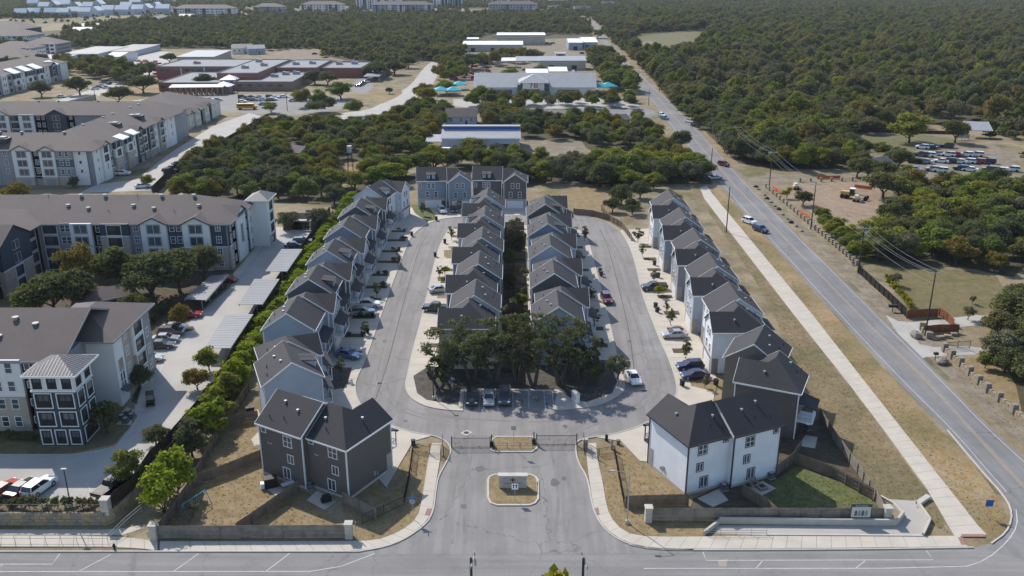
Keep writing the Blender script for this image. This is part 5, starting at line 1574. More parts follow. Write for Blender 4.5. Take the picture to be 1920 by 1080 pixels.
def species(kind, mat, nvar, **k):
    out = []
    for i in range(nvar):
        kk = dict(k)
        tr = kk.pop('tr', .22)
        me, cen = crown(kind + '_crown', 100 + 17 * i + len(kind) * 7, mat, **kk)
        tm = trunk_mesh(cen, tr, kk.get('zb', 1.6), i + 5).mesh(kind + '_trunk', 'bark')
        out.append((me, tm, kk.get('R', 3.5), kk.get('H', 5.5)))
    SP[kind] = out
species('oak', 'oakleaf', 5, R=4.2, H=7.4, zb=1.5, lobes=30, n=5200, q=.48, tr=.26, open_=.4, spread=1.1)
species('bright_tree', 'brightleaf', 4, R=3.6, H=7.5, zb=1.1, lobes=26, n=4600, q=.44, tr=.18, open_=.35, spread=1.1)
species('autumn_tree', 'rustleaf', 3, R=4.0, H=7.2, zb=1.2, lobes=26, n=4200, q=.46, tr=.2, open_=.4, spread=1.1)
species('grey_tree', 'greyleaf', 3, R=4.0, H=7.0, zb=1.4, lobes=34, n=3600, q=.38, tr=.22, open_=.8, spread=1.15)
species('hedge_shrub', 'hedgeleaf', 4, R=1.9, H=4.6, zb=.2, lobes=20, n=2600, q=.3, tr=.07, open_=.3, spread=1.1)
species('street_tree', 'liveoak', 4, R=1.35, H=4.1, zb=.7, lobes=16, n=900, q=.25, tr=.06, open_=.5, tall=.85)
species('dark_conifer', 'oakleaf', 2, R=2.3, H=6.0, zb=.6, lobes=16, n=1700, q=.4, tr=.14)
species('low_shrub', 'oakleaf', 3, R=.8, H=1.1, zb=.1, lobes=6, n=260, q=.22, tr=.03)
species('yellow_shrub', 'yellowleaf', 2, R=1.1, H=1.6, zb=.15, lobes=7, n=420, q=.26, tr=.03)
SPNAME = {'oak': 'oak_tree', 'bright_tree': 'leafy_tree', 'autumn_tree': 'autumn_tree', 'grey_tree': 'sparse_tree', 'hedge_shrub': 'hedge_shrub', 'street_tree': 'street_tree', 'dark_conifer': 'evergreen_tree', 'low_shrub': 'low_shrub', 'yellow_shrub': 'yellow_shrub'}
tr_rnd = random.Random(23)
def tree(kind, p, h, label, r=None, group=None, cat='tree', mat=None, var=None):
    """A tree of height h and crown radius r standing at p: trunk and crown."""
    me, tm, R0, H0 = SP[kind][tr_rnd.randrange(len(SP[kind])) if var is None else var % len(SP[kind])]
    sz = h / H0
    sr = sz * tr_rnd.uniform(.9, 1.12) if r is None else r / R0
    t = thing(SPNAME[kind], label, cat, p, tr_rnd.uniform(0, 6.28), group)
    put(tm, 'trunk', t, None, 0, (sr, sr, sz))
    c = put(me, 'crown', t, None, 0, (sr * tr_rnd.uniform(.93, 1.07), sr * tr_rnd.uniform(.93, 1.07), sz))
    if mat:
        c.material_slots[0].link = 'OBJECT'
        c.material_slots[0].material = MT[mat]
    return t
def tp(kind, px, py, h, label, r=None, z=0.0, **k):
    return tree(kind, P(px, py, z), h, label, r, **k)

# big live oaks in front of the inner rows, built one by one: leaning stems, spreading limbs
def live_oak(px, py, h, r, label, seed, lean=(0, 0)):
    p = P(px, py, .12)
    g = random.Random(seed)
    t = thing('live_oak', label, 'oak tree', p, 0, 'live oaks in front of the inner rows')
    ng = np.random.default_rng(seed)
    me, cen = crown('live_oak_crown', seed, 'liveoak', R=r, H=h, zb=h * .22, lobes=40, n=3000, q=.40, open_=1.45, spread=1.25, tall=1.0)
    m = MB()
    k = g.randint(2, 3)
    lean = Vector((lean[0], lean[1], 0))
    for s in range(k):
        a = 2 * math.pi * s / k + g.uniform(-.4, .4)
        base = Vector((math.cos(a) * .25, math.sin(a) * .25, -.1))
        f1 = base + Vector((math.cos(a) * .7, math.sin(a) * .7, h * .22)) + lean * .2
        f2 = f1 + Vector((math.cos(a + .5) * 1.0, math.sin(a + .5) * 1.0, h * .2)) + lean * .4
        m.tube(base, f1, .34, 8, .27).tube(f1, f2, .27, 7, .2)
        near = sorted(cen, key=lambda c: (Vector(c) - f2).length)[:14]
        for c in near:
            c = Vector(c)
            mid = f2.lerp(c, .5) + Vector((g.uniform(-.5, .5), g.uniform(-.5, .5), g.uniform(-.2, .5)))
            m.tube(f2, mid, .13, 5, .09, cap=False).tube(mid, c, .09, 5, .035, cap=False)
            for _ in range(2):
                m.tube(c, c + Vector((g.uniform(-1, 1), g.uniform(-1, 1), g.uniform(-.2, .9))), .04, 4, .015, cap=False)
    m.build('trunk', 'bark', t)
    put(me, 'crown', t)
    return t
live_oak(838, 712, 10.5, 5.4, 'gnarled live oak farthest west in front of the cream inner house', 3)
live_oak(884, 716, 13.0, 4.8, 'tall live oak in front of the cream inner house wall', 14)
live_oak(926, 720, 13.0, 4.4, 'live oak at the corner of the cream inner house', 31)
live_oak(968, 716, 15.0, 4.8, 'tallest live oak filling the gap between the two inner rows', 5)
live_oak(1000, 722, 13.5, 4.6, 'leaning live oak shading the empty parking bays', 26, (-1, 0))
live_oak(1048, 720, 13.0, 5.0, 'broad live oak over the bare wall between the bays and the kiosk', 41)
live_oak(1084, 712, 11.5, 4.4, 'spreading live oak in front of the pale blue-grey inner house', 7)
live_oak(824, 728, 6.0, 2.6, 'small ragged oak at the west corner of the dark mulch', 18)
live_oak(1112, 716, 6.5, 2.4, 'smaller live oak at the east corner of the inner row', 22)
tp('grey_tree', 1158, 712, 5.4, 'half bare grey tree leaning over the street by the white parked car', 2.6)

# apartment grounds
tp('dark_conifer', 204, 812, 6.6, 'dark evergreen beside the corner tower of the front apartments', 3.0, TZ)
tp('oak', 262, 730, 4.6, 'broad small tree at the end of the front apartment building', 2.5, TZ)
tp('oak', 293, 836, 3.6, 'small round tree against the dark fence at the bend of the drive', 2.2, TZ)
tp('bright_tree', 243, 908, 5.6, 'bright green young tree beside the black pickup', 2.6, TZ)
tp('autumn_tree', 152, 545, 11, 'tall ochre tree in the apartment courtyard', 5.0, TZ, var=0)
tp('bright_tree', 60, 590, 7, 'bright green tree at the shaded corner of the courtyard', 4.0, TZ)
tp('oak', 105, 588, 9.5, 'dark oak left of the courtyard pavilion', 6.2, TZ)
tp('oak', 150, 580, 9.5, 'dark oak under the ochre courtyard tree', 5.4, TZ)
tp('oak', 232, 548, 11, 'dark oak under the gabled white bays of the courtyard', 6.2, TZ)
tp('oak', 290, 566, 11.5, 'largest oak of the courtyard beside the pavilion', 7.0, TZ)
tp('oak', 338, 548, 10.5, 'courtyard oak shading the nearest carport', 6.2, TZ)
tp('oak', 385, 530, 9.5, 'courtyard oak at the corner of the apartment end wall', 4.2, TZ)
tp('oak', 255, 600, 6, 'low oak behind the front apartment roof', 3.4, TZ)
tp('autumn_tree', 340, 616, 5.4, 'small bronze tree in the kerb island behind the red car', 2.4, TZ)
tp('bright_tree', 392, 694, 4.6, 'small green tree by the fence below the nearest carport', 2.4, TZ)
tp('autumn_tree', 370, 730, 4.4, 'small bronze-leaved tree by the fence on the apartment drive', 2.6, TZ)
tp('grey_tree', 540, 432, 6, 'rounded olive shrub tree west of the bin enclosure', 4.2, TZ, mat='greyleaf')
tp('grey_tree', 596, 425, 6, 'rounded olive shrub tree east of the bin enclosure', 4.2, TZ, mat='greyleaf')
tp('bright_tree', 276, 349, 4.0, 'small tree by the parked cars of the upper drive', 2.6, TZ)
tp('autumn_tree', 40, 380, 7, 'ochre tree beside the garages of the long apartment building', 5.0, TZ)
tp('yellow_shrub', 8, 385, 5, 'bright yellow-green tree at the very edge by the garages', 3.0, TZ, cat='tree')
tp('dark_conifer', 139, 352, 4, 'small dark tree at the garage wall of the long apartment building', 2.2, TZ)
for i, px in enumerate((84, 112)):
    tp('autumn_tree', px, 258, 6, ('rusty courtyard tree inside the long apartment building, nearer the navy gable' if i else 'rusty courtyard tree inside the long apartment building beside the white gable'), 3.6, TZ)
for i in range(9):
    tp('low_shrub', 288 + i * 5 - (i % 3) * 14, 602 - i * 4 + (i % 3) * 9, 2.0, 'clipped grey-green shrub in the bed beside the parked cars', 1.4, TZ, group='clipped shrubs by the apartment car park', cat='shrub')
for i in range(10):
    tp('low_shrub', 10 + i * 11, 822 + i * .8, 1.4, 'dark low shrub under the windows of the front apartments', 1.1, TZ, group='foundation shrubs of the front apartments', cat='shrub')

# the bright hedge between the apartment fence and the house yards
hx = chaikin([(322, 928), (345, 890), (390, 800), (425, 745), (452, 706), (490, 640), (530, 565), (575, 490), (612, 430), (640, 398), (655, 380)], 2)
hpts = [P(x + 6, y, 0) for x, y in hx]
acc = 0.0
last = hpts[0]
hn = 0
for a, b in zip(hpts, hpts[1:]):
    L = (b - a).length
    d = 0.0
    while d < L:
        q = a.lerp(b, d / L)
        if q.y > 131 and hn < 110:
            tree('hedge_shrub', (q.x - 48.6 - q.x + tr_rnd.uniform(-.5, .5) - min(0, 0), q.y, 0), tr_rnd.uniform(3.0, 5.0), 'bright green hedge shrub between the carport fence and the west row of houses', tr_rnd.uniform(2.5, 3.1), 'bright hedge behind the west row', 'hedge shrub')
            hn += 1
        d += 1.55
for (px, py, h, r, lab, kd) in ((316, 962, 8.6, 3.7, 'largest bright bush at the bottom corner of the back yards', 'hedge_shrub'), (330, 925, 8.6, 3.9, 'tall bright bush just above the largest one by the fence', 'hedge_shrub'),
                            (362, 855, 6.6, 3.0, 'dark green bush between the bright ones along the yard fence', 'dark_conifer'), (388, 822, 6.8, 3.4, 'bright bush opposite the bend of the apartment drive', 'hedge_shrub'),
                            (408, 790, 6.8, 3.4, 'bright feathery bush above the bend of the apartment drive', 'hedge_shrub'), (427, 755, 6.2, 3.1, 'yellowing bush by the concrete pad with two bins', 'hedge_shrub'), (443, 728, 6, 3.0, 'green bush beside the askew light blue house', 'hedge_shrub')):
    tp(kd, px, py, h, lab, r, cat='bush')
tp('grey_tree', 362, 968, 2.4, 'leafless dead sapling in the front back yard', 1.2)

# street trees and beds inside the development
ST = [(747, 500, 3.4, 'street tree by the far drives of the west row'), (668, 610, 0, ''), (706, 556, 3.2, 'street tree beside the white van'), (684, 627, 3.0, 'street tree below the parked white car of the west row'),
      (640, 706, 4.0, 'bushy street tree beside the small blue car'), (655, 664, 0, ''), (846, 450, 4.0, 'street tree at the far bend of the inner west row'), (851, 462, 2.2, ''), (825, 520, 3.4, 'thin street tree by the footway of the inner west row'),
      (836, 516, 2.4, 'tiny bright sapling on its own green patch'), (822, 590, 2.6, 'shrubby tree beside the parked black pickup'), (792, 404, 4.4, 'small tree on the green corner of the blue-grey house'), (862, 400, 5.0, 'street tree beside the dark car at the head of the loop'),
      (1095, 452, 4.6, 'pale leafed street tree by the east footway'), (1109, 560, 3.4, 'dark street tree on the east footway'), (1117, 610, 3.6, 'dark street tree nearest the oaks on the east footway'), (1126, 655, 2.6, 'slim dark shrub by the drives near the oaks'),
      (1196, 455, 4.8, 'street tree at the bend under the white end house'), (1205, 482, 3.6, 'round street tree opposite the bend'), (1227, 530, 3.8, 'young street tree above the dark pickup'), (1236, 555, 2.6, 'yellow sapling behind the dark pickup'),
      (1249, 588, 3.0, 'round street tree beside the two bins'), (1259, 610, 3.8, 'street tree above the silver sedan'), (1284, 672, 4.2, 'leaning street tree above the dark parked cars'), (1322, 728, 2.4, 'sparse sapling in the bed beside the dark sedan')]
for px, py, h, lab in ST:
    if h and lab:
        tp('street_tree' if 'yellow' not in lab and 'bright' not in lab else 'yellow_shrub', px, py, h, lab, None, .1, mat='greyleaf' if 'pale' in lab or 'sparse' in lab else None)
tp('dark_conifer', 968, 470, 9.5, 'tall pale evergreen standing in the alley between the inner rows', 2.6, mat='greyleaf')
for i, (x, y, h, kd) in enumerate(((1.9, 176, 4.2, 'bright_tree'), (-.6, 189, 4.0, 'oak'), (2.2, 158, 4.4, 'oak'), (-.8, 205, 4.6, 'bright_tree'), (2.0, 216, 4.8, 'oak'))):
    tree(kd, (x, y, .13), h, ['yellow-green small tree in the alley behind the slate house', 'dark small tree in the alley behind the blue-grey house', 'dark small tree at the near end of the alley', 'yellow-green small tree deep in the alley', 'dark small tree beside the tall evergreen of the alley'][i], 1.7)
for i, y in enumerate((160, 171, 183, 196)):
    tree('low_shrub', (2.0 + (i % 2), y, .13), 2.4, 'green shrub in the narrow back yards between the inner rows', 1.6, 'shrubs in the narrow back yards', 'shrub')
# beds between the drives
bedlist = [(-35.0, 144 + 18.4 * i + d, -26.6 if d < 9 else -27.5) for i in range(5) for d in (8.0, 16.6)]
for x0, y, x1 in bedlist:
    sheet('planting_bed', [(x0 + 2, y), (x1 - 1.6, y), (x1 - 1.6, y + 1.9), (x0 + 2, y + 1.9)], .106, 'bed')
for i in range(5):
    for d in (8.0, 16.4):
        y = 147.6 + 18.4 * i + d
        sheet('planting_bed', [(15.6, y), (18.3, y), (18.3, y + 2), (15.6, y + 2)], .126, 'bed')
        sheet('planting_bed', [(-16.4, y), (-14.0, y), (-14.0, y + 2), (-16.4, y + 2)], .126, 'gravel' if i % 2 else 'bed')
for (x, y) in ((34.2, 163.5), (35, 172.6), (35.2, 182.4), (35.4, 191), (35.6, 201), (35.8, 209.5), (36, 219.5), (33.5, 153)):
    sheet('planting_bed', [(x - 3.2, y), (x, y), (x, y + 2.2), (x - 3.2, y + 2.2)], .106, 'bed')
sheet('planting_bed', G([(1290, 708), (1345, 716), (1342, 736), (1296, 724)]), .106, 'dry_lawn')
sheet('planting_bed', G([(770, 385), (800, 384), (822, 412), (800, 416), (778, 400)]), .112, 'green_lawn')
sheet('planting_bed', G([(820, 520), (842, 519), (842, 527), (821, 528)]), .132, 'green_lawn')
sheet('planting_bed', G([(832, 470), (853, 469), (852, 482), (833, 483)]), .132, 'dry_lawn')
sheet('planting_bed', G([(612, 690), (660, 690), (650, 728), (622, 732)]), .106, 'mulch')
for i in range(26):
    x0, y, x1 = bedlist[i % len(bedlist)]
    tree('low_shrub', (x0 + 3 + tr_rnd.random() * 4, y + 1, .1), tr_rnd.uniform(.8, 1.5), 'low dark shrub in a planting bed of the west row', None, 'shrubs in the beds of the west row', 'shrub')

# ------------------------------------------------------------------ woods
def poly(pts): return [P(x, y).to_2d() for x, y in pts]
WOODS = [   # name, outline, mix of kinds, label text
    ('mid', [(316, 388), (322, 345), (345, 318), (438, 276), (505, 244), (560, 240), (640, 243), (690, 243), (760, 216), (800, 206), (842, 212), (846, 235), (800, 270), (795, 300), (690, 312), (640, 300), (620, 345), (650, 352), (640, 392), (600, 392), (560, 380), (480, 378), (400, 384)],
     'oak grey_tree bright_tree autumn_tree oak bright_tree autumn_tree', 'in the wooded strip behind the west row of houses'),
    ('back', [(690, 318), (755, 330), (850, 306), (985, 306), (1030, 318), (1100, 322), (1120, 300), (1190, 300), (1250, 290), (1330, 330), (1335, 345), (1200, 345), (1165, 352), (1060, 346), (1035, 340), (990, 352), (880, 318), (780, 335), (740, 352), (660, 362)],
     'bright_tree bright_tree oak grey_tree', 'right behind the houses at the head of the loop'),
    ('centre', [(985, 262), (1090, 262), (1100, 280), (1190, 292), (1245, 270), (1222, 255), (1195, 225), (1080, 225), (1065, 240), (1000, 232), (985, 212), (900, 214), (905, 240), (950, 250)],
     'bright_tree oak bright_tree autumn_tree grey_tree', 'in the wooded plots between the barn and the main road'),
    ('shop', [(870, 192), (960, 192), (975, 188), (1000, 196), (1060, 190), (1110, 192), (1185, 188), (1195, 205), (1090, 206), (870, 208)],
     'bright_tree oak bright_tree', 'in front of the long shop'),
    ('road_strip', [(1262, 202), (1300, 232), (1345, 275), (1385, 308), (1440, 318), (1500, 322), (1600, 318), (1690, 330), (1685, 300), (1600, 288), (1585, 262), (1600, 245), (1700, 240), (1720, 205), (1240, 170)],
     'autumn_tree oak bright_tree oak grey_tree', 'on the far side of the main road below the wooded hill'),
    ('site_edge', [(1674, 360), (1710, 356), (1800, 357), (1930, 360), (1960, 470), (1900, 520), (1800, 500), (1700, 505), (1640, 495), (1600, 500), (1582, 464), (1620, 452), (1658, 430), (1684, 398)],
     'oak bright_tree oak autumn_tree bright_tree grey_tree bright_tree', 'between the graded site and the fenced lawn'),
    ('cottage', [(1868, 590), (1930, 560), (1990, 700), (1990, 860), (1925, 800), (1890, 742), (1862, 690), (1850, 640)],
     'oak oak grey_tree', 'over the stone wall of the cottage drive'),
]
CLEAR = [poly(p) for p in ([(818, 248), (985, 245), (985, 292), (800, 292)], [(1100, 282), (1185, 282), (1185, 318), (1100, 318)], [(1015, 205), (1055, 205), (1055, 236), (1015, 236)], [(640, 300), (690, 300), (690, 345), (640, 348)], [(540, 270), (580, 270), (580, 308), (540, 308)], [(1615, 300), (1665, 300), (1665, 328), (1615, 328)], [(1135, 205), (1180, 205), (1180, 240), (1135, 240)],
                           [(910, 178), (1050, 178), (1050, 194), (910, 194)], [(845, 205), (890, 205), (890, 236), (845, 236)])]
COLNAME = {'oak': 'dark oak', 'bright_tree': 'yellow-green leafy tree', 'autumn_tree': 'rust-brown tree', 'grey_tree': 'grey thin-leaved tree'}
near_trees = []
wr = random.Random(5)
for nm, outl, kinds, where in WOODS:
    pg = poly(outl)
    kinds = kinds.split()
    x0, x1 = min(p.x for p in pg), max(p.x for p in pg)
    y0, y1 = min(p.y for p in pg), max(p.y for p in pg)
    st = {'mid': 7.0, 'back': 5.4, 'centre': 7.4, 'shop': 9.0, 'road_strip': 6.2, 'site_edge': 6.0, 'cottage': 5.5}[nm]
    y = y0
    while y < y1:
        x = x0 + wr.uniform(0, st)
        while x < x1:
            q = (x + wr.uniform(-.4, .4) * st, y + wr.uniform(-.4, .4) * st)
            if inside(q, pg) and not any(inside(q, c) for c in CLEAR):
                wv = math.sin(q[0] * .09 + 1.3 + math.cos(q[1] * .07)) + math.cos(q[1] * .083 + q[0] * .03)
                k = kinds[int((wv * .25 + .5 + wr.uniform(-.32, .32)) * len(kinds)) % len(kinds)]
                near_trees.append((q, k, nm, where))
            x += st
        y += st
near_trees.sort(key=lambda t: t[0][1])
print('near trees', len(near_trees), {n[0]: sum(1 for t in near_trees if t[2] == n[0]) for n in WOODS})
far_extra = []
NMAX = 235
keep = []
for i, t_ in enumerate(near_trees):
    (keep if len(keep) < NMAX else far_extra).append(t_)
for q, k, nm, where in keep:
    hh = {'oak': 7.0, 'bright_tree': 7.2, 'autumn_tree': 6.6, 'grey_tree': 7.0}[k] * wr.uniform(.75, 1.25)
    if nm == 'back': hh *= 1.12
    tree(k, (q[0], q[1], 0), hh, COLNAME[k] + ' ' + where, hh * wr.uniform(.50, .66), COLNAME[k] + 's ' + where)
# picked out one by one
for (px, py, kd, h, r, lab) in (
    (1705, 268, 'bright_tree', 13, 9, 'largest bright yellow-green tree at the edge of the park meadow'), (1790, 268, 'oak', 10, 6.5, 'dark oak beside the park pavilion'), (1655, 372, 'oak', 9, 6.5, 'oak with bare stems beside the road grader'),
    (1185, 402, 'oak', 5, 3.2, 'dark tree against the curving fence at the bend'), (1148, 398, 'oak', 4.5, 3.0, 'low dark tree behind the curving fence'), (1200, 372, 'oak', 6, 3.8, 'dark tree behind the white end house'), (1226, 354, 'bright_tree', 6, 4.0, 'olive tree near the end of the shared path'), (1122, 352, 'oak', 6, 4.2, 'dark tree on the far edge of the back plot'), (1180, 352, 'bright_tree', 6.5, 4.5, 'leafy tree on the far edge of the back plot'),
    (1626, 334, 'oak', 7.5, 5, 'oak hiding the small house'), (1606, 332, 'oak', 7, 4.5, 'oak beside the gravel road behind the graded site'), (1656, 340, 'oak', 7.5, 5, 'oak at the back corner of the graded site'), (1685, 316, 'oak', 7.5, 5.5, 'oak at the edge of the park car park'), (1700, 340, 'bright_tree', 6, 4, 'green tree under the park car park'),
    (1505, 385, 'oak', 5, 3.2, 'small dark tree inside the stone fence of the graded site'), (1475, 372, 'yellow_shrub', 3.6, 2.0, 'yellow-green sapling at the corner of the graded site'),
    (1275, 285, 'oak', 9, 5.5, 'dark oak at the edge of the main road past the corner grass'), (1305, 325, 'bright_tree', 8, 5, 'bright tree over the end of the shared path'), (1270, 330, 'bright_tree', 7.5, 4.6, 'bright tree next to the end of the shared path'),
    (1221, 248, 'autumn_tree', 3.6, 3.2, 'round tawny bush on the corner grass'), (1258, 388, 'grey_tree', 5, 3.8, 'wind-bent thin tree behind the last main road house'), (1165, 385, 'oak', 7, 4.4, 'round dark oak on the back plot by the bend'),
    (887, 290, 'bright_tree', 7.5, 5.5, 'bright tree in front of the metal barn'), (862, 268, 'bright_tree', 0, 0, ''), (708, 146, 'oak', 12, 10, 'big dark oak in the school car park'), (740, 140, 'oak', 11, 9, 'dark oak behind the big one in the school car park'), (765, 128, 'oak', 10, 8, 'dark oak at the head of the winding drive'),
    (640, 186, 'bright_tree', 10, 8, 'light green tree at the corner of the school'), (730, 176, 'oak', 4, 2.4, 'small tree alone on the dry grass island'), (388, 165, 'oak', 9, 7, 'oak in front of the school walkway'), (590, 158, 'oak', 9, 7, 'dark oak by the school entrance'), (615, 160, 'oak', 9, 7, 'dark oak pair by the school corner'),
    (270, 175, 'oak', 11, 9, 'large oak west of the school'), (225, 195, 'oak', 10, 8, 'spreading oak by the school road'), (150, 178, 'oak', 11, 8, 'dark oak beside the pale flats'), (78, 182, 'oak', 9, 6.5, 'dark oak under the pale flats'), (280, 142, 'oak', 9, 8, 'oak at the depot yard'),
    (318, 118, 'oak', 8, 7, 'round oak at the store corner'), (510, 212, 'bright_tree', 6, 5, 'bright tree at the front edge of the school car park'), (562, 188, 'bright_tree', 6, 5, 'small bright tree among the school cars'),
    (838, 175, 'bright_tree', 8, 7, 'tree beside the turquoise shade sails'), (905, 190, 'bright_tree', 9, 7, 'tall bright tree against the west end of the shop'), (958, 150, 'bright_tree', 8, 7, 'bright tree behind the shop roof'), (1015, 140, 'bright_tree', 7, 6, 'bright tree between the canopies'), (885, 130, 'oak', 12, 10, 'broad dark oak in the builders yard'),
    (845, 118, 'bright_tree', 9, 8, 'bright tree at the end of the winding drive'), (1120, 72, 'bright_tree', 10, 9, 'bright tree at the bend of the main road'), (1130, 110, 'oak', 11, 10, 'dark oak between the warehouses and the road'), (1165, 150, 'bright_tree', 9, 8, 'green tree over the main road beside the shop'), (1180, 175, 'bright_tree', 9, 7, 'green tree at the corner of the shop road'),
    (1615, 690, 'low_shrub', 0, 0, ''), (1815, 600, 'grey_tree', 3.4, 1.6, 'bare little tree beside the cottage gate'), (1855, 680, 'dark_conifer', 2.6, 1.0, 'dark shrub on the cottage drive'), (1822, 570, 'low_shrub', 2.0, .9, 'tiny lone tree on the fenced lawn'), (1846, 690, 'bright_tree', 3.4, 1.8, 'olive bush inside the cottage wall')):
    if h: tp(kd, px, py, h, lab, r)
for i in range(9):
    tp('yellow_shrub', 1664 + i * 5.2, 528 + i * 6.5, 1.8 + .3 * (i % 2), 'yellow-green hedge shrub inside the black fence', 1.3, group='yellow hedge inside the black fence', cat='hedge shrub')
tp('grey_tree', 1676, 535, 3.2, 'grey shrub standing out of the yellow hedge', 1.8)
for i, (px, py) in enumerate(((1545, 430), (1560, 442), (1575, 455), (1590, 470), (1605, 483), (1570, 436), (1590, 450), (1608, 466), (1540, 415), (1622, 480))):
    tp('bright_tree', px, py, 4.6, 'green roadside bush between the stone fence and the woods', 2.9, group='roadside bushes by the stone fence', cat='bush')
a = P(1040, 1080, 7.5)
tree('yellow_shrub', (a.x, a.y - 1.2, 0), 8.5, 'tip of a roadside tree at the bottom edge between the two poles', 3.6)

# far woods: one mass, drawn from a few low crowns set on thousands of points
def far_crown(name, seed, mat, n=170, q=1.15):
    me, _ = crown(name, seed, mat, R=3.4, H=5.6, zb=.3, lobes=9, n=n, q=q)
    o = bpy.data.objects.new(name, me)
    return o
VAR = bpy.data.collections.new('far_crowns')
for i in range(7):
    VAR.objects.link(far_crown('far_crown', 300 + i, 'forest', 300, 1.05))
for i in range(2):
    VAR.objects.link(far_crown('far_crown_light', 330 + i, 'forest_light', 280, 1.05))
MIXV = bpy.data.collections.new('mixed_crowns')
for kd, n in (('oak', 3), ('bright_tree', 3), ('autumn_tree', 3), ('grey_tree', 2)):
    for me, tm, R0, H0 in SP[kd][:n]:
        MIXV.objects.link(bpy.data.objects.new('mixed_crown', me))
LONE = bpy.data.collections.new('lone_crowns')
for kd, mt in (('oak', 'forest_light'), ('bright_tree', 'brightleaf'), ('grey_tree', 'greyleaf'), ('autumn_tree', 'forest_light'), ('oak', 'forest'), ('grey_tree', 'forest_light')):
    ob = bpy.data.objects.new('lone_crown', SP[kd][1][0])
    ob.material_slots[0].link = 'OBJECT'
    ob.material_slots[0].material = MT[mt]
    LONE.objects.link(ob)
ROADP = [P(*p).to_2d() for p in main_left] + [P(*p).to_2d() for p in main_right[::-1]]
def near_road(q, pad):
    y = q[1]
    L = [p for p in zip(ML, ML[1:]) if min(p[0].y, p[1].y) <= y <= max(p[0].y, p[1].y)]
    Rr = [p for p in zip(MR, MR[1:]) if min(p[0].y, p[1].y) <= y <= max(p[0].y, p[1].y)]
    if not L or not Rr: return False
    f = lambda s: s[0].x + (s[1].x - s[0].x) * (y - s[0].y) / max(1e-6, s[1].y - s[0].y)
    return f(L[-1]) - pad < q[0] < f(Rr[-1]) + pad
def forest(name, outlines, holes, label, step, seed, smin=.7, smax=1.7, extra=(), var=None):
    r = np.random.default_rng(seed)
    pts = []
    hol = [poly(h) for h in holes]
    hb = [(min(p.x for p in h), max(p.x for p in h), min(p.y for p in h), max(p.y for p in h)) for h in hol]
    for o in outlines:
        pg = o if isinstance(o[0], Vector) else poly(o)
        x0, x1 = min(p.x for p in pg), max(p.x for p in pg)
        y0, y1 = min(p.y for p in pg), max(p.y for p in pg)
        y = y0
        while y < y1:
            st = step + y * .0022
            xs = np.arange(x0 + r.uniform(0, st), x1, st)
            for x in xs:
                q = (x + r.uniform(-.42, .42) * st, y + r.uniform(-.42, .42) * st)
                if abs(q[0]) > q[1] * .72 + 30: continue
                if not inside(q, pg) or near_road(q, 2.6): continue
                if any(b[0] <= q[0] <= b[1] and b[2] <= q[1] <= b[3] and inside(q, h) for h, b in zip(hol, hb)): continue
                pts.append((*q, 0.0))
            y += st
    pts += [(*t[0], 0.0) for t in extra]
    me = bpy.data.meshes.new(name)
    me.from_pydata(pts, [], [])
    o = bpy.data.objects.new(name, me)
    COL.objects.link(o)
    tag(o, label, 'woodland', kind='stuff')
    ng = bpy.data.node_groups.new(name + '_scatter', 'GeometryNodeTree')
    ng.interface.new_socket('Geometry', in_out='INPUT', socket_type='NodeSocketGeometry')
    ng.interface.new_socket('Geometry', in_out='OUTPUT', socket_type='NodeSocketGeometry')
    N = ng.nodes
    gi_, go = N.new('NodeGroupInput'), N.new('NodeGroupOutput')
    ci = N.new('GeometryNodeCollectionInfo')
    ci.inputs['Collection'].default_value = var or VAR
    ci.inputs['Separate Children'].default_value = True
    ci.inputs['Reset Children'].default_value = True
    ip = N.new('GeometryNodeInstanceOnPoints')
    ip.inputs['Pick Instance'].default_value = True
    ri = N.new('FunctionNodeRandomValue'); ri.data_type = 'INT'
    ri.inputs[4].default_value = 0; ri.inputs[5].default_value = len((var or VAR).objects) - 1; ri.inputs['Seed'].default_value = seed
    rs = N.new('FunctionNodeRandomValue'); rs.data_type = 'FLOAT_VECTOR'
    rs.inputs[0].default_value = (smin, smin, smin); rs.inputs[1].default_value = (smax, smax, smax); rs.inputs['Seed'].default_value = seed + 1
    rr2 = N.new('FunctionNodeRandomValue'); rr2.data_type = 'FLOAT_VECTOR'
    rr2.inputs[0].default_value = (0, 0, 0); rr2.inputs[1].default_value = (0, 0, 6.28); rr2.inputs['Seed'].default_value = seed + 2
    K = ng.links
    K.new(gi_.outputs[0], ip.inputs['Points'])
    K.new(ci.outputs[0], ip.inputs['Instance'])
    K.new(ri.outputs[2], ip.inputs['Instance Index'])
    K.new(rs.outputs[0], ip.inputs['Scale'])
    K.new(rr2.outputs[0], ip.inputs['Rotation'])
    K.new(ip.outputs[0], go.inputs[0])
    md = o.modifiers.new('scatter', 'NODES')
    md.node_group = ng
    print(name, len(pts))
    return o
H_R = [[(1180, 70), (1240, 62), (1325, 58), (1318, 80), (1290, 96), (1210, 102)], [(1585, 256), (1700, 246), (1800, 258), (1930, 262), (1930, 345), (1690, 340), (1690, 292), (1610, 285)], [(1690, 345), (1690, 318), (1930, 318), (1930, 345)], [(1195, 62), (1330, 56), (1335, 82), (1260, 108), (1195, 104)]]
WFAR = [Vector((115, 1250)), Vector((135, 2700)), Vector((2200, 2700)), Vector((1400, 1400))]
forest('wooded_hill', [[(1120, 46), (1135, 64), (1150, 82), (1180, 108), (1230, 157), (1262, 186), (1290, 214), (1720, 240), (1720, 205), (1960, 212), (2160, 240), (2160, 40), (1800, 20)], WFAR, [Vector(p) for p in ((108, 1150), (700, 1180), (1400, 1420), (115, 1300))], [(1840, 232), (1960, 210), (2140, 260), (2140, 420), (1935, 350), (1930, 300), (1850, 262)]],
       H_R, 'dark green oak and cedar woods covering the slope across the main road', 5.2, 41, extra=())
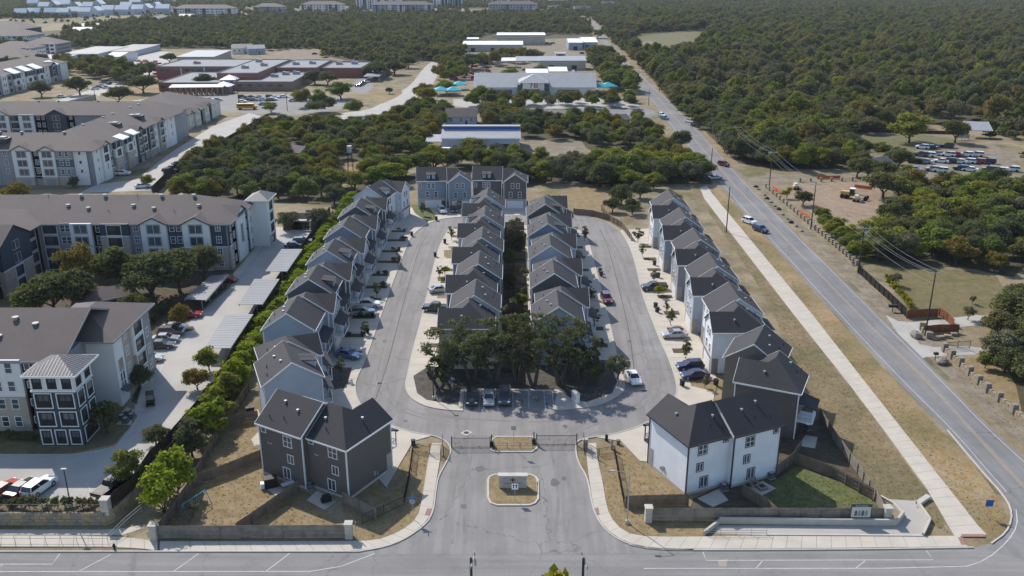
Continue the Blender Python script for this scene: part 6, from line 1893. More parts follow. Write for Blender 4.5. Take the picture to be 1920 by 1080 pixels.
forest('lone_hill_trees', [[(1140, 54), (1260, 186), (1385, 306), (1440, 318), (1720, 240), (1960, 230), (2160, 240), (2160, 40), (1800, 20)], [Vector(p) for p in ((130, 700), (700, 900), (1100, 1400), (150, 1500))]], H_R, 'paler and yellower crowns standing out of the dark woods across the main road', 11.5, 83, .8, 2.0, var=LONE)
forest('roadside_woods', [], [], 'rust, olive and grey trees between the main road and the wooded hill', 9, 85, .85, 1.25, extra=[t for t in far_extra if t[2] == 'road_strip'], var=MIXV)
forest('lone_belt_trees', [[(112, 60), (320, 40), (700, 36), (1080, 40), (1100, 60), (870, 80), (800, 110), (690, 118), (598, 90), (400, 90), (110, 92)]], [], 'paler crowns standing out of the belt of woods behind the school', 19.0, 87, .8, 1.6, var=LONE)
H_L = [[(868, 76), (935, 60), (1026, 64), (1128, 66), (1128, 110), (868, 120)], [(190, 98), (260, 90), (400, 92), (410, 150), (180, 130)], [(498, 108), (540, 92), (604, 92), (600, 116), (500, 118)], [(300, 118), (660, 112), (660, 170), (300, 170)],
       [(700, 150), (790, 130), (835, 108), (840, 150), (700, 200)], [(40, 122), (110, 95), (260, 92), (260, 118), (120, 130)], [(-200, 36), (120, 30), (120, 74), (-200, 78)]]
forest('woodland_belt', [[(112, 56), (320, 34), (440, 36), (565, 26), (680, 30), (812, 27), (880, 30), (916, 26), (1010, 26), (1080, 34), (1105, 46), (1112, 70), (1040, 74), (930, 72), (870, 78), (860, 108), (806, 112), (772, 122), (700, 122), (660, 112), (600, 108), (598, 92), (500, 96), (470, 94), (400, 92), (330, 90), (260, 92), (200, 90), (110, 92), (20, 110), (-160, 125), (-160, 82), (50, 80), (115, 72)]],
       H_L, 'belt of dark green woods between the school and the ridge apartments', 5.4, 57)
forest('school_side_trees', [[(60, 128), (130, 124), (200, 124), (250, 132), (282, 150), (225, 160), (170, 150), (150, 138), (60, 150), (-80, 160), (-80, 140)], [(800, 112), (868, 96), (870, 150), (830, 160), (822, 190), (800, 200), (760, 212), (780, 190), (810, 165), (826, 130)], [(560, 196), (640, 205), (690, 222), (560, 214)], [(1100, 100), (1150, 112), (1180, 150), (1190, 178), (1150, 178), (1125, 160), (1110, 130)], [(870, 118), (950, 112), (1010, 112), (1010, 116), (900, 126)]],
       [(H) for H in ([(800, 160), (830, 160), (870, 190), (800, 190)],)], 'scattered trees among the school, the depot and the builders yard', 7.5, 63, .9, 1.7, var=MIXV)
forest('middle_woods', [], [], 'rust, olive and yellow-green trees of the middle woods below the school and the shop', 9, 65, .85, 1.25, extra=[t for t in far_extra if t[2] != 'road_strip'], var=MIXV)
RIDGE_H = [[(xa - 6, yb + 2), (xb + 6, yb + 2), (xb + 6, yb - 9), (xa - 6, yb - 9)] for xa, xb, yb, h, lab in far_px] + [[(870, 4), (920, 4), (912, 27), (874, 24)], [(30, 10), (325, 8), (325, 38), (30, 40)]]
forest('ridge_trees', [[(330, 1), (1110, 1), (1108, 36), (690, 30), (560, 27), (440, 34), (330, 36)]], RIDGE_H, 'scattered trees between the apartment blocks on the ridge', 16.0, 67, 1.0, 2.2)
forest('hillside_garden_trees', [[(20, 8), (325, 6), (330, 40), (20, 48)]], [], 'small trees among the white roofed hillside houses', 26.0, 69, .7, 1.3)
forest('distant_woods', [[Vector((-1600, 1900)), Vector((110, 1640)), Vector((112, 2700)), Vector((-1900, 2700))], [Vector(p) for p in ((-900, 1300), (-640, 1330), (-700, 1900), (-1500, 1900))], [(-150, -14), (330, -14), (330, 5), (60, 12), (20, 34), (-150, 44)]], [], 'distant woods closing the view behind the ridge', 7.0, 71, 1.1, 1.9)
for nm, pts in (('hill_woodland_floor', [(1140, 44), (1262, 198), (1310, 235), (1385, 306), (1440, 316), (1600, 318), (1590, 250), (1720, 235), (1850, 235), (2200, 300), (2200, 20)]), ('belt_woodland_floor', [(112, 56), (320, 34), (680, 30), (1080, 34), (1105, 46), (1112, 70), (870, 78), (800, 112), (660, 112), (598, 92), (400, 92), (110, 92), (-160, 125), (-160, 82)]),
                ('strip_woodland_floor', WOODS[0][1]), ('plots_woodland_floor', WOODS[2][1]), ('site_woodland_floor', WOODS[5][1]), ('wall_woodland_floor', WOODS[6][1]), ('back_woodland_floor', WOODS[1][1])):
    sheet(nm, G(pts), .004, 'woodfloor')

# dry grass tufts on the verges and yards
MT['straw'] = leaf_mat('straw_blades', [(.46, .33, .16), (.40, .27, .11), (.52, .42, .27), (.27, .225, .09)], .4)
MT['greenblade'] = leaf_mat('green_blades', [(.16, .21, .05), (.22, .235, .075)], .4)
def tuft(name, mat, seed, k=9):
    g = random.Random(seed); m = MB()
    for i in range(k):
        a = g.uniform(0, 6.28); r = g.uniform(0, .22); l = g.uniform(.05, .15)
        x, y = r * math.cos(a), r * math.sin(a)
        b = a + g.uniform(-1, 1)
        m.add([(x - .05 * math.sin(b), y + .05 * math.cos(b), 0), (x + .05 * math.sin(b), y - .05 * math.cos(b), 0), (x + l * .9 * math.cos(b), y + l * .9 * math.sin(b), l)], [(0, 1, 2)])
    return bpy.data.objects.new(name, m.mesh(name, mat))
STRAW = bpy.data.collections.new('straw_tufts'); GREEN = bpy.data.collections.new('green_tufts')
for i in range(4): STRAW.objects.link(tuft('straw_tuft', 'straw', i))
STRAW.objects.link(tuft('straw_tuft', 'greenblade', 9))
for i in range(3): GREEN.objects.link(tuft('green_tuft', 'greenblade', 20 + i))
GREEN.objects.link(tuft('green_tuft', 'straw', 29))
def grass(name, pts, label, step, seed, var):
    o = forest(name, [poly(p) for p in pts], [], label, step, seed, .5, 1.25, var=var)
    o['category'] = 'grass'
grass('verge_grass', [[(1620, 740), (1560, 640), (1420, 480), (1345, 385), (1362, 365), (1560, 592), (1684, 728), (1830, 888), (1885, 965), (1875, 1000), (1836, 985)], [(1500, 720), (1440, 560), (1330, 400), (1318, 372), (1405, 490), (1583, 718), (1731, 917), (1780, 1001), (1750, 985), (1700, 930), (1655, 930), (1600, 860)]], 'dry golden grass tufts on the bank and verge beside the shared path', .62, 91, STRAW)
grass('yard_grass', [[(320, 1000), (345, 935), (395, 845), (470, 780), (500, 900), (560, 925), (640, 1000)], [(700, 1010), (740, 998), (780, 964), (788, 930), (800, 862), (806, 834), (778, 832), (730, 876), (650, 945)], [(1125, 836), (1163, 832), (1198, 868), (1290, 940), (1285, 1000), (1205, 1003), (1152, 975), (1142, 950), (1135, 903)], [(1300, 1001), (1310, 985), (1330, 982), (1330, 990)], [(918, 945), (918, 898), (1005, 898), (1005, 945)], [(1425, 360), (1660, 592), (1795, 722), (1925, 850), (1900, 770), (1715, 620), (1600, 500), (1480, 400), (1432, 352)]], 'dry grass tufts in the back yards and beside the entrance walks', .7, 93, STRAW)
grass('lawn_grass', [[(1436, 915), (1497, 875), (1636, 933), (1640, 948), (1425, 948)]], 'short green grass of the lawn behind the leasing sign', .4, 95, GREEN)
forest('edge_woods', [[(1935, 352), (2260, 365), (2330, 620), (2230, 880), (1995, 850), (1995, 700), (1965, 470)]], [], 'woods past the cottage and the park car park along the far side of the road', 6.5, 97, .8, 1.4, var=MIXV)
# ------------------------------------------------------------------ fences and walls
def wood_fence(name, pts, label, h=1.8, z=0.0, mat='fencewood', group=None, cap=False, pitch=.16):
    """Pickets between posts on two rails, along ground points."""
    pts = [Vector((p[0], p[1])) for p in pts]
    o = pts[0]
    t = thing(name, label, 'fence', (o.x, o.y, z), 0, group)
    pk = MB(); r = random.Random(len(label))
    pts = [p - o for p in pts]
    for a, b in zip(pts, pts[1:]):
        L = (b - a).length
        if L < .05: continue
        d = (b - a) / L
        n = Vector((-d.y, d.x))
        k = max(1, int(L / pitch))
        for i in range(k):
            q = a + d * (L * i / k)
            e = q + d * (L / k - .012)
            j = r.uniform(-.03, .03); off = n * (r.uniform(-.008, .008) + .03)
            pk.prism([q + off, e + off, e + off - n * .02, q + off - n * .02], 0.02, h + j)
        for zz in (.35, h * .5, h - .3):
            MB().obox(a, b, .05, zz, zz + .09).build('rail', mat, t)
        m = max(1, int(round(L / 2.6)))
        for i in range(m + 1):
            q = a + d * (L * i / m) - n * .06
            pm = shared(('fpost', mat, h), lambda: MB().box(-.05, -.05, 0, .05, .05, h - .08), 'post', mat)
            put(pm, 'post', t, (q.x, q.y, 0))
        if cap:
            MB().obox(a, b, .14, h + .03, h + .08).build('cap_rail', mat, t)
    tag(pk.build('pickets', mat, t), kind='stuff')
    return t
def iron_fence(name, pts, label, h=1.5, z=0.0, group=None, cat='fence', mat='black_iron'):
    pts = [Vector((p[0], p[1])) for p in pts]
    o = pts[0]
    t = thing(name, label, cat, (o.x, o.y, z), 0, group)
    pts = [p - o for p in pts]
    pk = MB()
    for a, b in zip(pts, pts[1:]):
        L = (b - a).length
        d = (b - a) / L
        for zz in (.15, h - .15):
            MB().obox(a, b, .04, zz, zz + .045).build('rail', mat, t)
        k = int(L / .13)
        for i in range(1, k):
            q = a + d * (L * i / k)
            pk.box(q.x - .009, q.y - .009, .1, q.x + .009, q.y + .009, h)
        m = max(1, int(round(L / 2.4)))
        for i in range(m + 1):
            q = a + d * (L * i / m)
            put(shared(('ipost', h, mat), lambda: MB().box(-.035, -.035, 0, .035, .035, h + .05), 'post', mat), 'post', t, (q.x, q.y, 0))
    tag(pk.build('bars', mat, t), kind='stuff')
    return t
def pillar(px, py, label, h=2.1, w=.9, z=0.0):
    t = thing('stone_pillar', label, 'pillar', P(px, py, z), 0)
    n = 5
    for i in range(n):
        j = .02 * (i % 2)
        MB().box(-w / 2 + j, -w / 2 + j, h * i / n, w / 2 - j, w / 2 - j, h * (i + 1) / n - .025).build('stone', 'limestone', t)
    MB().box(-w / 2 - .08, -w / 2 - .08, h, w / 2 + .08, w / 2 + .08, h + .14).build('cap', 'kerb', t)
    return t
pillar(290, 1011, 'pale stone pillar where the front fence starts beside the handrail')
pillar(655, 1008, 'pale stone pillar at the entrance end of the front yard fence')
pillar(1215, 977, 'pale stone pillar behind the tall street lamp')
pillar(1661, 977, 'pale stone pillar beside the leasing sign')
F0 = lambda pts, z=0.0: [P(x, y, z) for x, y in pts]
wood_fence('wood_fence', F0([(297, 1010), (648, 1008)]), 'long weathered front fence of the charcoal house yards', 1.9, mat='fencewood2')
wood_fence('wood_fence', F0([(1222, 976), (1500, 976), (1654, 976)]), 'long weathered front fence below the white house patios', 1.9, mat='fencewood2')
wood_fence('wood_fence', F0([(301, 1003), (333, 958), (362, 915), (400, 838), (424, 800), (467, 735)]), 'brown side fence running up behind the bright bushes')
wood_fence('wood_fence', F0([(425, 799), (484, 788)]), 'short cross fence beside the pad with two bins')
wood_fence('wood_fence', F0([(364, 912), (430, 888), (491, 863)]), 'cross fence meeting the far corner of the charcoal house')
wood_fence('wood_fence', F0([(445, 1003), (500, 965), (561, 920)]), 'fence dividing the two yards behind the charcoal house')
wood_fence('wood_fence', F0([(644, 944), (706, 976)]), 'short weathered fence from the charcoal house to the iron fence', mat='fencewood2')
wood_fence('wood_fence', F0([(1172, 951), (1290, 948)]), 'brown fence from the iron fence to the white house')
wood_fence('wood_fence', F0([(1391, 928), (1440, 960), (1455, 974)]), 'fence between the two patios of the white house')
wood_fence('wood_fence', F0([(1455, 893), (1486, 868), (1560, 895), (1636, 938)]), 'fence from the white house corner round the green lawn')
wood_fence('wood_fence', F0([(1536, 785), (1565, 830), (1607, 888), (1640, 938), (1655, 968)]), 'fence with its pale rails out, along the bank above the drain', mat='fencewood2')
wood_fence('wood_fence', F0([(1486, 868), (1500, 846)]), 'short return fence at the corner of the charcoal half house')
wood_fence('wood_fence', F0([(1075, 402), (1110, 405), (1142, 414), (1166, 428), (1184, 452)]), 'curving brown fence round the bend of the loop street')
wood_fence('wood_fence', F0([(1128, 395), (1140, 412)]), 'short fence across the back plot behind the bend')
wood_fence('wood_fence', [(.7, 143, 0), (.7, 240, 0)], 'fence along the middle of the narrow back yards', z=.12)
for i, y in enumerate(np.arange(146, 240, 9.2)):
    wood_fence('yard_fence', [(-2.0, y, 0), (3.3, y, 0)], 'cross fence between two narrow back yards of the inner rows', z=.12, group='cross fences of the inner back yards')
wood_fence('dark_fence', [P(x, y, TZ) for x, y in [(210, 951), (248, 920), (284, 867), (321, 830), (401, 737), (484, 587), (534, 517), (619, 399)]], 'long dark fence edging the apartment drive along the hedge', 1.9, TZ, 'polewood')
wood_fence('dark_fence', [P(x, y, TZ) for x, y in [(285, 361), (334, 313), (430, 263), (503, 220)]], 'dark fence along the upper apartment drive', 1.9, TZ, 'polewood')
wood_fence('black_fence', F0([(1608, 510), (1640, 540), (1665, 562), (1698, 594)]), 'black board fence in front of the yellow hedge', 1.9, mat='black_plastic')
wood_fence('red_gate_fence', F0([(1699, 597), (1740, 594), (1757, 594)]), 'red-brown board fence across the head of the cottage drive', 1.8, mat='redfence')
wood_fence('red_gate_fence', F0([(1760, 592), (1775, 602), (1787, 614)]), 'bright red-brown gate leaf standing open beside the board fence', 1.8, mat='redfence')
wood_fence('red_gate_fence', F0([(1730, 627), (1760, 624), (1796, 624)]), 'dark red-brown fence in front of the cottage', 1.8, mat='redfence')
iron_fence('iron_fence', F0([(775, 846), (768, 897), (758, 947), (720, 965), (680, 983)]), 'dark iron fence across the lawn beside the charcoal house', 1.5)
iron_fence('iron_fence', F0([(1152, 851), (1160, 895), (1170, 948)]), 'dark iron fence across the lawn below the white house', 1.5)
iron_fence('iron_fence', F0([(775, 846), (806, 852)]), 'short iron fence up to the west walk gate', 1.4)
iron_fence('iron_fence', F0([(1124, 855), (1152, 851)]), 'short iron fence up to the east walk gate', 1.4)
for pts, lab in (([(806, 853), (826, 853)], 'black iron walk gate on the west footway'), ([(1099, 850), (1122, 862)], 'black iron walk gate standing on the east footway')):
    iron_fence('walk_gate', F0(pts), lab, 1.7, .12, cat='gate')
iron_fence('walk_fence', F0([(830, 836), (831, 856)]), 'short iron panel between the west walk gate and the drive gate', 1.9)
iron_fence('walk_fence', F0([(1094, 832), (1096, 852)]), 'short iron panel between the east walk gate and the drive gate', 1.9)
def drive_gate(a, b, lab):
    a, b = P(*a), P(*b)
    t = thing('drive_gate', lab, 'gate', a, 0)
    b = b - a; a = Vector((0, 0, 0))
    h = 1.75
    MB().obox(a, b, .06, .12, .18).build('bottom_rail', 'black_iron', t)
    MB().obox(a, b, .06, h - .1, h - .04).build('top_rail', 'black_iron', t)
    for q in (a, b):
        MB().box(q.x - .07, q.y - .07, 0, q.x + .07, q.y + .07, h + .25).build('gate_post', 'black_iron', t)
    m = MB(); L = b.length; k = int(L / .13)
    for i in range(1, k):
        q = a.lerp(b, i / k); m.box(q.x - .009, q.y - .009, .18, q.x + .009, q.y + .009, h - .1)
    tag(m.build('bars', 'black_iron', t), kind='stuff')
    for f in (.25, .72):
        q = a.lerp(b, f); MB().box(q.x - .08, q.y - .05, .12, q.x + .08, q.y + .05, .36).build('latch', 'red', t)
drive_gate((847, 840), (919, 840), 'black iron drive gate leaf west of the gate island')
drive_gate((1006, 835), (1081, 835), 'black iron drive gate leaf east of the gate island')
gm = thing('gate_motor', 'black gate motor post at the west end of the gate island', 'gate motor', P(922, 838), 0)
MB().box(-.3, -.25, 0, .3, .25, .9).build('housing', 'black_plastic', gm); MB().box(-.08, -.08, .9, .08, .08, 2.1).build('post', 'black_iron', gm)
gm = thing('gate_motor', 'black gate motor post at the east end of the gate island', 'gate motor', P(1001, 833), 0)
MB().box(-.3, -.25, 0, .3, .25, .9).build('housing', 'black_plastic', gm); MB().box(-.08, -.08, .9, .08, .08, 2.1).build('post', 'black_iron', gm)
rl = thing('rail_barrier', 'low pipe barrier on the gate island', 'barrier', P(927, 841), 0)
w_ = (P(999, 841) - P(927, 841)).x
for z in (.5, .95):
    MB().tube((0, 0, z), (w_, 0, z), .05, 6).build('rail', 'steel', rl)
for k in range(4):
    MB().tube((w_ * k / 3, 0, 0), (w_ * k / 3, 0, 1.0), .05, 6).build('post', 'black_iron', rl)

# retaining wall of the apartment terrace: courses of separate blocks
rw = thing('retaining_wall', 'tan stone retaining wall below the apartment car park', 'wall', (0, 0, 0))
path_ = [Vector((-76, TE[0].y - 1.35)), Vector((TE[0].x - .4, TE[0].y - 1.35)), TE[0] + Vector((.6, -.5)), TE[1] + Vector((.45, -.1)), TE[2] + Vector((.5, 0))]
r = random.Random(3)
cnt = 0; stone_rest = MB()
for c in range(4):
    z0 = .02 + c * .46
    for a, b in zip(path_, path_[1:]):
        L = (b - a).length; d = (b - a) / L; n = Vector((d.y, -d.x))
        s = r.uniform(-.4, 0)
        while s < L:
            w = r.uniform(.7, 1.35)
            s0, s1 = max(0, s), min(L, s + w - .04)
            if s1 - s0 > .15:
                off = r.uniform(.0, .07)
                q0, q1 = a + d * s0, a + d * s1
                pq = [q0 + n * off, q1 + n * off, q1 - n * .3, q0 - n * .3]
                zt = z0 + .43 + (.04 if c == 3 else 0)
                if cnt < 290:
                    MB().prism(pq, z0, zt).build('stone', ('stone2', 'stone', 'stone2')[cnt % 3], rw)
                else:
                    stone_rest.prism(pq, z0, zt)
                cnt += 1
            s += w
if stone_rest.v: tag(stone_rest.build('stonework', 'stone2', rw), kind='stuff')
for x, lab in ((-76.4, 'square stone pier at the edge of the picture in front of the red car'), (TE[0].x - .3, 'square stone pier at the corner of the dark fence')):
    t = thing('stone_pier', lab, 'pier', (x, TE[0].y - .75, TZ - .3), 0)
    for i in range(5):
        MB().box(-.5, -.5, i * .44, .5, .5, i * .44 + .42).build('stone', 'limestone', t)
    MB().box(-.58, -.58, 2.2, .58, .58, 2.34).build('cap', 'kerb', t)
iron_fence('iron_fence', [(-76, TE[0].y - .95), (TE[0].x - .9, TE[0].y - .95)], 'iron fence on the retaining wall in front of the car park hedge', 1.3, TZ)
for i in range(15):
    tree('low_shrub', (-75 + i * 1.55, TE[0].y + .1, TZ), 1.5 + .2 * (i % 3), 'clipped dark hedge plant in front of the red, black and white cars', 1.15, 'hedge in front of the apartment car park', 'hedge shrub')
def handrail(pts, lab, h=1.0, z=.12, rails=(1.0, .55), z2=None, mat='steel'):
    t = thing('handrail', lab, 'handrail', (pts[0].x, pts[0].y, z), 0)
    q = [p - pts[0] for p in pts]
    for rz_ in rails:
        m = MB()
        for a, b in zip(q, q[1:]):
            m.tube((a.x, a.y, a.z + rz_), (b.x, b.y, b.z + rz_), .03, 6)
        m.build('rail', mat, t)
    for a, b in zip(q, q[1:]):
        n = max(1, int(round((b - a).length / 2.0)))
        for i in range(n + 1):
            p = a.lerp(b, i / n)
            put(shared(('hpost', mat), lambda: MB().tube((0, 0, -.1), (0, 0, 1.0), .03, 6), 'post', mat), 'post', t, (p.x, p.y, p.z))
    return t
handrail([P(-30, 1018), P(203, 1018)], 'long steel handrail beside the footway under the retaining wall')
handrail([P(203, 1018), P(235, 995) + Vector((0, 0, .6)), P(268, 972) + Vector((0, 0, 1.0))], 'sloping steel handrail climbing the bank to the big bright bush')
sheet('upper_ledge_walk', G([(-160, 993), (195, 993), (240, 990), (262, 984), (270, 990), (230, 1003), (-160, 1003)]), .02, 'concrete')

# drain with its low walls, culvert railing
def low_wall(pts, h, lab, w=.3, mat='kerb', z=0.0):
    m = MB()
    o = pts[0]
    for a, b in zip(pts, pts[1:]):
        m.obox(a - o, b - o, w, 0, h)
    ob = m.build('low_wall', mat, None, (o.x, o.y, z))
    return tag(ob, lab, 'wall')
sheet('drain_floor', G([(1345, 985), (1680, 986), (1692, 968), (1675, 949), (1652, 935), (1712, 939), (1738, 935), (1720, 947), (1742, 978), (1730, 1004), (1437, 1004), (1340, 1000)]), .014, 'concrete2')
low_wall(F0([(1348, 981), (1500, 983), (1680, 985)]), .9, 'long low concrete wall at the back of the roadside drain')
low_wall(F0([(1680, 985), (1693, 968)]), .9, 'short angled concrete wall at the end of the drain')
low_wall(F0([(1348, 981), (1320, 1003)]), .6, 'sloping concrete wing wall beside the culvert railing')
low_wall(F0([(1437, 1004), (1600, 1005), (1730, 1006)]), .22, 'low front kerb of the roadside drain')
low_wall(F0([(1730, 1006), (1743, 978), (1721, 947)]), .55, 'bent concrete wall on the path side of the drain')
low_wall(F0([(1721, 947), (1740, 934)]), .5, 'flared concrete wing at the upper mouth of the drain', .7)
low_wall(F0([(1650, 933), (1675, 947), (1693, 967)]), .4, 'concrete edge of the drain below the leasing sign')
handrail([P(1322, 1004), P(1437, 1004)], 'galvanised railing over the culvert beside the front footway', rails=(1.0, .65, .3))

# stone fence along the main road
sf = thing('stone_fence', 'stone post and rail fence along the road in front of the graded site', 'stone fence', P(1436, 352), 0)
pp = [P(1436 + (1606 - 1436) * i / 26, 352 + (497 - 352) * (i / 26) ** 1.0, 0) for i in range(27)]
o = pp[0]
for i, p in enumerate(pp):
    p = p - o
    put(shared('sfpost', lambda: MB().box(-.3, -.3, 0, .3, .3, 1.2).box(-.37, -.37, 1.2, .37, .37, 1.34), 'stone_post', 'stone'), 'stone_post', sf, p)
    if i < len(pp) - 1:
        q = pp[i + 1] - o
        for z in (.35, .85):
            MB().obox(p, q, .16, z, z + .22).build('stone_rail', 'stone', sf)
sf = thing('stone_fence', 'row of stone posts along the gravel road behind the graded site', 'stone fence', P(1500, 341), 0)
o = P(1500, 341)
for i in range(8):
    put(CACHE['sfpost'], 'stone_post', sf, P(1500 + i * 19.5, 341 - i * .4) - o)
sf = thing('stone_fence', 'row of stone posts at the roadside beside the rusty trees', 'stone fence', P(1338, 252), 0)
o = P(1338, 252)
for i in range(9):
    put(CACHE['sfpost'], 'stone_post', sf, P(1338 + i * 3, 252 + i * 4.7) - o)
ww = thing('stone_wall', 'rough stone wall with square piers along the cottage frontage', 'stone wall', P(1770, 659), 0)
o = P(1770, 659)
wl = [P(x, y) for x, y in [(1770, 659), (1784, 672), (1800, 686), (1817, 703), (1834, 720), (1850, 735), (1872, 752), (1900, 775), (1930, 802)]]
for i, p in enumerate(wl):
    MB().box(-.45, -.45, 0, .45, .45, 1.7).build('pier', 'stone', ww, p - o)
    if i < len(wl) - 1:
        a, b = p - o, wl[i + 1] - o
        n = 7
        for j in range(n):
            for c in range(2):
                s0, s1 = (j + .1 * c) / n, (j + .94 + .04 * c) / n
                MB().obox(a.lerp(b, min(1, s0)), a.lerp(b, min(1, s1)), .45 + .05 * ((j + c) % 2), c * .5, c * .5 + .46 + .06 * (j % 3) * c).build('stone', ('stone', 'stone2')[(j + c) % 2], ww)
wk = thing('stone_wall', 'short stepped stone wall beside the red-brown fence', 'stone wall', P(1729, 618), 0)
o = P(1729, 618)
for i, (x, y, h) in enumerate(((1729, 618, 1.6), (1733, 624, 1.1), (1738, 629, 1.0), (1742, 634, 1.3), (1752, 636, .6), (1764, 635, .6), (1776, 633, .6), (1788, 629, .6))):
    MB().box(-.6, -.4, 0, .6, .4, h).build('stone', 'stone' if i % 2 else 'stone2', wk, P(x, y) - o, rad(15 * (i % 3 - 1)))
iron_fence('farm_gate', F0([(1772, 656), (1795, 654), (1818, 653)]), 'leaning iron farm gate at the cottage entrance', 1.6, cat='gate')
def boulder(px, py, s, lab, grp=None, mat='stone'):
    r = random.Random(int(px * 7 + py))
    bm_ = MB()
    rings = 5; seg = 8
    vs = []
    for i in range(rings + 1):
        ph = math.pi * i / rings
        for j in range(seg):
            th = 2 * math.pi * j / seg
            k = s * r.uniform(.8, 1.15)
            vs.append((k * 1.25 * math.sin(ph) * math.cos(th), k * .85 * math.sin(ph) * math.sin(th), k * .6 * math.cos(ph) + s * .35))
    fs = []
    for i in range(rings):
        for j in range(seg):
            fs.append((i * seg + j, i * seg + (j + 1) % seg, (i + 1) * seg + (j + 1) % seg, (i + 1) * seg + j))
    bm_.add(vs, fs)
    ob = bm_.build('boulder', mat, None, P(px, py), r.uniform(0, 3))
    return tag(ob, lab, 'boulder', grp)
for i, (px, py) in enumerate([(1417, 351), (1422, 356), (1434, 367), (1438, 373), (1446, 380), (1453, 387), (1460, 393), (1468, 403), (1476, 411), (1483, 418), (1493, 425), (1503, 434)]):
    boulder(px, py, .55 + .2 * (i % 3 == 0), 'roadside boulder in the line along the far shoulder of the main road', 'boulders along the shoulder of the main road', 'stone' if i % 3 else 'black_plastic')
boulder(1716, 632, 1.3, 'large flat boulder in the soil between the two cottage drives')
boulder(1766, 681, 1.2, 'flat boulder below the mailbox by the stone wall')

# bin enclosure
en = thing('bin_enclosure', 'walled bin enclosure with dark gates at the end of the apartment drive', 'enclosure', P(557, 432, TZ), 0)
w2 = (P(583, 432, TZ) - P(530, 432, TZ)).x / 2
for (x0, y0, x1, y1) in ((-w2, 0, -w2 + .3, 9), (w2 - .3, 0, w2, 9), (-w2, 8.7, w2, 9)):
    MB().box(x0, y0, 0, x1, y1, 2.6).build('wall', 'aptbeige', en)
for s in (-1, 1):
    for k in range(6):
        MB().box(s * (w2 - .4) - s * (k * .78) - (.74 if s > 0 else 0), -.08, .1, s * (w2 - .4) - s * (k * .78) + (0 if s > 0 else .74), 0, 2.4).build('gate_board', 'polewood', en)
bn_ = tag(MB().prism([(-1.8, -1), (1.8, -1), (1.8, 1), (-1.8, 1)], 0, 1.5).box(-1.7, -.9, 1.5, 1.7, .9, 1.6).build('dumpster', 'greymetal', None, P(557, 432, TZ) + Vector((0, 4.5, .05))), 'grey dumpster inside the walled bin enclosure', 'dumpster')

# entrance monument, signs, lamps
mo = thing('entrance_monument', 'whitewashed stone entrance monument on the entrance island', 'monument', P(961.5, 914), 0)
w2 = 1.95
for c in range(6):
    k = 5 + c % 2
    for j in range(k):
        x0 = -w2 + 2 * w2 * j / k; x1 = -w2 + 2 * w2 * (j + 1) / k - .03
        MB().box(x0, -.3 - .02 * ((j + c) % 3), .12 + c * .3, x1, .35, .12 + c * .3 + .275).build('stone', 'limestone', mo)
MB().box(-w2 - .1, -.42, 1.93, w2 + .1, .46, 2.1).build('cap', 'limestone', mo)
MB().box(-1.25, -.38, .75, 1.25, -.345, 1.0).build('name_plate', 'limestone', mo)
for k in range(9):
    MB().box(-1.1 + k * .25, -.40, .8, -.95 + k * .25, -.375, .95).build('plate_letter', 'brick', mo)
MB().box(-.12, -.40, 1.1, .12, -.36, 1.75).build('emblem', 'brick', mo)
MB().box(-.4, -.40, 1.36, .4, -.355, 1.5).build('emblem_bar', 'brick', mo)
def flat_sign(px, py, h, w, hh, lab, mat, cat='road sign', shape='rect', z=.0, pole='steel', back=None, face=0.0):
    t = thing('road_sign', lab, cat, P(px, py, z), face)
    MB().tube((0, 0, 0), (0, 0, h), .035, 6).build('post', pole, t)
    if shape == 'oct':
        q = [(w / 2 * math.cos(math.pi / 8 + k * math.pi / 4), w / 2 * math.sin(math.pi / 8 + k * math.pi / 4)) for k in range(8)]
        m = MB().add([(x, -.05, h - .1 + y) for x, y in q] + [(x, -.03, h - .1 + y) for x, y in q], [tuple(range(8)), tuple(range(15, 7, -1))] + [(k, (k + 1) % 8, 8 + (k + 1) % 8, 8 + k) for k in range(8)])
    else:
        m = MB().box(-w / 2, -.05, h - hh, w / 2, -.03, h)
    s = m.build('plate', mat, t)
    return t, s
t, s = flat_sign(965.5, 938, 2.6, .9, .9, 'square white sign with a black double arrow in front of the monument', 'signwhite', z=.13)
for dx, flip in ((-.18, 1), (.18, -1)):
    MB().box(dx - .05, -.066, 1.95, dx + .05, -.052, 2.4).build('arrow_shaft', 'black_plastic', s)
    MB().add([(dx - .14, -.066, 2.28), (dx + .14, -.066, 2.28), (dx, -.066, 2.52)], [(0, 1, 2)]).build('arrow_head', 'black_plastic', s)
t, s = flat_sign(774.5, 972, 2.7, .85, .85, 'back of the stop sign with blue street name blades by the west walk', 'greymetal', shape='oct', z=.12)
for k, a in enumerate((.2, 1.7)):
    MB().box(-.55, -.02, 2.95 + k * .22, .55, .02, 3.15 + k * .22).build('street_blade', 'signblue', t, None, a)
flat_sign(963, 843, 4.0, .75, .7, 'tan square sign on a tall thin post on the gate island', 'tan_sheet', z=.13)
flat_sign(1007.5, 927, 2.0, .12, .6, 'thin dark marker post at the edge of the entrance island', 'black_plastic', pole='black_iron')
flat_sign(668, 1008, 2.4, .2, .9, 'narrow grey sign seen edge-on beside the entrance pillar', 'greymetal', face=HP)
flat_sign(1850, 969, 2.6, 1.0, 1.0, 'small blue roadside sign on the corner verge', 'signblue')
flat_sign(848, 733, 2.2, .9, .3, 'low blue sign at the edge of the dark mulch', 'signblue')
flat_sign(1078, 752, 0.1, .1, .1, 'short marker peg', 'steel') if False else None
bl = thing('utility_box', 'tall white mail kiosk standing on the mulch near the empty bays', 'kiosk', P(1079, 752, .12), rad(20))
MB().box(-.35, -.9, 0, .35, .9, 1.6).build('cabinet', 'signwhite', bl); MB().box(-.4, -.95, 1.6, .4, .95, 1.68).build('cap', 'greymetal', bl)
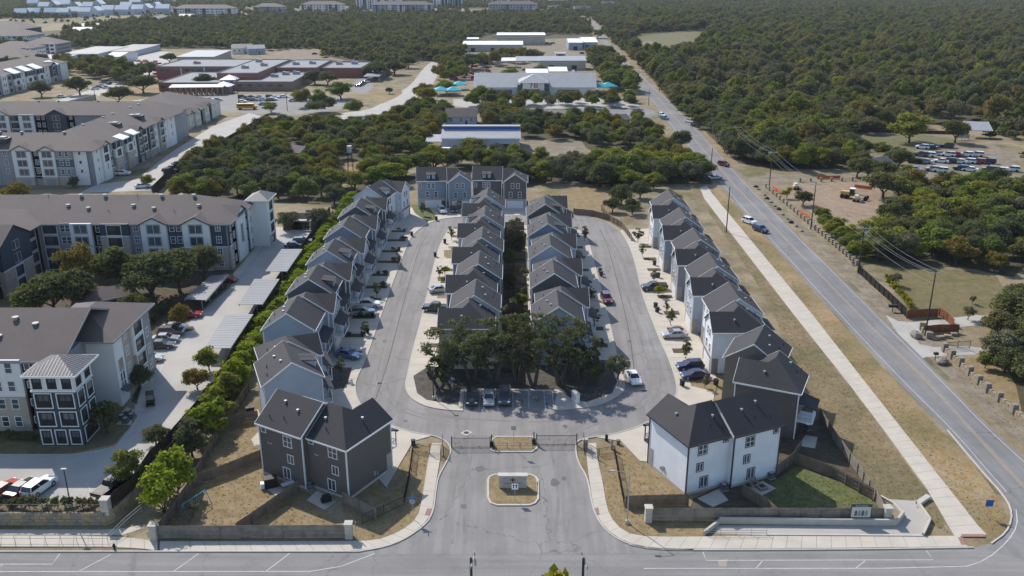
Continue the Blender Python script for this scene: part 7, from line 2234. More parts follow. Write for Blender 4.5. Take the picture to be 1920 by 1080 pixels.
for k in range(5):
    MB().box(-.38, -.8 + k * .33, .6, -.35, -.52 + k * .33, 1.5).build('mail_door', 'greymetal', bl)
def street_lamp(px, py, h, lab, arm=None, z=0.0, mat='steel'):
    t = thing('street_lamp', lab, 'street lamp', P(px, py, z), 0)
    MB().tube((0, 0, 0), (0, 0, .5), .28, 10).build('base', 'kerb', t)
    MB().tube((0, 0, .3), (0, 0, h), .09, 8, .06).build('pole', mat, t)
    ax, ay = arm or (0, 0)
    if arm:
        MB().path([(0, 0, h - .1), (ax * .5, ay * .5, h + .25), (ax, ay, h + .3)], .035).build('arm', mat, t)
    m = MB().box(-.35, -.14, -.08, .35, .14, .06)
    a = math.atan2(ay, ax) if arm else 0
    m.build('lamp_head', 'greymetal', t, (ax, ay, h + (.3 if arm else .05)), a)
    return t
street_lamp(1175.8, 981, 7.4, 'tall grey street lamp with a single arm by the east walk', (-2.2, .2))
street_lamp(813, 748, 6.0, 'thin street lamp at the west edge of the mulch', None, .12, 'black_iron')
street_lamp(133, 950, 5.6, 'dark lamp post behind the car park hedge', None, TZ, 'black_iron')
street_lamp(1657, 470, 3.0, 'short pole lamp hidden in the bushes', None, 0, 'steel') if False else None
# leasing sign
ls = thing('leasing_sign', 'framed leasing sign with a picture of houses in front of the weathered fence', 'sign', P(1611, 981), 0)
MB().box(-1.35, -.06, .5, 1.35, .06, 2.9).build('board', 'dark_trim', ls)
MB().box(-1.25, -.075, .95, 1.25, -.055, 2.5).build('picture', 'cream', ls)
for k in range(4):
    MB().add([(-.85 + k * .45, -.09, 1.2), (-.5 + k * .45, -.09, 1.2), (-.5 + k * .45, -.09, 1.8), (-.67 + k * .45, -.09, 2.05), (-.85 + k * .45, -.09, 1.8)], [(0, 1, 2, 3, 4)]).build('pictured_house', 'midgrey' if k % 2 else 'slate', ls)
for x in (-1.2, 1.2):
    MB().box(x - .06, .06, 0, x + .06, .14, 2.9).build('post', 'steel', ls)
def lettering(parent, text, loc, size, mat, name='lettering'):
    cu = bpy.data.curves.new(name, 'FONT')
    cu.body = text; cu.size = size; cu.align_x = 'CENTER'; cu.extrude = .004
    cu.materials.append(MT[mat])
    me = bpy.data.meshes.new_from_object(bpy.data.objects.new(name, cu))
    o = bpy.data.objects.new(name, me)
    COL.objects.link(o)
    o.parent = parent; o.location = loc; o.rotation_euler = (HP, 0, 0)
    return o
lettering(ls, '210-103-RENT', (0, -.08, .58), .38, 'signwhite')
lettering(ls, 'The Townhomes', (0, -.085, 2.6), .24, 'signwhite')

# utility poles and wires
def power_pole(base, h, lab, arm=2.6, rot=0.0, trans=False, top='steel'):
    t = thing('power_pole', lab, 'power pole', (base.x, base.y, 0), rot)
    MB().tube((0, 0, 0), (0, 0, h), .17, 8, .11).build('pole', 'polewood', t)
    if arm:
        MB().box(-arm / 2, -.16, h - .55, arm / 2, -.05, h - .42).build('crossarm', top, t)
        im = shared('insul', lambda: MB().tube((0, 0, 0), (0, 0, .22), .05, 6, .03), 'insulator', 'greymetal')
        for k in (-.46, -.18, .18, .46):
            put(im, 'insulator', t, (arm * k, -.1, h - .42))
    if trans:
        MB().tube((.42, 0, h - 2.4), (.42, 0, h - 1.4), .28, 10).build('transformer', 'greymetal', t)
    return t
RP = [(1609, 513, 1621.8, 424), (1520, 430, 1528, 342), (1441.5, 356, 1447, 283), (1377, 300, 1381, 236), (1236, 172, 1237, 128)]
def hgt(bx, by, tx, ty):
    b = P(bx, by); lo, hi = 0, 40
    for _ in range(40):
        m_ = (lo + hi) / 2
        if PX((b.x, b.y, m_))[1] > ty: lo = m_
        else: hi = m_
    return b, lo
tops = []
labs = ['power pole with a crossarm at the head of the black fence', 'power pole at the stone fence by the graded site', 'power pole at the gravel road turning', 'power pole in the rusty trees beyond the gravel road', 'far power pole over the woods by the shop']
for (bx, by, tx, ty), lab in zip(RP, labs):
    b, h = hgt(bx, by, tx, ty)
    power_pole(b, h, lab, 2.8, rad(-10), trans='head of the black' in lab)
    tops.append((b, h))
nb = tops[0][0] + (tops[0][0] - tops[1][0]) * 1.0
power_pole(nb, 13.5, 'power pole beyond the edge of the picture carrying the near wires', 2.8)
chain = [(nb, 13.5)] + tops
def wire(a, b, sag, lab, r=.022):
    m = MB(); pts = []
    for i in range(15):
        t = i / 14
        p = a.lerp(b, t); p.z -= sag * 4 * t * (1 - t)
        pts.append(p - a)
    m.path(pts, r, 4)
    o = m.build('overhead_wire', 'steel', None, a)
    return tag(o, lab, 'wire', 'overhead wires along the main road')
for i, ((a, ha), (b, hb)) in enumerate(zip(chain[:4], chain[1:5])):
    for dx, dz in ((-1.28, -.2), (1.28, -.2), (-.5, -.2), (.1, -2.6)):
        wire(Vector((a.x + dx, a.y, ha + dz)), Vector((b.x + dx, b.y, hb + dz)), 1.0, ['near wire sweeping over the fenced lawn to the first crossarm pole', 'wire between the two poles along the stone fence', 'wire over the graded site corner', 'far wire along the rusty roadside trees'][i])
for (bx, by, tx, ty, lab) in ((1361.5, 436, 1370, 350, 'plain pole on the near side of the main road beside the shared path'), (1333, 316, 1333.5, 277, 'plain pole over the bright trees at the path end'), (1370, 386, 1370.5, 353, 'x'), (1717, 460, 1723, 415, 'pole with a transformer deep in the bushes'), (1145, 410, 1186 - 40, 355, 'y'), (1197, 158, 1197, 132, 'pole beside the main road by the shop trees'), (1216, 198, 1216, 168, 'pole at the corner of the shop road'), (657, 322, 658, 258, 'old metal windmill tower'), (560, 205, 560, 0, 'z')):
    if len(lab) < 3 or lab.startswith('old'): continue
    b, h = hgt(bx, by, tx, ty)
    power_pole(b, h, lab, 0 if 'plain' in lab else 1.8, 0, 'transformer' in lab)
for (px, py, h, lab) in ((539, 208, 9, 'pole in front of the school car park'), (448, 196, 14, 'flagpole-high lamp in the middle of the school car park'), (180, 193, 9, 'pole with a green banner on the school road')):
    power_pole(P(px, py), h, lab, 1.4 if 'pole in' in lab else 0)
b = P(883, 1041, 10.5)
for (px, lab) in ((883, 'power pole top with insulators at the bottom edge, west of the entrance'), (1094, 'power pole top with insulators at the bottom edge, east of the entrance')):
    b = P(px, 1046, 10.5)
    t = thing('power_pole', lab, 'power pole', (b.x, b.y, 0), rad(80 if px < 900 else 100))
    MB().tube((0, 0, 0), (0, 0, 10.5), .19, 8, .13).build('pole', 'polewood', t)
    MB().box(-1.2, -.2, 9.9, 1.2, -.08, 10.05).build('crossarm', 'greymetal', t)
    for k in (-1.1, 0, 1.1):
        put(CACHE['insul'], 'insulator', t, (k, -.14, 10.05), 0, 1.8)
    MB().tube((.7, -.3, 9.1), (.7, -.3, 9.9), .12, 8).build('cutout', 'greymetal', t)
# windmill-like tower in the middle woods
tw_ = thing('lattice_tower', 'rusty lattice tower standing above the middle woods', 'tower', P(658, 326), 0)
for (x, y) in ((-1, -1), (1, -1), (1, 1), (-1, 1)):
    MB().tube((x, y, 0), (x * .5, y * .5, 9.5), .09, 5).build('leg', 'polewood', tw_)
for z in (3, 6, 9):
    k = 1 - z * .053
    MB().path([(-k, -k, z), (k, -k, z), (k, k, z), (-k, k, z), (-k, -k, z)], .06).build('brace', 'polewood', tw_)
MB().tube((0, 0, 7.6), (0, 0, 9.9), .9, 10).build('tank', 'steel', tw_)

# ------------------------------------------------------------------ vehicles
def vehicle_meshes(kind):
    """Body profile (x, z) extruded with tumblehome; glasshouse, roof, wheels apart."""
    if kind == 'sedan':
        prof = [(-2.35, .42), (-2.4, .75), (-2.3, .98), (-1.65, 1.02), (1.0, .98), (2.05, .82), (2.35, .66), (2.38, .40), (1.9, .28), (-1.9, .28)]
        gl = [(-1.75, 1.0), (-1.05, 1.42), (.2, 1.44), (1.05, .98)]; rf = (-1.05, .25, 1.42); hw = .9; wb = 1.42
    elif kind == 'suv':
        prof = [(-2.3, .5), (-2.36, .85), (-2.3, 1.1), (-1.7, 1.14), (1.1, 1.1), (2.1, 1.0), (2.33, .8), (2.35, .45), (1.9, .34), (-1.9, .34)]
        gl = [(-2.22, 1.1), (-1.95, 1.66), (.15, 1.7), (1.1, 1.08)]; rf = (-1.95, .2, 1.66); hw = .95; wb = 1.4
    elif kind == 'van':
        prof = [(-2.9, .5), (-2.92, .9), (-2.88, 1.15), (-1.7, 1.2), (1.5, 1.16), (2.5, 1.05), (2.78, .85), (2.8, .45), (2.3, .36), (-2.3, .36)]
        gl = [(-2.86, 1.16), (-2.7, 1.78), (.5, 1.82), (1.5, 1.14)]; rf = (-2.7, .55, 1.78); hw = 1.0; wb = 1.75
    else:
        prof = [(-2.85, .6), (-2.88, .95), (-2.85, 1.15), (-.75, 1.18), (1.35, 1.16), (2.45, 1.1), (2.75, .9), (2.78, .5), (2.3, .4), (-2.3, .4)]
        gl = [(-.85, 1.16), (-.65, 1.74), (.55, 1.78), (1.4, 1.14)]; rf = (-.65, .6, 1.74); hw = 1.0; wb = 1.8
    def ext(pr, w0, w1, zlo, zhi):
        n = len(pr)
        m = MB()
        wz = lambda z: w0 + (w1 - w0) * max(0, min(1, (z - zlo) / (zhi - zlo)))
        vs = [(x, -wz(z), z) for x, z in pr] + [(x, wz(z), z) for x, z in pr]
        tri = tessellate_polygon([[Vector((x, z, 0)) for x, z in pr]])
        fs = [tuple(t) for t in tri] + [tuple(n + i for i in reversed(t)) for t in tri] + [(i, n + i, n + (i + 1) % n, (i + 1) % n) for i in range(n)]
        return m.add(vs, fs)
    body = ext(prof, hw, hw * .93, .6, 1.15)
    glass = ext(gl, hw * .9, hw * .72, gl[0][1], gl[1][1])
    a, b, z = rf
    roof = MB().prism([(a + .02, -hw * .73), (b, -hw * .73), (b + .06, 0), (b, hw * .73), (a + .02, hw * .73), (a - .04, 0)], z + .0, z + .07)
    # pillars in body colour
    for s in (-1, 1):
        y0, y1 = s * hw * .905, s * hw * .735
        for (p, q) in ((gl[0], gl[1]), (gl[3], gl[2]), (((gl[0][0] + gl[3][0]) / 2, gl[0][1]), ((gl[1][0] + gl[2][0]) / 2, gl[1][1]))):
            roof.tube((p[0], y0, p[1]), (q[0], y1, q[1]), .05, 4)
    wr_ = .34 if kind == 'sedan' else .38
    wheel = MB().wheel((0, 0, 0), wr_, .24).mesh('wheel', 'rubber')
    rim = MB().wheel((0, 0, 0), wr_ * .62, .26, 10).mesh('rim', 'rim')
    xf, zf = prof[6][0], prof[6][1]
    light = MB().box(-.12, -.2, -.07, .04, .2, .09).mesh('headlight', 'headlamp')
    tail = MB().box(-.03, -.16, -.08, .06, .16, .12).mesh('tail_light', 'taillamp')
    mir = MB().box(-.08, -.1, -.06, .08, .1, .08)
    bed = None
    if kind == 'pickup':
        bed = MB().box(-2.72, -.8, 1.0, -.95, .8, 1.19)
    return dict(body=body, glass=glass, roof=roof, wheel=wheel, rim=rim, light=light, tail=tail, mir=mir, hw=hw, wb=wb, wr=wr_, nose=prof[6], tailp=prof[1], gz=gl[3], bed=bed)
VM = {}
CARCOL = dict(white=(.72, .72, .71), silver=(.38, .39, .41), black=(.012, .012, .014), red=(.32, .018, .02), darkred=(.11, .012, .022), navy=(.012, .02, .07), blue=(.07, .16, .30), grey=(.10, .105, .115), darkgrey=(.035, .037, .042), orange=(.42, .05, .02), green=(.03, .06, .05), sand=(.3, .27, .22))
VP = {}
VK = {'sedan': 'sedan', 'suv': 'suv', 'pickup': 'pickup_truck', 'van': 'van'}
def vehicle(kind, colr, px, py, heading, label, z=0.03, group=None, s=1.04, cat=None):
    if kind not in VM: VM[kind] = vehicle_meshes(kind)
    v = VM[kind]
    if colr not in VP: VP[colr] = paint('car_paint_' + colr, CARCOL[colr], .25, .3 if colr in ('silver', 'grey', 'darkgrey', 'blue') else 0)
    t = thing(VK[kind], label, cat or {'sedan': 'car', 'suv': 'car', 'pickup': 'pickup truck', 'van': 'van'}[kind], P(px, py, z), rad(heading), group)
    t.scale = (s, s, s)
    for nm in ('body', 'roof'):
        put(shared((kind, nm, colr), lambda: v[nm], nm, VP[colr]), nm, t)
    put(shared((kind, 'glass'), lambda: v['glass'], 'window_glass', 'carglass'), 'window_glass', t)
    for x in (-v['wb'], v['wb']):
        for y in (-1, 1):
            w = put(v['wheel'], 'wheel', t, (x, y * (v['hw'] - .1), v['wr']))
            put(v['rim'], 'rim', w)
    for y in (-1, 1):
        put(v['light'], 'headlight', t, (v['nose'][0] - .02, y * v['hw'] * .68, v['nose'][1] + .02))
        put(v['tail'], 'tail_light', t, (v['tailp'][0] - .02, y * v['hw'] * .78, v['tailp'][1] + .1))
        put(shared((kind, 'mir', colr), lambda: v['mir'], 'mirror', VP[colr]), 'mirror', t, (v['gz'][0] - .25, y * (v['hw'] + .06), v['gz'][1] + .08))
    if v['bed']:
        put(shared(('bed',), lambda: v['bed'], 'load_bed', 'black_plastic'), 'load_bed', t)
    return t
W = 0.134
vehicle('sedan', 'white', 1187.5, 714, -82, 'white car driving down the east arm of the loop beside the half bare tree')
vehicle('suv', 'darkred', 1137, 565, -85, 'dark red car parked at the inner kerb of the east arm')
vehicle('suv', 'darkgrey', 885, 752, -88, 'dark SUV in the first marked bay under the oaks')
vehicle('sedan', 'silver', 917, 752, -90, 'silver car in the second marked bay under the oaks')
vehicle('pickup', 'grey', 946, 749, -91, 'grey pickup truck in the third marked bay under the oaks')
vehicle('sedan', 'silver', 1264, 632, 183, 'silver sedan on a drive of the main road row', .12)
vehicle('suv', 'navy', 1293, 692, 186, 'dark blue SUV above the dark sedan on a drive of the main road row', .12)
vehicle('sedan', 'navy', 1302, 708, 186, 'dark blue sedan nearest the bed with the sparse sapling', .12)
vehicle('pickup', 'darkgrey', 1226, 543, 184, 'dark pickup truck on a drive by the yellow sapling', .12)
vehicle('van', 'white', 688, 576, 4, 'white van with side windows on a drive of the west row', .12)
vehicle('suv', 'silver', 681, 590, 4, 'pale silver SUV next to the white van', .12)
vehicle('sedan', 'blue', 653, 670, -20, 'small blue car half hidden by the bushy street tree', .12)
vehicle('sedan', 'silver', 824, 547, 20, 'silver car nose-in on a drive of the inner west row', .13)
vehicle('pickup', 'black', 818, 582, 175, 'black pickup on a drive of the inner west row', .13)
vehicle('suv', 'white', 829, 398, -72, 'white SUV on the drive of the blue-grey house at the head of the loop', .12)
vehicle('sedan', 'black', 851, 396, -80, 'black car in the shade beside the white SUV at the head of the loop', .12)
vehicle('sedan', 'black', 690, 525, 3, 'black car on a far drive of the west row', .12) if False else None
vehicle('suv', 'white', 1405, 419, -62, 'white SUV parked on the verge of the main road')
vehicle('suv', 'navy', 1426, 434, -62, 'dark blue SUV parked on the verge behind the white one')
vehicle('suv', 'darkred', 1357, 311, -60, 'maroon car driving on the main road')
vehicle('sedan', 'silver', 1341, 336, 20, 'silver car just visible under the bright roadside tree')
vehicle('pickup', 'white', 1297, 231, 118, 'white pickup on the main road') if False else None
for (px, py, k, c, lab) in ((1241, 218, 'suv', 'white', 'white car stopped at the shoulder by the corner grass'), (1246, 224, 'suv', 'blue', 'blue car stopped behind the white one by the corner grass'), (1294, 230, 'pickup', 'white', 'white truck on the main road by the woods'), (1304, 238, 'suv', 'black', 'black car following the white truck')):
    vehicle(k, c, px, py, -58, lab)
# apartment side
for (px, py, k, c, hd, lab) in ((280, 676, 'sedan', 'silver', 4, 'silver sedan alone below the row of four parked cars'), (303, 652, 'sedan', 'darkgrey', 5, 'dark grey sedan, nearest of the four parked cars'), (311, 640, 'sedan', 'silver', 5, 'silver car second of the four parked cars'),
                                (322, 628, 'suv', 'grey', 5, 'dark grey hatchback third of the four parked cars'), (328, 619, 'sedan', 'silver', 5, 'pale silver car farthest of the four parked cars'), (356, 594, 'sedan', 'red', 5, 'bright red sports car beyond the kerb island'),
                                (427, 527, 'sedan', 'red', -20, 'red car peeping out from under the shaded carport'), (552, 464, 'sedan', 'navy', 8, 'dark blue car by the farthest carport'), (567, 457, 'suv', 'grey', 8, 'grey SUV by the farthest carport beside the hedge'),
                                (10, 924, 'sedan', 'orange', 72, 'orange-red car at the edge of the front car park'), (44, 922, 'sedan', 'darkgrey', 74, 'dark grey car between the red and the white one in the front car park'), (75, 920, 'suv', 'white', 75, 'white SUV in the front car park'), (213, 919, 'pickup', 'black', 70, 'black pickup backed against the dark fence'),
                                (231, 328, 'suv', 'white', 5, 'white SUV at the end wall of the long apartment building'), (318, 324, 'suv', 'darkgrey', 40, 'dark SUV by the fence of the upper drive'), (325, 318, 'sedan', 'grey', 40, 'grey car by the fence of the upper drive'), (336, 310, 'sedan', 'black', 40, 'black car farthest along the fence of the upper drive'),
                                (268, 352, 'sedan', 'white', 20, 'white car under the small tree of the upper drive')):
    vehicle(k, c, px, py, hd, lab, TZ + .03)
for (px, py, k, c, hd, lab) in ((336, 257, 'pickup', 'sand', 0, 'tan pickup by the cream townhomes'), (388, 245, 'sedan', 'black', 10, 'dark car in front of the cream townhomes'), (418, 229, 'sedan', 'blue', 5, 'blue car at the far end of the cream townhomes')):
    vehicle(k, c, px, py, hd, lab)
gc = thing('golf_cart', 'dark golf cart parked at the walk of the front apartment building', 'golf cart', P(283, 757, TZ + .03), rad(-70))
MB().prism([(-1.2, -.6), (1.2, -.6), (1.2, .6), (-1.2, .6)], .35, .75).build('body', 'grey' if 'grey' in MT else 'black_plastic', gc)
MB().box(-.5, -.55, .75, .1, .55, .95).box(-.62, -.55, .75, -.5, .55, 1.3).build('seat', 'tan_sheet', gc)
MB().box(-1.0, -.62, 1.85, .8, .62, 1.93).build('canopy', 'black_plastic', gc)
for x in (-.95, .75):
    for y in (-.55, .55):
        MB().tube((x, y, .75), (x, y, 1.85), .03, 5).build('post', 'black_iron', gc)
for x in (-.85, .85):
    for y in (-.55, .55):
        MB().wheel((x, y, .25), .25, .18).build('wheel', 'rubber', gc)
# cars too far to show their parts: one mesh each
SIMPLE = {}
def far_car(px, py, hd, colr, label, group, kind='sedan', s=1.1):
    group = group or label
    key = (kind, colr)
    if key not in SIMPLE:
        v = vehicle_meshes(kind)
        if colr not in VP: VP[colr] = paint('car_paint_' + colr, CARCOL[colr], .25)
        m = MB(); m.v = list(v['body'].v); m.f = list(v['body'].f); m.m = [0] * len(m.f)
        m.add(v['roof'].v, v['roof'].f, 0); m.add(v['glass'].v, v['glass'].f, 1)
        for x in (-v['wb'], v['wb']):
            for y in (-1, 1):
                m.wheel((x, y * (v['hw'] - .1), v['wr']), v['wr'], .24, 10, 2)
        SIMPLE[key] = m.mesh('parked_car', [VP[colr], 'carglass', 'rubber'])
    return tag(put(SIMPLE[key], 'parked_car', None, P(px, py, .02), rad(hd), s), label, 'car', group)
far_r = random.Random(9)
CN = dict(white='white', silver='silver', black='black', red='red', navy='dark blue', blue='blue', grey='grey', darkgrey='dark grey')
for px, c in ((311, 'white'), (320, 'grey'), (329, 'white'), (362, 'white'), (368, 'silver'), (376, 'darkgrey'), (388, 'white'), (393, 'grey'), (401, 'silver'), (408, 'grey')):
    far_car(px, 186 + (px % 3) * 1.5 + (3 if px > 355 else 0), 10, c, CN[c] + ' car in the front row of the school car park by the walkway', CN[c] + ' cars by the school walkway', 'suv' if px % 2 else 'sedan')
for px, py, c in ((455, 184, 'darkgrey'), (472, 184, 'navy'), (488, 184, 'silver'), (507, 183, 'black'), (516, 184, 'white'), (532, 183, 'white'), (454, 192, 'white'), (468, 189, 'navy'), (476, 189, 'grey'), (494, 189, 'silver'), (506, 189, 'grey'), (512, 188, 'white'), (494, 197, 'blue'), (550, 190, 'silver')):
    far_car(px, py, 10, c, CN[c] + ' car in the middle of the school car park', CN[c] + ' cars in the middle of the school car park', 'suv' if px % 2 else 'sedan')
for px, py, c in ((672, 162, 'navy'), (677, 160, 'grey'), (681, 157, 'black'), (686, 155, 'white'), (690, 153, 'grey')):
    far_car(px, py, 40, c, CN[c] + ' car at the side lot of the school below the dark oaks', None)
bs = thing('school_bus', 'yellow school bus waiting at the front of the school car park', 'bus', P(462, 205), rad(2))
MB().prism([(-4.6, -1.15), (4.0, -1.15), (4.0, 1.15), (-4.6, 1.15)], .6, 2.9).build('body', 'schoolbus', bs)
MB().box(-4.2, -1.2, 1.8, 3.6, 1.2, 2.4).build('window_band', 'carglass', bs)
MB().box(4.0, -1.0, .6, 5.4, 1.0, 1.7).build('bonnet', 'schoolbus', bs)
MB().box(-4.5, -1.0, 2.9, 3.9, 1.0, 3.05).build('roof', 'whitemetal', bs)
for x in (-3, 4.2):
    for y in (-1.05, 1.05):
        MB().wheel((x, y, .5), .5, .3).build('wheel', 'rubber', bs)
PK = [(1729, 279, 'white'), (1744, 279, 'navy'), (1775, 277, 'darkgrey'), (1727, 293, 'grey'), (1741, 294, 'white'), (1758, 291, 'silver'), (1777, 293, 'white'), (1792, 293, 'red'), (1811, 293, 'white'), (1831, 293, 'white'),
      (1715, 306, 'black'), (1734, 306, 'silver'), (1764, 305, 'white'), (1779, 305, 'navy'), (1798, 306, 'white'), (1815, 306, 'white'), (1833, 306, 'red'), (1853, 306, 'navy'), (1712, 320, 'white'), (1749, 321, 'silver'), (1763, 323, 'white'), (1801, 319, 'navy'), (1818, 321, 'white'), (1855, 321, 'grey'), (1876, 322, 'white'), (1897, 321, 'white')]
rows = {0: 'the top row', 1: 'the second row', 2: 'the third row', 3: 'the bottom row'}
for px, py, c in PK:
    rw_ = 0 if py < 285 else 1 if py < 300 else 2 if py < 312 else 3
    far_car(px, py, 150 + far_r.uniform(-4, 4), c, CN[c] + ' car in ' + rows[rw_] + ' of the park car park', CN[c] + ' cars in ' + rows[rw_] + ' of the park car park', 'suv' if px % 2 else 'sedan', 1.15)
for px, py, c in ((855, 231, 'black'), (840, 224, 'white'), (875, 247, 'white'), (1104, 190, 'white'), (1115, 190, 'white'), (1111, 58, 'black'), (1110, 52, 'navy'), (1036, 82, 'navy'), (1026, 82, 'black'), (200, 166, 'silver'), (186, 165, 'grey'), (192, 162, 'white'), (205, 158, 'navy'), (212, 155, 'silver'), (178, 168, 'white'), (116, 183, 'silver'), (590, 102, 'darkgrey')):
    far_car(px, py, far_r.choice((0, 30, 90)), c, CN[c] + ' car ' + ('by the small brown roofed house' if px in (855, 840, 875) else 'on the shop forecourt' if px in (1104, 1115) else 'at the top bend of the main road' if px in (1111, 1110) else 'beside the tan office block' if px in (1036, 1026) else 'behind the school in the fenced yard' if px == 590 else 'in the sloping car park west of the school'), None)
# stock in the builders yard: individual stacks
for i in range(70):
    a = P(far_r.uniform(845, 925), far_r.uniform(124, 150)) if i < 40 else P(far_r.uniform(1060, 1150), far_r.uniform(100, 160))
    mt = far_r.choice(('red', 'black_iron', 'signwhite', 'stone', 'brick', 'polewood', 'greymetal'))
    nm = {'red': 'red', 'black_iron': 'black', 'signwhite': 'white', 'stone': 'stone-coloured', 'brick': 'brick-red', 'polewood': 'brown', 'greymetal': 'grey'}[mt]
    w, d, h = far_r.uniform(1.5, 4), far_r.uniform(1.5, 3.5), far_r.uniform(.8, 2.2)
    m = MB().box(-w / 2, -d / 2, 0, w / 2, d / 2, h * .6).box(-w / 2 + .2, -d / 2 + .15, h * .6, w / 2 - .4, d / 2 - .2, h)
    where = 'west' if i < 40 else 'east'
    tag(m.build('stacked_goods', mt, None, (a.x, a.y, 0), far_r.uniform(0, 3)), nm + ' stack of goods in the ' + where + ' yard behind the shop', 'stack', nm + ' stacks in the ' + where + ' yard behind the shop')
for i in range(34):
    a = P(far_r.uniform(222, 300), far_r.uniform(113, 140))
    mt = far_r.choice(('red', 'signwhite', 'signblue', 'greymetal', 'brick'))
    nm = {'red': 'red', 'signwhite': 'white', 'signblue': 'blue', 'brick': 'brick-red', 'greymetal': 'grey'}[mt]
    w, d, h = far_r.uniform(2, 5), far_r.uniform(1.8, 3), far_r.uniform(1, 2.4)
    tag(MB().box(-w / 2, -d / 2, 0, w / 2, d / 2, h * .7).box(-w * .3, -d * .4, h * .7, w * .4, d * .4, h).build('stacked_goods', mt, None, (a.x, a.y, 0), far_r.uniform(0, 3)), nm + ' stack of goods in the depot yard west of the school', 'stack', nm + ' stacks in the depot yard west of the school')
# road grader and skid loader on the graded site
gd = thing('road_grader', 'yellow road grader standing on the graded site', 'road grader', P(1596, 372), rad(-32))
MB().prism([(-3.2, -1), (-.6, -1), (-.6, 1), (-3.2, 1)], .9, 2.2).build('engine_cover', 'machineyellow', gd)
MB().box(-.6, -.8, 1.0, .8, .8, 3.1).build('cab', 'carglass', gd); MB().box(-.75, -.9, 3.1, .95, .9, 3.3).build('cab_roof', 'signwhite', gd)
MB().tube((.8, 0, 1.6), (4.6, 0, 1.3), .22, 6).build('boom', 'machineyellow', gd)
MB().box(1.8, -1.9, .3, 2.1, 1.9, .9).build('blade', 'steel', gd)
for x in (-2.6, -1.2, 4.4):
    for y in (-1.1, 1.1):
        MB().wheel((x, y, .65), .65, .4).build('wheel', 'rubber', gd)
for (px, py, hd, lab) in ((1606, 378, -30, 'white skid loader parked against the yellow grader'), (1491, 355, 20, 'white skid loader at the corner of the graded site')):
    k = thing('skid_loader', lab, 'loader', P(px, py), rad(hd))
    MB().box(-1.2, -.7, .4, .9, .7, 1.2).build('chassis', 'machineyellow', k); MB().box(-.6, -.6, 1.2, .5, .6, 2.1).build('cab', 'signwhite', k)
    MB().box(.9, -.9, .2, 1.7, .9, .8).build('bucket', 'steel', k)
    for x in (-.7, .6):
        for y in (-.8, .8):
            MB().wheel((x, y, .4), .4, .3).build('wheel', 'rubber', k)
for pts, lab in (([(1532, 336), (1575, 335)], 'orange safety netting between the stone posts behind the graded site'), ([(1448, 353), (1462, 364)], 'orange safety netting at the corner sapling of the graded site'), ([(1496, 398), (1518, 412)], 'orange safety netting round the small dark tree'), ([(1602, 352), (1635, 356)], 'orange safety netting round the oak with bare stems')):
    a, b = F0(pts)
    t = thing('safety_netting', lab, 'netting', a, 0)
    MB().obox((0, 0, 0), b - a, .05, .1, 1.1).build('net', 'orange', t)
    for k in (0, .5, 1):
        q = (b - a) * k
        MB().tube((q.x, q.y, 0), (q.x, q.y, 1.25), .03, 5).build('stake', 'orange', t)
mb = thing('mailbox', 'black double mailbox on a post by the main road shoulder', 'mailbox', P(1673, 584), 0)
MB().box(-.9, -.3, 1.0, .9, .3, 1.5).build('box', 'black_plastic', mb); MB().box(-.06, -.06, 0, .06, .06, 1.0).build('post', 'polewood', mb)
mb = thing('mailbox', 'single black mailbox on a thin post by the stone wall', 'mailbox', P(1753, 676), 0)
MB().box(-.4, -.25, 1.2, .4, .25, 1.6).build('box', 'black_plastic', mb); MB().box(-.05, -.05, 0, .05, .05, 1.2).build('post', 'polewood', mb)

# bins, condensers, patios, garden things
def bin_(p, rz, label, mat='black_plastic', group=None):
    key = ('bin', mat)
    if key not in CACHE:
        b = MB().add([(-.27, -.3, .08), (.27, -.3, .08), (.27, .3, .08), (-.27, .3, .08), (-.34, -.38, 1.05), (.34, -.38, 1.05), (.34, .38, 1.05), (-.34, .38, 1.05)], [(3, 2, 1, 0), (4, 5, 6, 7), (0, 1, 5, 4), (1, 2, 6, 5), (2, 3, 7, 6), (3, 0, 4, 7)])
        CACHE[key] = (b.mesh('bin_body', mat), MB().box(-.37, -.42, 1.05, .37, .42, 1.13).mesh('lid', 'black_plastic' if mat != 'signwhite' else 'greymetal'), MB().tube((-.3, .34, .12), (.3, .34, .12), .12, 8).mesh('wheel', 'rubber'))
    t = thing('wheelie_bin', label, 'bin', p, rz, group)
    for me, n in zip(CACHE[key], ('bin_body', 'lid', 'wheel')):
        put(me, n, t)
    return t
for (px, py, lab) in ((818, 413, 'bin on the footway corner by the white SUV drive'), (772, 442, 'bin at the kerb by the far drives of the west row'), (834, 456, 'bin by the first tree of the inner west row'), (816, 481, 'wide dark bin at the inner kerb of the west arm'), (748, 470, 'bin by the street tree of the west row'), (699, 594, 'bin behind the pale silver SUV'), (689, 624, 'bin below the parked SUVs of the west row'), (700, 590, ''),
                      (1125, 511, 'farther of two bins at the inner kerb of the east arm'), (1127, 517, 'nearer of two bins at the inner kerb of the east arm'), (1229, 577, 'farther of two bins near the round street tree'), (1232, 585, 'nearer of two bins near the round street tree'), (1227, 497, 'bin against the garage wall above the pickup'), (1234, 520, 'bin at the garage wall nearer the pickup'), (1279, 723, 'bin at the kerb below the dark sedan'), (1342, 722, 'bin tucked at the brick corner of the white twin house')):
    if lab: bin_(P(px, py, .12), .3, lab)
sheet('bin_pad', G([(457, 775), (484, 768), (488, 780), (462, 787)]), .03, 'concrete')
bin_(P(466, 775, .03), .5, 'pale lidded bin on the concrete pad, the one nearer the hedge', 'black_plastic')
bin_(P(473, 774, .03), .5, 'pale lidded bin on the concrete pad, the one nearer the house', 'black_plastic')
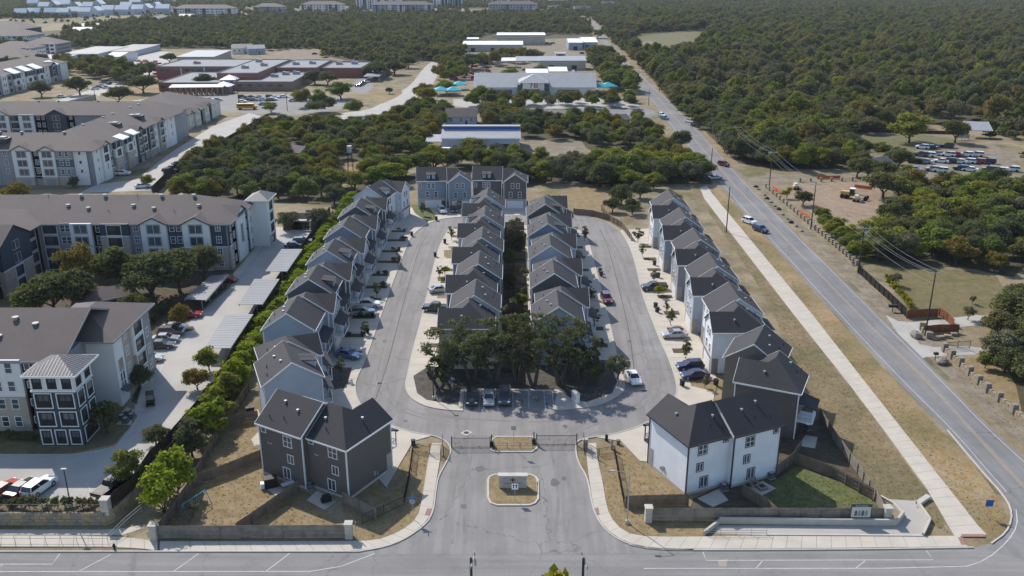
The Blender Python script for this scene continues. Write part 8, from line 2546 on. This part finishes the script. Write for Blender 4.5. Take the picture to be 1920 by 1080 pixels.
def condenser(p, lab, rz=0):
    t = thing('air_conditioner', lab, 'air conditioner', p, rz)
    MB().box(-.42, -.42, .08, .42, .42, .85).build('casing', 'black_iron', t)
    MB().box(-.5, -.5, 0, .5, .5, .08).build('plinth', 'kerb', t)
    MB().tube((0, 0, .85), (0, 0, .92), .34, 12).build('fan_guard', 'steel', t)
    for k in range(5):
        MB().box(-.44, -.43, .18 + k * .13, .44, .43, .22 + k * .13).build('louvre', 'greymetal', t)
for (px, py, lab) in ((1357, 918, 'air conditioner between the two patios of the white house'), (1445, 896, 'air conditioner beside the chairs of the white house'), (1514, 805, 'air conditioner in the shade behind the charcoal half house'), (581, 916, 'air conditioner behind the dividing fence of the charcoal house')):
    condenser(P(px, py), lab, .45)
for k, (px, py) in enumerate(((229, 787), (241, 779), (236, 793), (247, 785))):
    condenser(P(px, py, TZ), ['back left', 'back right', 'front left', 'front right'][k] + ' air conditioner of the four on the apartment pad')
sheet('ac_pad', [P(x, y, TZ).to_2d() for x, y in ((218, 796), (222, 783), (252, 774), (246, 797))], TZ + .022, 'concrete')
for nm, pts in (('patio', [(1307, 935), (1347, 917), (1366, 938), (1337, 951)]), ('patio', [(1405, 914), (1430, 902), (1455, 916), (1428, 930)]), ('patio', [(1497, 836), (1510, 816), (1533, 820), (1528, 841)]), ('patio', [(575, 938), (595, 920), (631, 941), (608, 956)]), ('patio', [(493, 913), (505, 905), (536, 918), (520, 932)]), ('patio', [(471, 824), (486, 808), (488, 833), (477, 837)])):
    sheet(nm, G(pts), .03, 'concrete')
gl = thing('grill', 'black barbecue grill on the patio of the charcoal house', 'grill', P(612, 942), .5)
MB().box(-.7, -.3, .2, .7, .3, .8).build('cabinet', 'black_plastic', gl); MB().box(-.5, -.3, .8, .5, .3, 1.15).build('hood', 'black_iron', gl)
gs = thing('garden_stack', 'covered black furniture stack on the far patio of the charcoal house', 'garden furniture', P(508, 912), .4)
MB().prism([(-.9, -.6), (.9, -.6), (.9, .6), (-.9, .6)], 0, 1.5).build('cover', 'black_plastic', gs); MB().box(-1.4, -.5, .1, -.9, .3, .9).build('basket', 'signwhite', gs)
tb = thing('garden_table', 'light blue topped folding table by the dividing fence', 'table', P(541, 917), .6)
MB().box(-.9, -.45, .9, .9, .45, .95).build('top', 'blue_top' if 'blue_top' in MT else 'paleblue', tb)
for x in (-.8, .8):
    for y in (-.35, .35):
        MB().box(x - .03, y - .03, 0, x + .03, y + .03, .9).build('leg', 'steel', tb)
for k, (px, py, a) in enumerate(((1410, 913, .3), (1419, 908, .9))):
    ch = thing('garden_chair', ['pale slatted garden chair nearer the patio edge', 'pale slatted garden chair against the white house'][k], 'chair', P(px, py, .03), a)
    for j in range(5):
        MB().box(-.3, -.3 + j * .12, .4, .3, -.22 + j * .12, .43).build('seat_slat', 'fencewood2', ch)
        MB().box(-.28 + j * .12, .3, .43, -.2 + j * .12, .34, 1.05).build('back_slat', 'fencewood2', ch)
    for x in (-.27, .27):
        for y in (-.27, .3):
            MB().box(x - .03, y - .03, 0, x + .03, y + .03, .4).build('leg', 'fencewood2', ch)
fp = thing('fire_pit', 'square dark fire pit on the patio in front of the garden chairs', 'fire pit', P(1428, 916, .03), .4)
MB().box(-.6, -.6, 0, .6, .6, .45).build('bowl', 'brick_base', fp); MB().box(-.4, -.4, .45, .4, .4, .48).build('tray', 'black_iron', fp)
sw = thing('swing_frame', 'teal swing frame in the shade of the big bright bush', 'swing frame', P(367, 955), rad(62))
MB().tube((-2, 0, 1.9), (2, 0, 1.9), .06, 6).build('top_bar', 'teal_cloth', sw)
for x in (-2, 2):
    for y in (-.9, .9):
        MB().tube((x, y, 0), (x, 0, 1.9), .05, 6).build('leg', 'teal_cloth', sw)
for x in (-.5, .5):
    MB().path([(x, -.2, 1.9), (x, -.2, .5), (x, .2, .5), (x, .2, 1.9)], .02).build('swing_chain', 'steel', sw)
hy = thing('fire_hydrant', 'small dark fire hydrant in the gravel strip by the front road', 'fire hydrant', P(215, 1030), 0)
MB().tube((0, 0, 0), (0, 0, .7), .14, 8).build('barrel', 'black_iron', hy); MB().tube((0, 0, .7), (0, 0, .88), .17, 8, .05).build('bonnet', 'black_iron', hy); MB().tube((-.26, 0, .45), (.26, 0, .45), .08, 6).build('outlet', 'black_iron', hy)
for (px, py, w, h, c, lab) in ((775, 834, .6, .8, 'black_plastic', 'dark utility pedestal at the end of the west iron fence'), (1137, 826, .4, .9, 'black_plastic', 'small dark utility pedestal by the east walk'), (1147, 842, .35, 1.6, 'greymetal', 'grey meter pedestal on the lawn by the east iron fence'), (1159, 833, .5, .7, 'olive', 'green utility pedestal beside the grey one'), (1097, 842, .7, 1.7, 'tan_sheet', 'tan gate control cabinet at the east walk gate')):
    t = thing('utility_pedestal', lab, 'utility box', P(px, py), .1)
    MB().box(-w / 2, -w * .4, 0, w / 2, w * .4, h).build('cabinet', c, t); MB().box(-w / 2 - .04, -w * .4 - .04, h, w / 2 + .04, w * .4 + .04, h + .06).build('lid', c, t)
ky = thing('keypad_post', 'thin entry keypad post at the gate island', 'keypad', P(940, 846), 0) if False else None
fl = thing('small_flag', 'small striped flag on a short pole in a bed of the inner west row', 'flag', P(846, 481, .12), 0)
MB().tube((0, 0, 0), (0, 0, 2.2), .03, 5).build('pole', 'steel', fl)
for k in range(5):
    MB().box(.03, -.01, 1.5 + k * .13, .95, .01, 1.62 + k * .13).build('stripe', 'red' if k % 2 else 'signwhite', fl)
MB().box(.03, -.014, 1.85, .4, .014, 2.14).build('canton', 'signblue', fl)

# far walls and the air
for pts, lab, h in (([(640, 120), (726, 117), (800, 113), (833, 107)], 'long pale boundary wall behind the school oaks', 2.4), ([(540, 118), (600, 117), (640, 120)], 'pale boundary wall behind the school roofs', 2.4), ([(90, 208), (180, 186)], 'concrete wall beside the west car park', 2.6)):
    low_wall(F0(pts), h, lab, .4, 'aptbeige')
fe = wood_fence('park_fence', F0([(1578, 247), (1700, 250), (1800, 252)]), 'dark rail fence at the foot of the woods behind the park meadow', 1.4, mat='polewood', pitch=2.5)
# ------------------------------------------------------------------ the air between here and the ridge
HAZE = 0.000045
hz = MB().box(-3200, -120, -1.2, 3200, 3150, 92)
hm = bpy.data.materials.new('haze_air')
hm.use_nodes = True
nt = hm.node_tree
nt.nodes.remove(nt.nodes['Principled BSDF'])
pvn = nt.nodes.new('ShaderNodeVolumePrincipled')
pvn.inputs['Color'].default_value = (.78, .86, 1.0, 1)
pvn.inputs['Density'].default_value = HAZE
pvn.inputs['Anisotropy'].default_value = 0.2
nt.links.new(pvn.outputs[0], nt.nodes['Material Output'].inputs['Volume'])
if HAZE: o = hz.build('haze', hm)
if HAZE: o["kind"] = "stuff"
